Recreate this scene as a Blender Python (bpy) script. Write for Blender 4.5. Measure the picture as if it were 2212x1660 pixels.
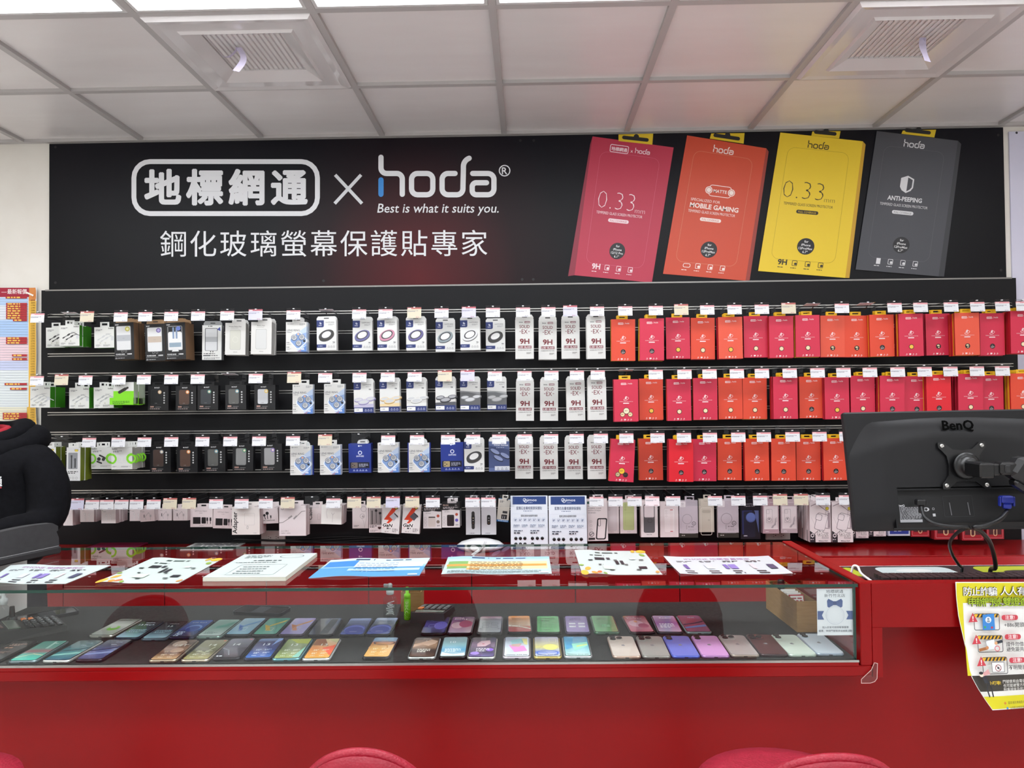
import bpy, math, random
from mathutils import Vector, Matrix
random.seed(7)
for _o in list(bpy.data.objects):
    bpy.data.objects.remove(_o)
SC = bpy.context.scene
COL = SC.collection
# ------------------------------------------------------------------ camera, world, exposure
FPX, CAMY, EYE = 1583.6, -3.62, 1.43
YAW, PIT, ROLL = 0.02218, 0.01847, -0.00945
_fw = Vector((-math.sin(YAW)*math.cos(PIT), math.cos(YAW)*math.cos(PIT), math.sin(PIT)))
_r = Vector((math.cos(YAW), math.sin(YAW), 0)); _u = _r.cross(_fw)
_rt = math.cos(ROLL)*_r + math.sin(ROLL)*_u
_up = -math.sin(ROLL)*_r + math.cos(ROLL)*_u
CAMP = Vector((0, CAMY, EYE))
cd = bpy.data.cameras.new('camera'); cam = bpy.data.objects.new('camera', cd); COL.objects.link(cam)
cd.sensor_width = 36; cd.lens = FPX/2212*36; cd.clip_start = .02; cd.clip_end = 100
cam.matrix_world = Matrix(((_rt.x, _up.x, -_fw.x, 0), (_rt.y, _up.y, -_fw.y, CAMY), (_rt.z, _up.z, -_fw.z, EYE), (0, 0, 0, 1)))
SC.camera = cam
SC.view_settings.view_transform = 'Standard'
SC.view_settings.look = 'None'
SC.view_settings.exposure = 0.26
SC.view_settings.gamma = 1.0
SC.view_settings.use_curve_mapping = False
SC.cycles.max_bounces = 7; SC.cycles.diffuse_bounces = 3; SC.cycles.glossy_bounces = 4
SC.cycles.transparent_max_bounces = 16; SC.cycles.transmission_bounces = 4
SC.cycles.caustics_reflective = False; SC.cycles.caustics_refractive = False
SC.cycles.use_denoising = True
WORLD_STRENGTH = 0.8       # soft daylight through the open shop front behind the camera
LAMP_STRENGTH = 8.5         # ceiling light panels
wd = bpy.data.worlds.new('world'); SC.world = wd; wd.use_nodes = True
wb = wd.node_tree.nodes['Background']; wb.inputs[0].default_value = (.95, .97, 1, 1); wb.inputs[1].default_value = WORLD_STRENGTH

def ray(px, py):
    return _fw + (px-1106)/FPX*_rt - (py-830)/FPX*_up
def atY(px, py, Y):
    d = ray(px, py); return CAMP + d*((Y-CAMY)/d.y)
def atZ(px, py, Z):
    d = ray(px, py); return CAMP + d*((Z-EYE)/d.z)

# ------------------------------------------------------------------ materials
def lin(h):
    h = h.lstrip('#'); o = []
    for i in (0, 2, 4):
        c = int(h[i:i+2], 16)/255
        o.append(c/12.92 if c <= .04045 else ((c+.055)/1.055)**2.4)
    return o
_M = {}
def mat(h, rough=.5, metal=0., spec=.5, coat=0.):
    key = (h, rough, metal, spec, coat)
    if key in _M: return _M[key]
    m = bpy.data.materials.new('surface_'+h.strip('#')); m.use_nodes = True
    b = m.node_tree.nodes['Principled BSDF']
    b.inputs['Base Color'].default_value = (*lin(h), 1)
    b.inputs['Roughness'].default_value = rough
    b.inputs['Metallic'].default_value = metal
    b.inputs['Specular IOR Level'].default_value = spec
    b.inputs['Coat Weight'].default_value = coat
    b.inputs['Coat Roughness'].default_value = .08
    _M[key] = m
    return m
def noisy(name, h1, h2, scale=(8, 8, 8), rough=.5, r2=None, bump=0., bscale=None, detail=3, spec=.5, voronoi=False):
    """two-tone noise over a surface, optional bump and roughness variation"""
    m = bpy.data.materials.new(name); m.use_nodes = True
    nt = m.node_tree; N = nt.nodes; L = nt.links; b = N['Principled BSDF']
    tc = N.new('ShaderNodeTexCoord'); mp = N.new('ShaderNodeMapping'); mp.inputs['Scale'].default_value = scale
    L.new(tc.outputs['Object'], mp.inputs[0])
    nz = N.new('ShaderNodeTexNoise'); nz.inputs['Scale'].default_value = 1; nz.inputs['Detail'].default_value = detail
    L.new(mp.outputs[0], nz.inputs['Vector'])
    cr = N.new('ShaderNodeValToRGB'); cr.color_ramp.elements[0].position = .35; cr.color_ramp.elements[1].position = .65
    cr.color_ramp.elements[0].color = (*lin(h1), 1); cr.color_ramp.elements[1].color = (*lin(h2), 1)
    L.new(nz.outputs['Fac'], cr.inputs[0]); L.new(cr.outputs[0], b.inputs['Base Color'])
    b.inputs['Roughness'].default_value = rough; b.inputs['Specular IOR Level'].default_value = spec
    if r2 is not None:
        mr = N.new('ShaderNodeMapRange'); mr.inputs[3].default_value = rough; mr.inputs[4].default_value = r2
        L.new(nz.outputs['Fac'], mr.inputs[0]); L.new(mr.outputs[0], b.inputs['Roughness'])
    if bump:
        mp2 = N.new('ShaderNodeMapping'); mp2.inputs['Scale'].default_value = bscale or scale
        L.new(tc.outputs['Object'], mp2.inputs[0])
        n2 = N.new('ShaderNodeTexVoronoi' if voronoi else 'ShaderNodeTexNoise'); n2.inputs['Scale'].default_value = 1
        L.new(mp2.outputs[0], n2.inputs['Vector'])
        bp = N.new('ShaderNodeBump'); bp.inputs['Strength'].default_value = bump; bp.inputs['Distance'].default_value = .002
        L.new(n2.outputs[0], bp.inputs['Height']); L.new(bp.outputs[0], b.inputs['Normal'])
    return m
def grad(stops, rough=.3, axis='Y', coat=0., fixed=None):
    """printed colour gradient along an object's own axis; stops = [(pos, hex)...]"""
    m = bpy.data.materials.new('printed_gradient'); m.use_nodes = True
    nt = m.node_tree; N = nt.nodes; L = nt.links; b = N['Principled BSDF']
    tc = N.new('ShaderNodeTexCoord'); sx = N.new('ShaderNodeSeparateXYZ'); L.new(tc.outputs['Generated'], sx.inputs[0])
    cr = N.new('ShaderNodeValToRGB'); el = cr.color_ramp.elements
    while len(el) < len(stops): el.new(.5)
    for e, (p, h) in zip(el, stops): e.position = p; e.color = (*lin(h), 1)
    L.new(sx.outputs[axis], cr.inputs[0]); L.new(cr.outputs[0], b.inputs['Base Color'])
    b.inputs['Roughness'].default_value = rough; b.inputs['Coat Weight'].default_value = coat; b.inputs['Coat Roughness'].default_value = .05
    return m
def clear(name, tint, ior=1.45, rough=0.0, refl=1.0):
    """thin clear sheet: transparent body, mirror reflection by Fresnel on its outer faces"""
    m = bpy.data.materials.new(name); m.use_nodes = True
    nt = m.node_tree; N = nt.nodes; L = nt.links
    for n in list(N):
        if n.type == 'BSDF_PRINCIPLED': N.remove(n)
    out = [n for n in N if n.type == 'OUTPUT_MATERIAL'][0]
    tr = N.new('ShaderNodeBsdfTransparent'); tr.inputs[0].default_value = (*tint, 1)
    gl = N.new('ShaderNodeBsdfGlossy'); gl.inputs['Roughness'].default_value = rough; gl.inputs[0].default_value = (refl, refl, refl, 1)
    fr = N.new('ShaderNodeFresnel'); fr.inputs[0].default_value = ior
    ge = N.new('ShaderNodeNewGeometry')
    iv = N.new('ShaderNodeMath'); iv.operation = 'SUBTRACT'; iv.inputs[0].default_value = 1; L.new(ge.outputs['Backfacing'], iv.inputs[1])
    mu = N.new('ShaderNodeMath'); mu.operation = 'MULTIPLY'; L.new(fr.outputs[0], mu.inputs[0]); L.new(iv.outputs[0], mu.inputs[1])
    mx = N.new('ShaderNodeMixShader'); L.new(mu.outputs[0], mx.inputs[0]); L.new(tr.outputs[0], mx.inputs[1]); L.new(gl.outputs[0], mx.inputs[2])
    L.new(mx.outputs[0], out.inputs[0])
    return m
def glow(name, h, s):
    m = bpy.data.materials.new(name); m.use_nodes = True
    b = m.node_tree.nodes['Principled BSDF']; b.inputs['Base Color'].default_value = (.8, .8, .8, 1)
    b.inputs['Emission Color'].default_value = (*lin(h), 1); b.inputs['Emission Strength'].default_value = s
    return m

# ------------------------------------------------------------------ text outlines (built-in font), cached
_T = {}
def glyphs(s, off=0.):
    k = (s, off)
    if k not in _T:
        cu = bpy.data.curves.new('t', 'FONT'); cu.body = s; cu.offset = off; cu.resolution_u = 2 if len(s) > 3 else 4
        o = bpy.data.objects.new('t', cu); me = bpy.data.meshes.new_from_object(o)
        vs = [(v.co.x, v.co.y) for v in me.vertices]; fs = [tuple(p.vertices) for p in me.polygons]
        bpy.data.objects.remove(o); bpy.data.curves.remove(cu); bpy.data.meshes.remove(me)
        if not vs: vs = [(0, 0)]
        _T[k] = (vs, fs, min(v[0] for v in vs), max(v[0] for v in vs), min(v[1] for v in vs), max(v[1] for v in vs))
    return _T[k]

# ------------------------------------------------------------------ geometry collector
class G:
    def __init__(s):
        s.v = []; s.f = []; s.fm = []; s.sm = []; s.mats = []; s.map = None; s.k = 1; s.eps = .00012; s.smooth = False
    def mi(s, m):
        if isinstance(m, str): m = mat(m)
        if m not in s.mats: s.mats.append(m)
        return s.mats.index(m)
    def add(s, vs, fs, m, smooth=None):
        b = len(s.v); s.v += [tuple(v) for v in vs]; i = s.mi(m)
        for f in fs:
            s.f.append([b+j for j in f]); s.fm.append(i); s.sm.append(s.smooth if smooth is None else smooth)
    # --- solids
    def box(s, x0, x1, y0, y1, z0, z1, m, M=None, front=None):
        vs = [Vector(p) for p in ((x0, y0, z0), (x1, y0, z0), (x1, y1, z0), (x0, y1, z0), (x0, y0, z1), (x1, y0, z1), (x1, y1, z1), (x0, y1, z1))]
        if M is not None: vs = [M @ v for v in vs]
        fs = [(0, 3, 2, 1), (4, 5, 6, 7), (1, 2, 6, 5), (2, 3, 7, 6), (3, 0, 4, 7), (0, 1, 5, 4)]
        if front is None: s.add(vs, fs, m)
        else:
            s.add(vs, fs[:5], m); s.add(vs, fs[5:], front)
    def rbox(s, x0, x1, y0, y1, z0, z1, m, b=.004, M=None):
        """box with bevelled edges"""
        xs = ((x0, x0+b), (x1, x1-b)); ys = ((y0, y0+b), (y1, y1-b)); zs = ((z0, z0+b), (z1, z1-b))
        vs = []; idx = {}
        for i in (0, 1):
            for j in (0, 1):
                for k in (0, 1):
                    for a, p in enumerate(((xs[i][0], ys[j][1], zs[k][1]), (xs[i][1], ys[j][0], zs[k][1]), (xs[i][1], ys[j][1], zs[k][0]))):
                        idx[i, j, k, a] = len(vs); vs.append(Vector(p))
        fs = []
        for i in (0, 1):
            q = [idx[i, 0, 0, 0], idx[i, 1, 0, 0], idx[i, 1, 1, 0], idx[i, 0, 1, 0]]; fs.append(q if i else q[::-1])
            q = [idx[0, i, 0, 1], idx[1, i, 0, 1], idx[1, i, 1, 1], idx[0, i, 1, 1]]; fs.append(q if not i else q[::-1])
            q = [idx[0, 0, i, 2], idx[1, 0, i, 2], idx[1, 1, i, 2], idx[0, 1, i, 2]]; fs.append(q if i else q[::-1])
        for i in (0, 1):
            for j in (0, 1):
                fs.append([idx[i, j, 0, 0], idx[i, j, 1, 0], idx[i, j, 1, 1], idx[i, j, 0, 1]])
                fs.append([idx[i, 0, j, 0], idx[i, 1, j, 0], idx[i, 1, j, 2], idx[i, 0, j, 2]])
                fs.append([idx[0, i, j, 1], idx[1, i, j, 1], idx[1, i, j, 2], idx[0, i, j, 2]])
                for k in (0, 1): fs.append([idx[i, j, k, a] for a in (0, 1, 2)])
        c = Vector(((x0+x1)/2, (y0+y1)/2, (z0+z1)/2)); out = []
        for f in fs:
            p = [vs[q] for q in f]; n = (p[1]-p[0]).cross(p[2]-p[0])
            out.append(f if n.dot(sum(p, Vector())/len(p)-c) > 0 else f[::-1])
        if M is not None: vs = [M @ v for v in vs]
        s.add(vs, out, m)
    def tube(s, path, r, m, n=8, closed=False, cap=True):
        path = [Vector(p) for p in path]; rs = r if isinstance(r, (list, tuple)) else [r]*len(path)
        rings = []; ref = None
        for i, p in enumerate(path):
            a = path[max(i-1, 0)]; b = path[min(i+1, len(path)-1)]
            if closed: a = path[i-1]; b = path[(i+1) % len(path)]
            t = (b-a).normalized()
            if ref is None: ref = Vector((0, 0, 1)) if abs(t.z) < .9 else Vector((1, 0, 0))
            x = t.cross(ref).normalized(); y = x.cross(t).normalized(); ref = y
            rings.append([p+rs[i]*(math.cos(2*math.pi*j/n)*x+math.sin(2*math.pi*j/n)*y) for j in range(n)])
        vs = [v for q in rings for v in q]; fs = []; k = len(rings)
        for i in range(k if closed else k-1):
            for j in range(n):
                a = i*n+j; b = i*n+(j+1) % n; c = ((i+1) % k)*n+(j+1) % n; d = ((i+1) % k)*n+j
                fs.append((a, d, c, b))
        s.add(vs, fs, m, True)
        if cap and not closed:
            s.add(rings[0], [tuple(range(n))], m); s.add(rings[-1], [tuple(range(n))[::-1]], m)
    def lathe(s, prof, m, n=24, M=None, sy=1., cap=True):
        """profile [(radius, height)] turned about Z"""
        vs = []; fs = []
        for r, z in prof:
            for j in range(n):
                v = Vector((r*math.cos(2*math.pi*j/n), r*sy*math.sin(2*math.pi*j/n), z)); vs.append(M @ v if M is not None else v)
        for i in range(len(prof)-1):
            for j in range(n):
                fs.append((i*n+j, i*n+(j+1) % n, (i+1)*n+(j+1) % n, (i+1)*n+j))
        s.add(vs, fs, m, True)
        if cap:
            if prof[0][0] > 1e-5: s.add(vs[:n], [tuple(range(n))[::-1]], m)
            if prof[-1][0] > 1e-5: s.add(vs[-n:], [tuple(range(n))], m)
    def slab(s, pts, z0, z1, m, b=.001, M=None, top=None, smooth=False):
        """outline in XY (counter-clockwise) raised from z0 to z1 with eased edges"""
        n = len(pts); c = (sum(p[0] for p in pts)/n, sum(p[1] for p in pts)/n)
        w = max(abs(p[0]-c[0]) for p in pts); h = max(abs(p[1]-c[1]) for p in pts)
        def ins(d): return [(c[0]+(p[0]-c[0])*(1-d/w), c[1]+(p[1]-c[1])*(1-d/h)) for p in pts]
        lv = [(ins(b), z0), (pts, z0+b), (pts, z1-b), (ins(b), z1)]
        vs = [Vector((x, y, z)) for q, z in lv for x, y in q]
        if M is not None: vs = [M @ v for v in vs]
        fs = [(i*n+j, i*n+(j+1) % n, (i+1)*n+(j+1) % n, (i+1)*n+j) for i in range(3) for j in range(n)]
        s.add(vs, fs, m, smooth); s.add(vs[:n], [tuple(range(n))[::-1]], m); s.add(vs[3*n:], [tuple(range(n))], top or m)
    # --- flat print on a surface: s.map(u, v, lift) -> point
    def _p(s, pts, faces, m):
        d = s.k*s.eps; s.k += 1
        if isinstance(m, str): m = mat(m, .45)
        s.add([s.map(u, v, d) for u, v in pts], faces, m)
    def poly(s, pts, m): s._p(pts, [tuple(range(len(pts)))], m)
    def rect(s, x0, y0, x1, y1, m): s._p([(x0, y0), (x1, y0), (x1, y1), (x0, y1)], [(0, 1, 2, 3)], m)
    def rrect(s, x0, y0, x1, y1, r, m): s.poly(rr(x0, y0, x1, y1, r), m)
    def frame(s, x0, y0, x1, y1, r, t, m):
        a = rr(x0, y0, x1, y1, r); b = rr(x0+t, y0+t, x1-t, y1-t, max(r-t, r*.3)); n = len(a)
        s._p(a+b, [(i, (i+1) % n, n+(i+1) % n, n+i) for i in range(n)], m)
    def circ(s, x, y, r, m, ry=None, rot=0., n=20):
        ry = r if ry is None else ry; c, q = math.cos(rot), math.sin(rot)
        P = [(r*math.cos(2*math.pi*i/n), ry*math.sin(2*math.pi*i/n)) for i in range(n)]
        s.poly([(x+a*c-b*q, y+a*q+b*c) for a, b in P], m)
    def ring(s, x, y, r, ri, m, k=1., rot=0., n=24):
        c, q = math.cos(rot), math.sin(rot); pts = []
        for R in (r, ri):
            for i in range(n):
                a, b = R*math.cos(2*math.pi*i/n), R*k*math.sin(2*math.pi*i/n); pts.append((x+a*c-b*q, y+a*q+b*c))
        s._p(pts, [(i, (i+1) % n, n+(i+1) % n, n+i) for i in range(n)], m)
    def line(s, pts, w, m, closed=False, rnd=False):
        P = [Vector((p[0], p[1])) for p in pts]; n = len(P); vs = []
        for i in range(n):
            a = P[i-1] if (i or closed) else P[i]; b = P[(i+1) % n] if (i < n-1 or closed) else P[i]
            t1 = (P[i]-a); t2 = (b-P[i])
            if t1.length < 1e-9: t1 = t2
            if t2.length < 1e-9: t2 = t1
            t = (t1.normalized()+t2.normalized()); t = t.normalized() if t.length > 1e-6 else t1.normalized()
            k = 1/max(.5, t.dot(t1.normalized())); nn = Vector((-t.y, t.x))*w/2*k
            vs += [tuple(P[i]+nn), tuple(P[i]-nn)]
        fs = [(2*i, 2*i+1, 2*((i+1) % n)+1, 2*((i+1) % n)) for i in range(n if closed else n-1)]
        s._p(vs, fs, m)
        if rnd:
            for e in (P[0], P[-1]): s.k -= .7; s.circ(e.x, e.y, w/2, m, n=12)
    def text(s, t, x, y, h, m, al='c', off=0., sx=1., fit=None, sh=0., rot=0.):
        """t with em height h; x,y = baseline point; fit = exact width"""
        strike = 0.
        if off > .012 and (off > .03 or any(ord(ch) > 0x2e80 for ch in t)): strike, off = off*h*.8, 0.
        vs, fs, a, b, lo, hi = glyphs(t, off)
        k = h; kx = (fit/(b-a) if fit else h*sx)
        x0 = {'c': (a+b)/2, 'l': a, 'r': b}[al]; c, q = math.cos(rot), math.sin(rot); out = []
        for vx, vy in vs:
            p, w = (vx-x0)*kx+vy*k*sh, vy*k; out.append((x+p*c-w*q, y+p*q+w*c))
        if strike:          # heavy lettering: the same outline laid down several times, slightly shifted
            k0 = s.k
            for i in range(8 if strike > .02*h else 4):
                q = 2*math.pi*(i+.5)/(8 if strike > .02*h else 4); s.k = k0+i*.3
                s._p([(x+strike*math.cos(q), y+strike*math.sin(q)) for x, y in out], fs, m)
        else: s._p(out, fs, m)
    def bars(s, x0, x1, y, h, n, m, gap=1.8, seed=1):
        """rows of short dashes for print too small to read"""
        rnd = random.Random(seed); pts = []; fs = []
        for i in range(n):
            yy = y-i*h*gap; x = x0; end = x0+(x1-x0)*(1 if i < n-1 else .7)
            while x < end:
                w = min(rnd.uniform(1.2, 4)*abs(h), end-x)
                b = len(pts); pts += [(x, yy), (x+w, yy), (x+w, yy+h), (x, yy+h)]; fs.append((b, b+1, b+2, b+3)); x += w+abs(h)*.8
        s._p(pts, fs, m)
    def build(s, name, parent=None, loc=None, M=None):
        o = bpy.data.objects.new(name, s.mesh(name)); COL.objects.link(o)
        if parent is not None: o.parent = parent
        if loc is not None: o.location = loc
        if M is not None: o.matrix_local = M
        return o
    def mesh(s, name):
        me = bpy.data.meshes.new(name); me.from_pydata([tuple(v) for v in s.v], [], s.f)
        for m in s.mats: me.materials.append(m)
        me.polygons.foreach_set('material_index', s.fm); me.polygons.foreach_set('use_smooth', s.sm); me.update()
        return me
def rr(x0, y0, x1, y1, r, n=5):
    r = min(r, abs(x1-x0)/2, abs(y1-y0)/2); o = []
    for cx, cy, a in ((x1-r, y1-r, 0), (x0+r, y1-r, 90), (x0+r, y0+r, 180), (x1-r, y0+r, 270)):
        for i in range(n+1):
            t = math.radians(a+90*i/n); o.append((cx+r*math.cos(t), cy+r*math.sin(t)))
    return o
def facing(y=0.):      # print on a surface that looks toward -Y
    return lambda u, v, d: Vector((u, y-d, v))
def lying(z=0.):       # print on a surface that looks up
    return lambda u, v, d: Vector((u, v, z+d))
def quadmap(a, b, c, d, lift, W=1., H=1.):   # corners bottom-left, bottom-right, top-right, top-left; u in 0..W, v in 0..H
    n = (b-a).cross(d-a).normalized()
    def f(u, v, k):
        u /= W; v /= H
        return a*(1-u)*(1-v)+b*u*(1-v)+c*u*v+d*(1-u)*v+n*(lift+k)
    return f
def tag(o, label=None, cat=None, group=None, kind=None):
    for k, v in (('label', label), ('category', cat), ('group', group), ('kind', kind)):
        if v: o[k] = v
    return o
def empty(name, loc=(0, 0, 0), rz=0., parent=None):
    o = bpy.data.objects.new(name, None); COL.objects.link(o); o.location = loc; o.rotation_euler = (0, 0, rz)
    o.empty_display_size = .05
    if parent: o.parent = parent
    return o
def struct(g, name, parent=None):
    o = g.build(name, parent)
    if parent is None: o['kind'] = 'structure'
    return o
ORD = ('first second third fourth fifth sixth seventh eighth ninth tenth eleventh twelfth thirteenth fourteenth fifteenth sixteenth seventeenth eighteenth nineteenth '
       'twentieth').split()
ORD += ['twenty-'+a for a in ORD[:9]]+['thirtieth']+['thirty-'+a for a in ORD[:9]]+['fortieth']

CEIL = 2.737; TILE = .605; GX0 = -.108; GY0 = -.591
RED = noisy('red_laminate', '#870608', '#8E090C', (3, 3, 3), .26, .34, spec=.2)
REDTOP = noisy('red_countertop', '#890709', '#900A0F', (3, 3, 3), .2, .26)
REDD = noisy('red_door_laminate', '#90080E', '#970B12', (3, 3, 3), .3, .38, spec=.4)
BLACKP = mat('#17171B', .5); ALU = mat('#B9B7B2', .35, .85); STEEL = mat('#8C8C8E', .3, 1.)
PAPER = mat('#ECECEA', .6); GLASS = clear('case_glass', (.955, .975, .965), 1.5); PLEX = clear('clear_plastic', (.93, .935, .94), 1.4)
GEDGE = mat('#0E3B30', .15)
# ------------------------------------------------------------------ room shell
XL, XR, YF = -4.3, 4.4, -7.2
wallm = noisy('painted_wall', '#E4DED4', '#E9E4DB', (5, 5, 5), .7, bump=.15, bscale=(60, 60, 60))
g = G(); g.box(XL-.1, XR+.1, 0, .12, -.05, 2.95, wallm); struct(g, 'wall_back')
g = G(); g.box(XL-.12, XL, YF, .12, -.05, 2.95, wallm); struct(g, 'wall_left')
g = G(); g.box(XR, XR+.12, YF, .12, -.05, 2.95, wallm); struct(g, 'wall_right')
g = G(); g.box(XL-.1, XR+.1, YF-.1, .1, -.12, 0, noisy('floor_tile', '#E4E2DE', '#EBE9E5', (4, 4, 4), .3)); struct(g, 'floor')
g = G(); g.box(XL-.1, XR+.1, YF, .1, CEIL+.012, CEIL+.1, noisy('ceiling_board', '#ECE6E4', '#F0EBE9', (2, 9, 2), .28, .34, spec=.6, bump=.05, bscale=(90, 200, 90)))
struct(g, 'ceiling')
g = G(); tb = mat('#BCB7B5', .45)
kx = range(-7, 8)
for k in kx:
    x = GX0+TILE*k
    if XL < x < XR: g.box(x-.013, x+.013, YF, 0, CEIL-.003, CEIL+.012, tb)
for j in range(0, 11):
    y = GY0-TILE*j; g.box(XL, XR, y-.013, y+.013, CEIL-.0025, CEIL+.012, tb)
g.box(XL, XR, -.024, 0, CEIL-.004, CEIL+.012, tb)
struct(g, 'trim_1')

# ceiling light panels: the seen ones over the counter; the rest are unseen, added to light the room
lampm = glow('light_diffuser', '#F6FAFF', LAMP_STRENGTH)
gf = G(); fr = mat('#D8D6D4', .4)
a = TILE/2-.014
for x0, x1, y0, y1 in ((-a, a, -a, -a+.012), (-a, a, a-.012, a), (-a, -a+.012, -a+.012, a-.012), (a-.012, a, -a+.012, a-.012)): gf.box(x0, x1, y0, y1, .0, .014, fr)
fm = gf.mesh('lamp_frame')
gd = G(); gd.box(-a+.012, a-.012, -a+.012, a-.012, .003, .012, lampm); dm = gd.mesh('diffuser')
def ceiling_light(i, j, label, group):
    o = empty('ceiling_light', (GX0+TILE*(i+.5), GY0-TILE*(j+.5), CEIL-.002)); tag(o, label, 'light', group)
    for n, m in (('lamp_frame', fm), ('diffuser', dm)):
        c = bpy.data.objects.new(n, m); COL.objects.link(c); c.parent = o
    return o
for n, i in enumerate((-3, -2, -1, 0)):
    ceiling_light(i, 1, 'square white ceiling light panel, %s from the left along the top of the photo' % ORD[n], 'ceiling light panels over the counter')
for i, j in ((-5, 1), (-4, 1), (1, 1), (2, 1), (4, 1), (-6, 4), (-4, 4), (-3, 4), (-1, 4), (0, 4), (2, 4), (3, 4), (5, 4), (-6, 7), (-4, 7), (-2, 7), (0, 7), (2, 7), (4, 7), (-5, 9), (-2, 9), (1, 9), (4, 9)):  # unseen panels, added for more and evener light on room and ceiling
    ceiling_light(i, j, 'added white ceiling light panel, unseen outside the frame of the photo', 'added ceiling light panels toward the shop front')

# air vents
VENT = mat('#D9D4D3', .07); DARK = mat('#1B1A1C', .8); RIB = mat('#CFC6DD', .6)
def vent(i, label, rx, ry, rl, tilt):
    o = empty('air_vent', (GX0+TILE*(i+.5), GY0-TILE*.5, CEIL)); tag(o, label, 'air vent', 'ceiling air vents')
    a = TILE/2-.012; c = .205; d = .145; z0 = -.016; z1 = .012
    g = G()
    def ringq(r0, h0, r1, h1):
        for q in range(4):
            t = [Matrix.Rotation(math.pi/2*k, 3, 'Z') for k in (q, q+1)]
            g.add([t[0] @ Vector((r0, -r0, h0)), t[1] @ Vector((r0, -r0, h0)), t[1] @ Vector((r1, -r1, h1)), t[0] @ Vector((r1, -r1, h1))], [(0, 3, 2, 1)], VENT)
    ringq(a, .012, a, -.006); ringq(a, -.006, a-.012, z0); ringq(a-.012, z0, a-.035, z0+.004); ringq(a-.035, z0+.004, c, z0+.004)
    g.build('face_plate', o)
    g = G()
    def ringr(r0, h0, r1, h1):
        for q in range(4):
            t = [Matrix.Rotation(math.pi/2*k, 3, 'Z') for k in (q, q+1)]
            g.add([t[0] @ Vector((r0, -r0, h0)), t[1] @ Vector((r0, -r0, h0)), t[1] @ Vector((r1, -r1, h1)), t[0] @ Vector((r1, -r1, h1))], [(0, 3, 2, 1)], VENT)
    ringr(c, z0+.004, c-.008, z0-.004); ringr(c-.008, z0-.004, d, .004); ringr(d, .004, d, .03)
    g.build('vent_collar', o)
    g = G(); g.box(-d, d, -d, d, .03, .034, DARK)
    for k in range(15):
        x = -d+.01+k*(2*d-.02)/14
        M = Matrix.Translation((x, 0, .016)) @ Matrix.Rotation(math.radians(tilt), 4, 'Y')
        g.box(-.0012, .0012, -d, d, -.010, .010, mat('#D2CCCC', .3), M)
    g.build('grille', o)
    g = G(); pts = []
    for k in range(11):
        t = k/10; w = .012; z = .004-.1*t; x = rx+.02*math.sin(t*3)*rl; y = ry-.03*t
        pts += [(x-w, y+.004*math.sin(6*t), z), (x+w, y, z-.006*t)]
    g.add(pts, [(2*k, 2*k+1, 2*k+3, 2*k+2) for k in range(10)], RIB, True)
    pts = []
    for k in range(9):
        t = k/8; x = rx-.055*t*rl; y = ry+.02*t; z = .0-.018*math.sin(math.pi*t)-.018*t; pts += [(x, y-.009, z), (x, y+.009, z+.004)]
    g.add(pts, [(2*k, 2*k+1, 2*k+3, 2*k+2) for k in range(8)], RIB, True)
    g.build('ribbon', o)
vent(-2, 'white ceiling air vent with knotted ribbon, above the shop name lettering', -.05, -.05, 1.3, 14)
vent(2, 'white ceiling air vent with hanging ribbon, above the yellow box picture', .06, -.02, -.4, 24)

# ------------------------------------------------------------------ banner board
BY = -.012
def bp(px, py): return atY(px, py, BY)
BW, BE, BB, BT = bp(106, 450).x, bp(2171, 450).x, 1.985, CEIL-.01
def banner_mat():
    m = bpy.data.materials.new('banner_print'); m.use_nodes = True
    nt = m.node_tree; N = nt.nodes; L = nt.links; b = N['Principled BSDF']
    tc = N.new('ShaderNodeTexCoord'); mp = N.new('ShaderNodeMapping')
    c = bp(905, 600); mp.inputs['Location'].default_value = (-c.x/.75, 0, -c.z/1.05); mp.inputs['Scale'].default_value = (1/.75, 0, 1/1.05)
    L.new(tc.outputs['Object'], mp.inputs[0])
    gr = N.new('ShaderNodeTexGradient'); gr.gradient_type = 'SPHERICAL'; L.new(mp.outputs[0], gr.inputs[0])
    cr = N.new('ShaderNodeValToRGB'); e = cr.color_ramp.elements
    e[0].position = 0; e[0].color = (*lin('#0D0D11'), 1); e[1].position = 1; e[1].color = (*lin('#551319'), 1)
    x = e.new(.35); x.color = (*lin('#1E0C10'), 1)
    L.new(gr.outputs[0], cr.inputs[0])
    sx = N.new('ShaderNodeSeparateXYZ'); L.new(tc.outputs['Object'], sx.inputs[0])
    mr = N.new('ShaderNodeMapRange'); mr.inputs[1].default_value = 2.25; mr.inputs[2].default_value = 2.7; L.new(sx.outputs['Z'], mr.inputs[0])
    mx = N.new('ShaderNodeMix'); mx.data_type = 'RGBA'; L.new(mr.outputs[0], mx.inputs[0]); L.new(cr.outputs[0], mx.inputs[6]); mx.inputs[7].default_value = (*lin('#090814'), 1)
    mx2 = N.new('ShaderNodeMix'); mx2.data_type = 'RGBA'; mx2.inputs[0].default_value = .55; L.new(cr.outputs[0], mx2.inputs[6]); L.new(mx.outputs[2], mx2.inputs[7])
    L.new(mx2.outputs[2], b.inputs['Base Color']); b.inputs['Roughness'].default_value = .42; b.inputs['Specular IOR Level'].default_value = .2
    return m
g = G(); g.box(BW, BE, -.011, -.002, BB, BT, '#1A1A1E', front=banner_mat())
g.map = lambda u, v, d: (lambda p: Vector((p.x, -.011-d, p.z)))(atY(u, v, -.011))
g.eps = .00003; W1 = mat('#E4E4E6', .5); W2 = mat('#D9DADD', .5)
g.frame(284, 344, 691, 467, 40, 10.5, W1)
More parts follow.
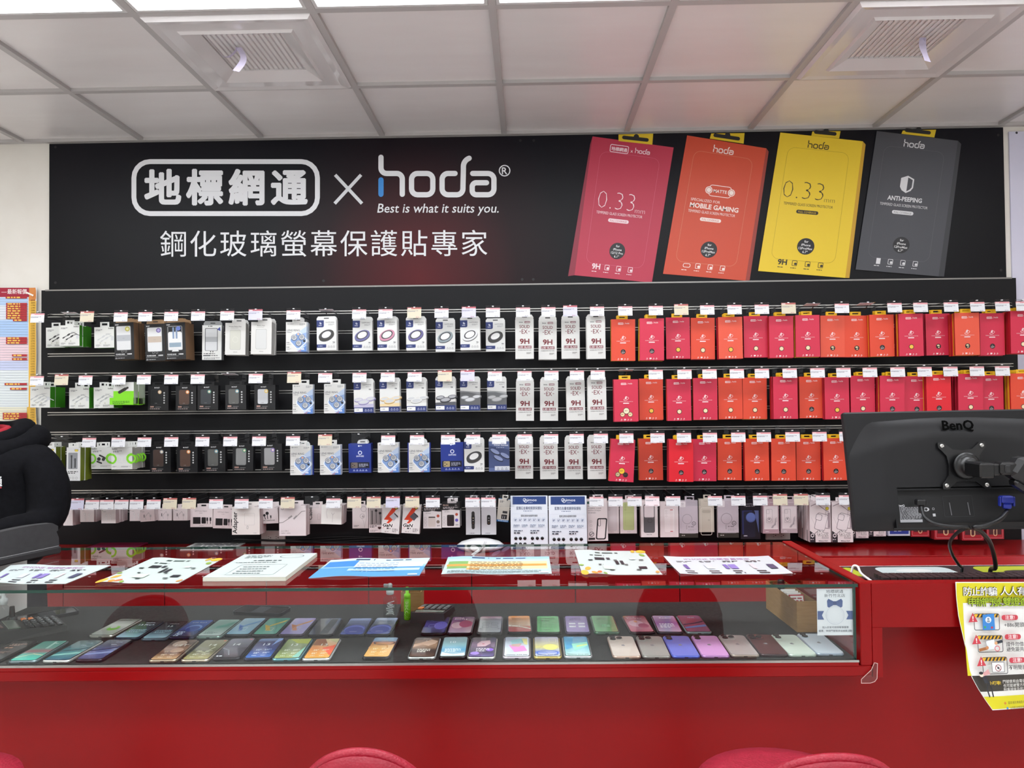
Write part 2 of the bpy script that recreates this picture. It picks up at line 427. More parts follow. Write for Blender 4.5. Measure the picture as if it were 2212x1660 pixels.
class Flip:  # helper: text drawn in a frame whose v grows downward
    def __init__(s, g): s.g = g
    def text(s, t, x, y, h, m, **k):
        g = s.g; old = g.map; rot = k.pop('rot', 0.); c, q = math.cos(rot), math.sin(rot)
        g.map = lambda u, v, d: old(x+u*c+v*q, y+u*q-v*c, d)
        g.text(t, 0, 0, h, m, **k); g.map = old
F = Flip(g)
for ch, x in zip('地標網通', (351.5, 442, 532.5, 625)): F.text(ch, x, 435, 80, W1, off=.047)
g.line([(724, 378), (782, 440)], 7, W2); g.line([(780, 378), (723, 440)], 7, W2)
def hoda(cx, cy, s, m, blue=None):
    """the word mark, drawn as round strokes; cx, cy = left edge / centre line in picture units"""
    def L(pts, c=m): g.line([(cx+x*s, cy+y*s) for x, y in pts], 11.3*s, c, rnd=True)
    def arc(x, y, r, a0, a1, n=6): return [(x+r*math.cos(math.radians(a0+(a1-a0)*i/n)), y+r*math.sin(math.radians(a0+(a1-a0)*i/n))) for i in range(n+1)]
    L([(6, -58)]+arc(18, -35, 12, 180, 90)+arc(40, -11, 12, 270, 360)+[(52, 22)])
    L([(6, -9), (6, 22)], blue or m)
    o = [(v[0], v[1]) for v in rr(72, -23, 118, 23, 13)]; g.line([(cx+x*s, cy+y*s) for x, y in o], 11.3*s, m, closed=True)
    L([(166, -23)]+arc(151, -10, 13, 270, 180)+arc(151, 10, 13, 180, 90)+arc(170, 10, 13, 90, 0)+[(184, -32)]+arc(203, -38, 19, 180, 250))
    L([(204, -23)]+arc(237, -10, 13, 270, 360)+arc(237, 10, 13, 0, 90)+arc(212, 14, 9, 90, 180)+arc(212, 6, 9, 180, 270)+[(234, -3)])
hoda(817, 398, 1., W1, mat('#2F86D0', .45))
g.ring(1090, 369, 12.5, 10.3, W1); F.text('R', 1090, 376.5, 21, W1, off=.012)
F.text('Best is what it suits you.', 946, 459.5, 28, W1, fit=262, sh=.16, off=.006)
for k, ch in enumerate('鋼化玻璃螢幕保護貼專家'): F.text(ch, 374+k*65.1, 550-k*.15, 61, W1)
for px, py in ((120, 611), (699, 607), (1128, 604), (1152, 604), (120, 318), (1124, 304), (1153, 304), (2156, 292), (2162, 584)): g.circ(px, py, 3, '#0A0A0C', n=10)
# the four box pictures printed on the banner
def boxpic(tl, tr, br, bl, front, side, sidepts, tabpts, ink, art):
    g.poly(sidepts, side); g.poly([bl, br, tr, tl], front)
    if tabpts:
        g.poly(tabpts, '#DDBE22')
        a, b = Vector(tabpts[0]), Vector(tabpts[1]); c = (a+b)/2; e = (b-a)*.34; o = Vector((0, -9))
        g.line([tuple(c-e+o), tuple(c+e+o)], 8, '#141414', rnd=True); g.circ(*(c+o+Vector((2, -4))), 6, '#141414', n=10)
    old = g.map
    A, B, C, D = [Vector(p) for p in (bl, br, tr, tl)]
    g.map = lambda u, v, d: (lambda q: old(q.x, q.y, d))(A*(1-u/100)*(1-v/167)+B*(u/100)*(1-v/167)+C*(u/100)*(v/167)+D*(1-u/100)*(v/167))
    art(ink); g.map = old
def minihoda(x, y, s, ink):
    old = g.map; g.map = lambda u, v, d: old(x+(u)*s, y-v*s, d); hoda(0, 0, 1., ink); g.map = old
def common(ink, out, circ, line3, outc):
    g.frame(12, 16, 86, 151, 9, .35, outc)
    g.circ(50, 34, 10, '#1B1B1F', n=24)
    for k, t in enumerate(('for', 'iPhone')+line3): g.text(t, 50, 38.5-k*4.2, 4, '#E8E8E8', off=.01)
    for k in range(3): g.frame(37+k*15, 9.5, 43+k*15, 16, 1, .6, ink); g.circ(41+k*15, 12, 1.6, ink, n=8)
    for k in range(4): g.bars(21+k*15, 30+k*15, 6.5, .8, 1, ink, seed=k)
def tg(ink, y): g.text('TEMPERED GLASS SCREEN PROTECTOR', 46, y, 4.6, ink, fit=58)
def pill(ink, bg, y): g.rrect(33, y-1.2, 59, y+3.2, 2.2, bg); g.text('FULL COVERAGE', 46, y-.2, 3.2, ink, fit=21)
def art1(ink):
    g.frame(23, 151.5, 46, 161, 2, .8, ink)
    for k, ch in enumerate('地標網通'): g.text(ch, 27.2+k*4.9, 154, 5, ink, off=.03)
    g.text('x', 50, 154, 6, ink); minihoda(54, 156, .072, ink)
    g.text('0.33', 40, 83, 32, ink, fit=46, off=-.03); g.text('mm', 71, 82, 9, ink, off=-.02); tg(ink, 76.5); pill('#B5304A', ink, 69)
    common(ink, 0, 0, ('12/12 Pro', '6.1"'), '#D0647A'); g.text('9H', 26, 10, 9, ink, off=.03)
def art3(ink):
    minihoda(35, 155, .1, ink); g.text('0.33', 38, 90, 32, ink, fit=48, off=-.03); g.text('mm', 70, 89, 9, ink, off=-.02); tg(ink, 82); pill('#D8B828', ink, 74)
    common(ink, 0, 0, ('12ProMax', '6.7"'), '#B79A1E'); g.text('9H', 26, 10, 9, ink, off=.03)
def art2(ink):
    minihoda(35, 155, .1, ink)
    g.frame(38, 99, 66, 113, 4, .8, ink); g.circ(38, 106, 4.4, ink); g.circ(66, 106, 4.4, ink); g.ring(38, 106, 3.4, 2.8, '#C24A2E'); g.ring(66, 106, 3.4, 2.8, '#C24A2E'); g.text('MATTE', 52, 104, 5.4, ink, off=.02)
    g.text('SPECIALIZED FOR', 18, 91, 4.6, ink, al='l'); g.text('MOBILE GAMING', 18, 83, 8, ink, al='l', off=.03, fit=60); tg(ink, 77); pill('#C24A2E', ink, 69)
    common(ink, 0, 0, ('12ProMax', '6.7"'), '#D98A6A'); g.frame(22, 10, 31, 15, 2, .7, ink)
def art4(ink):
    minihoda(35, 155, .1, ink)
    g.poly([(46, 118), (54, 114.5), (54, 104), (51.5, 100), (46, 97), (40.5, 100), (38, 104), (38, 114.5)], ink)
    g.poly([(46.5, 116), (52.3, 113.4), (52.3, 104.5), (50.2, 101.5), (46.5, 99)], '#46474D')
    g.text('ANTI-PEEPING', 46, 87, 7.4, ink, off=.03, fit=42); tg(ink, 80); pill('#46474D', ink, 72)
    common(ink, 0, 0, ('12ProMax', '6.7"'), '#5C5D64'); g.poly([(23, 9), (28, 9), (28, 16), (23, 16)], ink)
boxpic((1280, 295), (1455, 319), (1408, 611), (1241, 595), '#B92F49', '#8B2338', [(1280, 295), (1241, 595), (1227, 597), (1275, 312)], [(1336, 305), (1409, 313), (1411, 289), (1336, 291)], '#F2DADF', art1)
boxpic((1484, 293), (1655, 321), (1610, 607), (1432, 592), '#CC4A2D', '#98382C', [(1655, 321), (1660, 328), (1619, 606), (1610, 607)], [(1533, 300), (1606, 311), (1608, 288), (1536, 289)], '#F6E4DC', art2)
boxpic((1685, 287), (1863, 306), (1825, 601), (1637, 586), '#E9C82B', '#C89A24', [(1863, 306), (1869, 313), (1834, 601), (1825, 601)], [(1752, 294), (1812, 300), (1815, 284), (1754, 285)], '#2B2618', art3)
boxpic((1893, 284), (2068, 305), (2026, 598), (1847, 583), '#46474D', '#34353A', [(2068, 305), (2075, 312), (2038, 598), (2026, 598)], [(1946, 290), (2017, 298), (2021, 281), (1949, 283)], '#DCDCDE', art4)
o = g.build('banner_board'); tag(o, 'long dark printed banner board with white lettering along the top of the wall', 'banner')

# ------------------------------------------------------------------ slat wall with aluminium rails
SX0, SX1, STOP, SFR = atY(89, 800, -.03).x, atY(2199, 800, -.03).x, atY(1150, 614, -.03).z, -.03
slat = noisy('black_slat_board', '#0F0F12', '#121215', (3, 3, 6), .5, .6, spec=.25)
root = empty('slat_wall', (0, 0, 0)); tag(root, 'black slatted display wall panel with aluminium rails below the banner', 'display wall')
RZ = [atY(800, y, SFR).z for y in (674, 717, 760, 803, 845, 888, 931, 973.5, 1016, 1058.5, 1101)]
RX0, RX1 = atY(103, 800, SFR).x, atY(2187, 700, SFR).x
g = G(); edges = [STOP]
for z in RZ: edges += [z+.007, z-.007]
edges.append(.70)
for i in range(0, len(edges), 2): g.box(SX0, SX1, SFR, -.013, edges[i+1], edges[i], slat)
for z in RZ:
    g.box(SX0, RX0, SFR, -.013, z-.007, z+.007, slat); g.box(RX1, SX1, SFR, -.013, z-.007, z+.007, slat)
g.build('slat_board', root)
for z in RZ:
    g = G(); g.box(RX0, RX1, SFR-.001, SFR+.003, z+.0035, z+.008, ALU); g.box(RX0, RX1, SFR-.001, SFR+.003, z-.008, z-.0045, ALU); g.box(RX0, RX1, SFR+.012, SFR+.014, z-.0045, z+.0035, mat('#4B4A4B', .5, .4))
    g.build('rail', root)
g = G(); g.box(SX0+.02, SX1-.02, SFR-.002, SFR+.01, STOP-.004, STOP+.003, mat('#8E8C88', .4, .6)); g.build('top_trim', root)

# wall items beside the slat wall
g = G(); x0 = atY(2184, 500, -.006).x; g.box(x0, x0+1.2, -.008, -.0005, .4, CEIL-.03, noisy('lavender_board', '#CFCDE0', '#D6D4E4', (3, 3, 3), .5))
g.map = facing(-.008); p = atY(2196, 287, -.008); g.circ(p.x, p.z, .006, '#3A3A3E', n=12)
o = g.build('wall_board'); tag(o, 'pale lavender board on the back wall beyond the right end of the banner', 'board')
# price list poster at the left
def pl(px, py): return atY(px, py, -.012)
g = G()
g.eps = .00003; g.map = lambda u, v, d: (lambda p: Vector((p.x, p.y-d-.012*max(0, (u-64)/21)**2, p.z)))(pl(u, v))
base = [(-420, 960), (-420, 622)]
rgt = [(82, 622), (80, 690), (81, 780), (78, 850), (80, 900), (86, 950), (80, 965)]
gp = [(-420, 965), (-100, 965)]
pts = []; fs = []
cols = (-420, -200, 0, 40, 57, 64, 67, 70, 73, 76, 100)
ys = [622+(965-622)*k/12 for k in range(13)]
def edge(v):
    for (a, b), (c, d) in zip(rgt, rgt[1:]):
        if b <= v <= d: return a+(c-a)*(v-b)/(d-b)
    return 80
for v in ys:
    for u in cols: pts.append((min(u, edge(v)-.3*(u < 77)) if u < 100 else edge(v), v))
nc = len(cols)
g._p(pts, [(i*nc+j, i*nc+j+1, (i+1)*nc+j+1, (i+1)*nc+j) for i in range(12) for j in range(nc-1)], '#E9ECEF')
ye = [(62, 622)]+[(edge(v), v) for v in ys]
for i in range(12):
    cc = [62 if i < 9 else 58, 64, 67, 70, 73, 76, 200]; pq = [(min(c, edge(v)-.5), v) for v in (ys[i+1], ys[i]) for c in cc]; g._p(pq, [(j, j+1, 8+j, 7+j) for j in range(6)], '#D98B4A' if ys[i] < 640 else '#E8B84A')
g.rect(-420, 642, 63, 622, '#A51F3A'); F = Flip(g)
F.text('最新報價', 37, 634.5, 11.5, '#F1E6E4', fit=42, off=.015); F.text('強 —', 2, 634.5, 11, '#F1E6E4', off=.015)
bands = [(643, 660, '#B9D3F3'), (660, 692, '#E4E7F0'), (692, 728, '#AFCDF2'), (728, 780, '#F2D5DC'), (780, 800, '#CFD6F2'), (800, 880, '#E6ECEC'), (880, 920, '#F0EBD2'), (920, 965, '#D9D6F0')]
for a, b, c in bands: g.rect(-420, b, 61 if a < 860 else 57, a, c)
for k in range(58):
    y = 646+k*5.5; g.rect(-420, y+.5, 61, y, '#9AA4B4'); g.bars(-60, 12, y+4.2, -2.4, 1, '#6A6E88', seed=k)
    F.text(str(random.choice((2190, 3390, 4490, 5790, 6990, 8990, 12790, 20990))), 72, y+5, 5, '#8A6424', fit=10)
for y, x in ((641, 14), (655, 15), (660, 15), (665, 15), (670, 15), (675, 15), (680, 15), (685, 15), (690, 30), (729, 15), (734, 15), (739, 15), (766, 28), (774, 28), (828, 12), (838, 24), (892, 8), (897, 8), (902, 8), (917, 30)):
    g.rect(x, y+4.6, 60, y, '#B02A32'); g.bars(x+3, 57, y+3.7, -2.8, 1, '#F0C85A', seed=y)
g.poly([(58, 634), (74, 641), (76, 638), (60, 631)], '#F3EFE6')
o = g.build('price_list_poster'); tag(o, 'paper price list poster with red title and yellow edge on the left wall', 'poster')
# ------------------------------------------------------------------ templates: a thing's own mesh plus its parts, copied for every repeat
class Tm:
    def __init__(s, name, cat, root=None): s.name = name; s.cat = cat; s.root = root; s.kids = []
    def kid(s, name, mesh, kids=(), label=None): s.kids.append((name, mesh, kids, label)); return s
def inst(t, loc, label, group=None, rot=(0, 0, 0)):
    o = bpy.data.objects.new(t.name, t.root); COL.objects.link(o); o.location = loc; o.rotation_euler = rot
    tag(o, label, t.cat, group)
    for n, m, ks, lb in t.kids:
        c = bpy.data.objects.new(n, m); COL.objects.link(c); c.parent = o
        if lb: c['label'] = lb
        for n2, m2 in ks:
            e = bpy.data.objects.new(n2, m2); COL.objects.link(e); e.parent = c
    return o
ROW = ('top', 'second', 'third', 'bottom')

# ---- peg hooks with a clear price-card holder at the tip
TY = -.235                       # where the price cards hang (distance in front of the wall)
HL = -TY+SFR                     # hook length
def hook_template(style):
    t = Tm('peg_hook', 'hook')
    g = G(); g.rbox(-.0125, .0125, -.005, 0, -.046, .004, PLEX, .001); g.box(-.011, .011, -.001, .006, .001, .005, mat('#2A2A2C', .4))
    t.kid('back_plate', g.mesh('back_plate'))
    g = G(); L = HL
    g.tube([(0, -.004, -.03), (0, -.05, -.031), (0, -L+.03, -.033), (0, -L+.012, -.03), (0, -L+.004, -.022)], .0021, mat('#2C2B2C', .3, .6), 6)
    g.tube([(0, -.004, -.008), (0, -.06, -.009), (0, -L, -.0095)], .0016, mat('#3A393A', .3, .6), 6)
    t.kid('prong', g.mesh('prong'))
    hold = G()
    if style == 'f':             # holder flipped up: lies flat on the wire
        M = Matrix.Translation((0, -L, -.008)) @ Matrix.Rotation(math.radians(82), 4, 'X')
    else:
        M = Matrix.Translation((0, -L, -.008)) @ Matrix.Rotation(math.radians(-7), 4, 'X')
    hold.box(-.033, .033, -.0012, 0, -.05, .004, PLEX, M); hold.box(-.033, .033, -.003, .001, .002, .0055, PLEX, M); hold.box(-.004, .004, -.0035, .002, .0, .004, mat('#E8E8EA', .3), M)
    hm = hold.mesh('price_holder')
    if style == 'e': t.kid('price_holder', hm); return t
    g = G(); c = {'w': '#E3E3E6', 'b': '#D8CEB6', 'l': '#D0CEE2', 'f': '#EDEDF0', 'p': '#F3E6EA'}[style]
    s = .033
    g.box(-.0325, .0325, -.0022, -.0014, -.0495, -.006 if style in 'wfp' else .001, c, M)
    top = -.006 if style in 'wfp' else .001
    g.map = lambda u, v, d: M @ Vector((u, -.0022-d, v))
    red = {'w': '#DE9AA0', 'b': '#B5605A', 'l': '#B85C66', 'f': '#DE9AA0', 'p': '#DE9AA0'}[style]
    g.rect(-.0325, top-.0075, .0325, top, red); g.rect(-.03, top-.0065, -.014, top-.0025, '#F6DADA')
    g.bars(-.03, .018, top-.017, .002, 2, '#84848F', seed=3); g.bars(-.03, -.012, -.0465, .0014, 1, '#A6A6AE', seed=5); g.bars(.008, .03, -.0468, .0024, 1, '#BC8088' if style != 'w' else '#9898A6', seed=6)
    t.kid('price_holder', hm, (('price_card', g.mesh('price_card')),))
    return t
HT = {k: hook_template(k) for k in 'wblfep'}
HDESC = {'w': 'white price card', 'b': 'beige price card', 'l': 'lilac price card', 'f': 'price card flipped up flat', 'e': 'empty clear card holder', 'p': 'pinkish price card'}
HROWZ = (RZ[0], RZ[3], RZ[6], RZ[9])
HOOKS = [
 'f147 w82 b189 w262 w315 w371 w429 w492 l553 w635 f704 w777 w834 b896 w955 l1014 w1066 w1131 w1186 l1233 w1291 w1352 w1418 b1473 w1529 w1588 w1647 b1705 f1760 w1820 f1877 w1934 w1990 w2056 w2113 w2167 w2212',
 'w81 b134 w186 w258 w312 w371 w428 f492 w553 b636 w703 w777 w838 w896 b961 l1010 w1069 w1133 w1191 w1246 w1291 f1354 w1416 w1478 w1532 w1591 w1645 w1705 w1765 w1821 w1878 w1938 w1996 w2052 w2109 w2164',
 'f94 e134 w194 w257 w313 w371 w438 w498 w560 w633 b702 e774 w838 w900 w967 w1021 w1077 w1132 w1189 w1244 w1296 w1351 w1418 w1475 w1531 w1592 w1647 w1709 w1767 w1825',
 'f138 l168 w201 w232 w264 w296 w333 b368 b404 b414.5 w467 w522 w574 b621 e673 w719 b764 b806 l847 b889 w933 f973 w1018 w1052 e1093 w1285 w1326 w1367 p1405 w1450 e1493 w1540 w1590 w1637 b1680 b1725 w1772 w1822']
HOOKS[3] = HOOKS[3].replace(' b404 b414.5', ' b409')
for r, line in enumerate(HOOKS):
    items = sorted((float(q[1:]), q[0]) for q in line.split())
    for n, (px, st) in enumerate(items):
        x = atY(px, 800, TY).x; z = HROWZ[r]
        inst(HT[st], (x, SFR, z), 'peg hook with %s, %s hook from the left, %s row' % (HDESC[st], ORD[n], ROW[r]), 'peg hooks in the %s row' % ROW[r])

# ---- packages. Local origin: top centre of the front face; print units: per cent of the width, v upward from the bottom edge
def pack(name, cat, w, h, t, front, side, art=None, tab=None, extra=None):
    g = G(); fm = mat(front, .42) if isinstance(front, str) else front; sm = mat(side, .5) if isinstance(side, str) else side
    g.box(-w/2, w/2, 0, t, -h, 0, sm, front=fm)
    g.eps = .00004; g.map = lambda u, v, d: Vector((-w/2+u*w/100, -d, -h+v*w/100))
    if art: art(g, 100*h/w)
    tm = Tm(name, cat, g.mesh(name))
    if tab:
        g = G(); kind, c, tw, th, dx = tab; c = mat(c, .45) if isinstance(c, str) else c
        if kind == 'euro':       # strip of card round a hanging slot
            a, b = tw*.30, th*.22; y0, y1 = .0008, .0016; m = th*.55
            g.box(dx-tw/2, dx+tw/2, y0, y1, -.004, m-b, c); g.box(dx-tw/2, dx+tw/2, y0, y1, m+b, th, c)
            g.box(dx-tw/2, dx-a, y0, y1, m-b, m+b, c); g.box(dx+a, dx+tw/2, y0, y1, m-b, m+b, c)
        elif kind == 'flap':     # full-width flap with cut corners and a slot
            q = th*.55; y0, y1 = .0006, .0016
            pts = [(-tw/2, -.003), (tw/2, -.003), (tw/2, th-q), (tw/2-q*.7, th), (-tw/2+q*.7, th), (-tw/2, th-q)]
            n = len(pts); vs = [Vector((dx+x, y, z)) for y in (y0, y1) for x, z in pts]
            g.add(vs, [tuple(range(n)), tuple(range(n, 2*n))[::-1]]+[(i, n+i, n+(i+1) % n, (i+1) % n) for i in range(n)], c)
            g.map = facing(y0); g.rrect(dx-.012, th*.38, dx+.012, th*.62, .002, '#2A2A2C')
        tm.kid('hang_tab', g.mesh('hang_tab'))
    if extra: extra(tm, w, h, t)
    return tm
_PK = {}
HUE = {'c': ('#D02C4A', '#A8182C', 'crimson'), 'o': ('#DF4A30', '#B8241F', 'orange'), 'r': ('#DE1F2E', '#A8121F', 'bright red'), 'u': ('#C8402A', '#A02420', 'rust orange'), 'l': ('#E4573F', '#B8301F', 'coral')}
DOT = {'k': 'black dot', 'y': 'yellow dot', 'm': 'cream dot', 'x': 'speckled dot', 't': 'three cream dots', 'T': 'three mixed dots'}
INK = '#F2DCDC'
def handicon(g, x, y, s, ink):
    g.line([(x-2*s, y+4*s), (x+6*s, y+6*s), (x+10*s, y+1*s), (x+3*s, y-6*s)], 1.1*s, ink)
    g.poly([(x-1.4*s, y-3*s), (x+1.4*s, y-3*s), (x+1.4*s, y+5*s), (x+4*s, y+5*s), (x, y+10*s), (x-4*s, y+5*s), (x-1.4*s, y+5*s)], ink)
    g.rect(x-5*s, y-3*s, x-2.4*s, y+5*s, ink)
    g.line([(x-10*s, y-4*s), (x-8*s, y-8*s), (x-2*s, y-8*s), (x+4*s, y-5*s)], 1.3*s, ink); g.line([(x-10*s, y-4*s), (x-6*s, y-2*s)], 1.3*s, ink)
def minimark(g, x, y, s, ink):
    old = g.map; g.map = lambda u, v, d: old(x+u*s, y-v*s, d)
    globals()['g'], keep = g, globals().get('g')
    hoda(0, 0, 1., ink); globals()['g'] = keep; g.map = old
def a_red(dot, hue):
    def f(g, H):
        base = HUE[hue][0]
        g.rrect(29, 151.5, 51, 160, 2, INK)
        for k, ch in enumerate('地標網通'): g.text(ch, 32.3+k*5.2, 153.6, 5.4, base, off=.02)
        g.text('x', 54, 153, 6, INK); minimark(g, 58, 156, .068, INK)
        handicon(g, 50, 95, 1.05, INK)
        g.text('TEMPERED GLASS SCREEN PROTECTOR', 50, 80.5, 4.2, INK, fit=56); g.rrect(37, 73, 62, 77, 1.8, INK)
        if dot in 'tT':
            for (x, y, r), c in zip(((50, 44, 11.5), (34, 29, 8.5), (66, 29, 8.5)), ('#F0E2BE', '#E9CFA0', '#E9CFA0') if dot == 't' else ('#F0C030', '#C8B98A', '#1E1B1C')):
                g.circ(x, y, r+2, '#4A2A28'); g.circ(x, y, r, c); g.bars(x-r*.6, x+r*.6, y+1, 1.4, 2, '#6A5040', seed=int(x))
        else:
            g.circ(50, 38, 10.3, '#1C1A1C')
            if dot == 'k': g.text('for', 50, 40.5, 4.5, '#D8C8C8'); g.bars(43.5, 56.5, 36.5, 1.5, 3, '#C8B8B8', seed=4)
            if dot in 'ym': g.circ(50, 38, 8, '#F0C04A' if dot == 'y' else '#F0D8AE')
            if dot == 'x': g.poly([(45, 44), (52, 45), (56, 40), (50, 38), (44, 39)], '#E8D6A8'); g.poly([(49, 35), (55, 36), (53, 31), (47, 32)], '#E8D6A8')
        for k, x in enumerate((30, 44, 57, 69)):
            if k == 1: g.rect(x-4, 5, x+4, 10.5, INK)
            else: g.line([(x-2.6, 5), (x, 10.5), (x+1, 6), (x+3, 8)], 1.2, INK)
            g.bars(x-4, x+4, 2.4, .8, 1, INK, seed=k)
    return f
def T_red(v):
    h = HUE[v[0]]
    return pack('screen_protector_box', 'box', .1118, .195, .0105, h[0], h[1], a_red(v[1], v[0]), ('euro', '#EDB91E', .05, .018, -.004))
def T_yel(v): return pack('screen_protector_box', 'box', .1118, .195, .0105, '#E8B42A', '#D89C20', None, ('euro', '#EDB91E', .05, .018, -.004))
DR = '#74222A'
def a_solid(g, H):
    g.text('imos', 30, 198, 11, '#1C2A30', off=.02); g.rrect(50, 196, 80, 207, 2, DR)
    for k, ch in enumerate('地標網通'): g.text(ch, 55+k*6.6, 198.6, 7, '#F0EAEA', off=.02)
    g.text('SOLID', 50, 169, 24, DR, fit=56, off=.012); g.text('EX', 50, 138, 34, DR, fit=33, off=.004); g.rect(22, 149, 30, 152, DR); g.rect(70, 149, 78, 152, DR)
    g.text('9H', 50, 83, 38, DR, fit=50, off=.045)
    g.rect(14, 57, 87, 72, DR); g.text('2.5D GLASS', 50, 60, 13, '#F2ECEC', fit=68, off=.02)
    g.text('SCREEN PROTECTOR', 50, 45, 8, '#55504E', fit=72); g.bars(60, 86, 34, 2, 3, '#8A8582', seed=9)
def T_solid(v): return pack('white_screen_protector_box', 'box', .0855, .186, .012, '#D8D7D3', '#D8D7D3', a_solid, ('flap', '#D8D7D3', .083, .022, 0))
NAVY = '#26346E'
RINGC = {'p': ('#6C6A9A', 'slate violet'), 'k': ('#C98AA0', 'pink'), 'v': ('#6A6494', 'purple'), 's': ('#8E9A9E', 'silver'), 'w': ('#DADADA', 'white'), 'b': ('#3A3936', 'black')}
def a_ring(c):
    def f(g, H):
        g.rrect(-3, H-37, 37, H+3, 9, NAVY) if False else g.poly([(0, H-36), (30, H-36), (35, H-34), (37, H-28), (37, H), (0, H)], NAVY)
        g.ring(18, H-14, 4, 2.4, '#DCE0EE'); g.ring(21, H-17, 4, 2.4, '#DCE0EE'); g.text('imos', 18, H-28, 8, '#DCE0EE', off=.02)
        g.text('SAPPHIRE', 68, H-14, 8, '#4A4A4E', fit=44); g.bars(60, 90, H-20, 1.6, 3, '#9A9A9C', seed=2)
        g.circ(54, 66, 36, '#D4D4D4', ry=10, rot=.15)
        g.ring(50, 72, 41, 22, '#4A4A4E', k=.62, rot=.42, n=36); g.ring(49, 76, 41, 22, RINGC[c][0], k=.62, rot=.42, n=36); g.ring(48.5, 79, 31, 24, '#46464A', k=.62, rot=.42, n=36); g.circ(49, 79, 24.5, '#F2F2F0', ry=15, rot=.42)
        g.text('9M', 86, 37, 9, '#5A5A5E', off=.02); g.bars(80, 93, 32, 1.6, 1, '#9A9A9C')
        g.poly([(0, 13), (45, 13), (48, 16), (48, 30), (0, 30)], NAVY); g.bars(8, 40, 20, 3, 1, '#C8CCE0')
        for x in (61, 74, 87): g.line([(x-4, 14), (x-2, 22), (x+2, 22), (x+4, 14)], 1.2, '#7A7A80', closed=True)
    return f
def T_ring(v): return pack('lens_protector_card', 'box', .0925, .141, .009, '#DDDDDA', '#DCDCDA', a_ring(v), ('flap', '#DDDDDA', .092, .018, 0))
LENSC = {'p': ('#B9B4CC', '#7D74A0', 'violet'), 'g': ('#E3CDA0', '#B08A4A', 'gold'), 's': ('#DEDEDA', '#9A9A98', 'silver'), 'b': ('#55555A', '#232326', 'black'), 'd': ('#8A8A8C', '#5E5E60', 'grey'), 'e': ('#A6A8A8', '#6E7072', 'pale grey')}
def a_lens(c):
    def f(g, H):
        lo, dk = LENSC[c][0], LENSC[c][1]
        if c in 'de': g.rect(0, 26, 100, 92, dk); g.poly([(0, 92), (100, 92), (100, 80), (0, 100)], lo)
        else: g.poly([(0, 27), (100, 27), (100, 82), (0, 58)], '#D2D0CC'); g.poly([(0, 27), (100, 27), (100, 45), (0, 40)], lo)
        g.poly([(0, H-36), (30, H-36), (35, H-34), (37, H-28), (37, H), (0, H)], NAVY); g.text('imos', 18, H-26, 8, '#DCE0EE', off=.02); g.ring(18, H-13, 4, 2.4, '#DCE0EE')
        g.text('SAPPHIRE', 68, H-14, 8, '#4A4A4E', fit=44); g.bars(62, 90, H-20, 1.6, 2, '#9A9A9C', seed=2); g.text('9M', 82, H-38, 9, '#4A4A4E', off=.02)
        for x, y, r in ((24, 66, 22), (84, 70, 22), (50, 55, 28)):
            g.circ(x, y-4, r, dk, ry=r*.42, rot=.12); g.circ(x, y, r, lo, ry=r*.42, rot=.12); g.circ(x, y, r*.82, '#C9CACC' if c != 'b' else '#A8A8AC', ry=r*.3, rot=.12)
        g.rect(0, 0, 100, 27, NAVY); g.rect(2, 5, 45, 23, '#EDEDEA'); g.bars(8, 38, 13, 3, 1, '#6A6A6E')
        for x in (60, 74, 88): g.line([(x-4, 8), (x-2, 17), (x+2, 17), (x+4, 8)], 1.4, '#C8CCE0', closed=True)
    return f
def T_lens(v): return pack('lens_protector_card', 'box', .0925, .141, .009, '#DBDBD8', '#DADAD8', a_lens(v), ('flap', '#DBDBD8', .092, .018, 0))
def a_lensring(g, H):
    g.poly([(100, H-20), (100, 0), (62, 0), (20, 50), (48, 84)], '#BFD0E8'); g.poly([(100, H-50), (100, 20), (60, 40), (62, 80)], '#93AEDA')
    g.ring(10, H-9, 3, 1.6, '#5A5A5E'); g.bars(15, 45, H-10, 2.4, 1, '#8A8A8E'); g.bars(66, 92, H-9, 2, 3, '#8A8A8E', seed=7)
    g.text('LENS RING', 36, 98, 13.5, '#3C4450', fit=62, off=.004); g.bars(5, 36, 91, 2.4, 1, '#77777C')
    q = [(60+x*.74-y*.68, 54+x*.68+y*.74) for x, y in rr(-34, -34, 34, 34, 14)]; g.poly(q, '#E6ECF4')
    q = [(60+x*.74-y*.68, 54+x*.68+y*.74) for x, y in rr(-30, -30, 30, 30, 12)]; g.poly(q, '#7F9CCB')
    for x, y in ((40, 67), (77, 69), (62, 40)): g.circ(x, y, 15, '#4A5262'); g.circ(x, y+1, 12.6, '#C9CCD2'); g.circ(x-1, y+2, 9, '#A2A4A8')
    g.circ(60, 84, 5, '#E9B48E'); g.circ(89, 51, 5.5, '#20242C')
    g.poly([(55, 0), (100, 0), (100, 28)], '#5E86C8'); g.poly([(55, 0), (70, 0), (82, 17)], '#A88AA6'); g.text('AR', 82, 8, 12, '#F2F4FA', off=.03)
    for y in (42, 20): g.bars(4, 22, y, 3, 1, '#33333A'); g.bars(4, 26, y-7, 1.4, 2, '#9A9A9E')
def T_lr(v): return pack('lens_ring_box', 'box', .0975, .139, .012, '#DFDEDA', '#C9D2DE', a_lensring, ('euro', '#E9E8E4', .046, .022, .004))
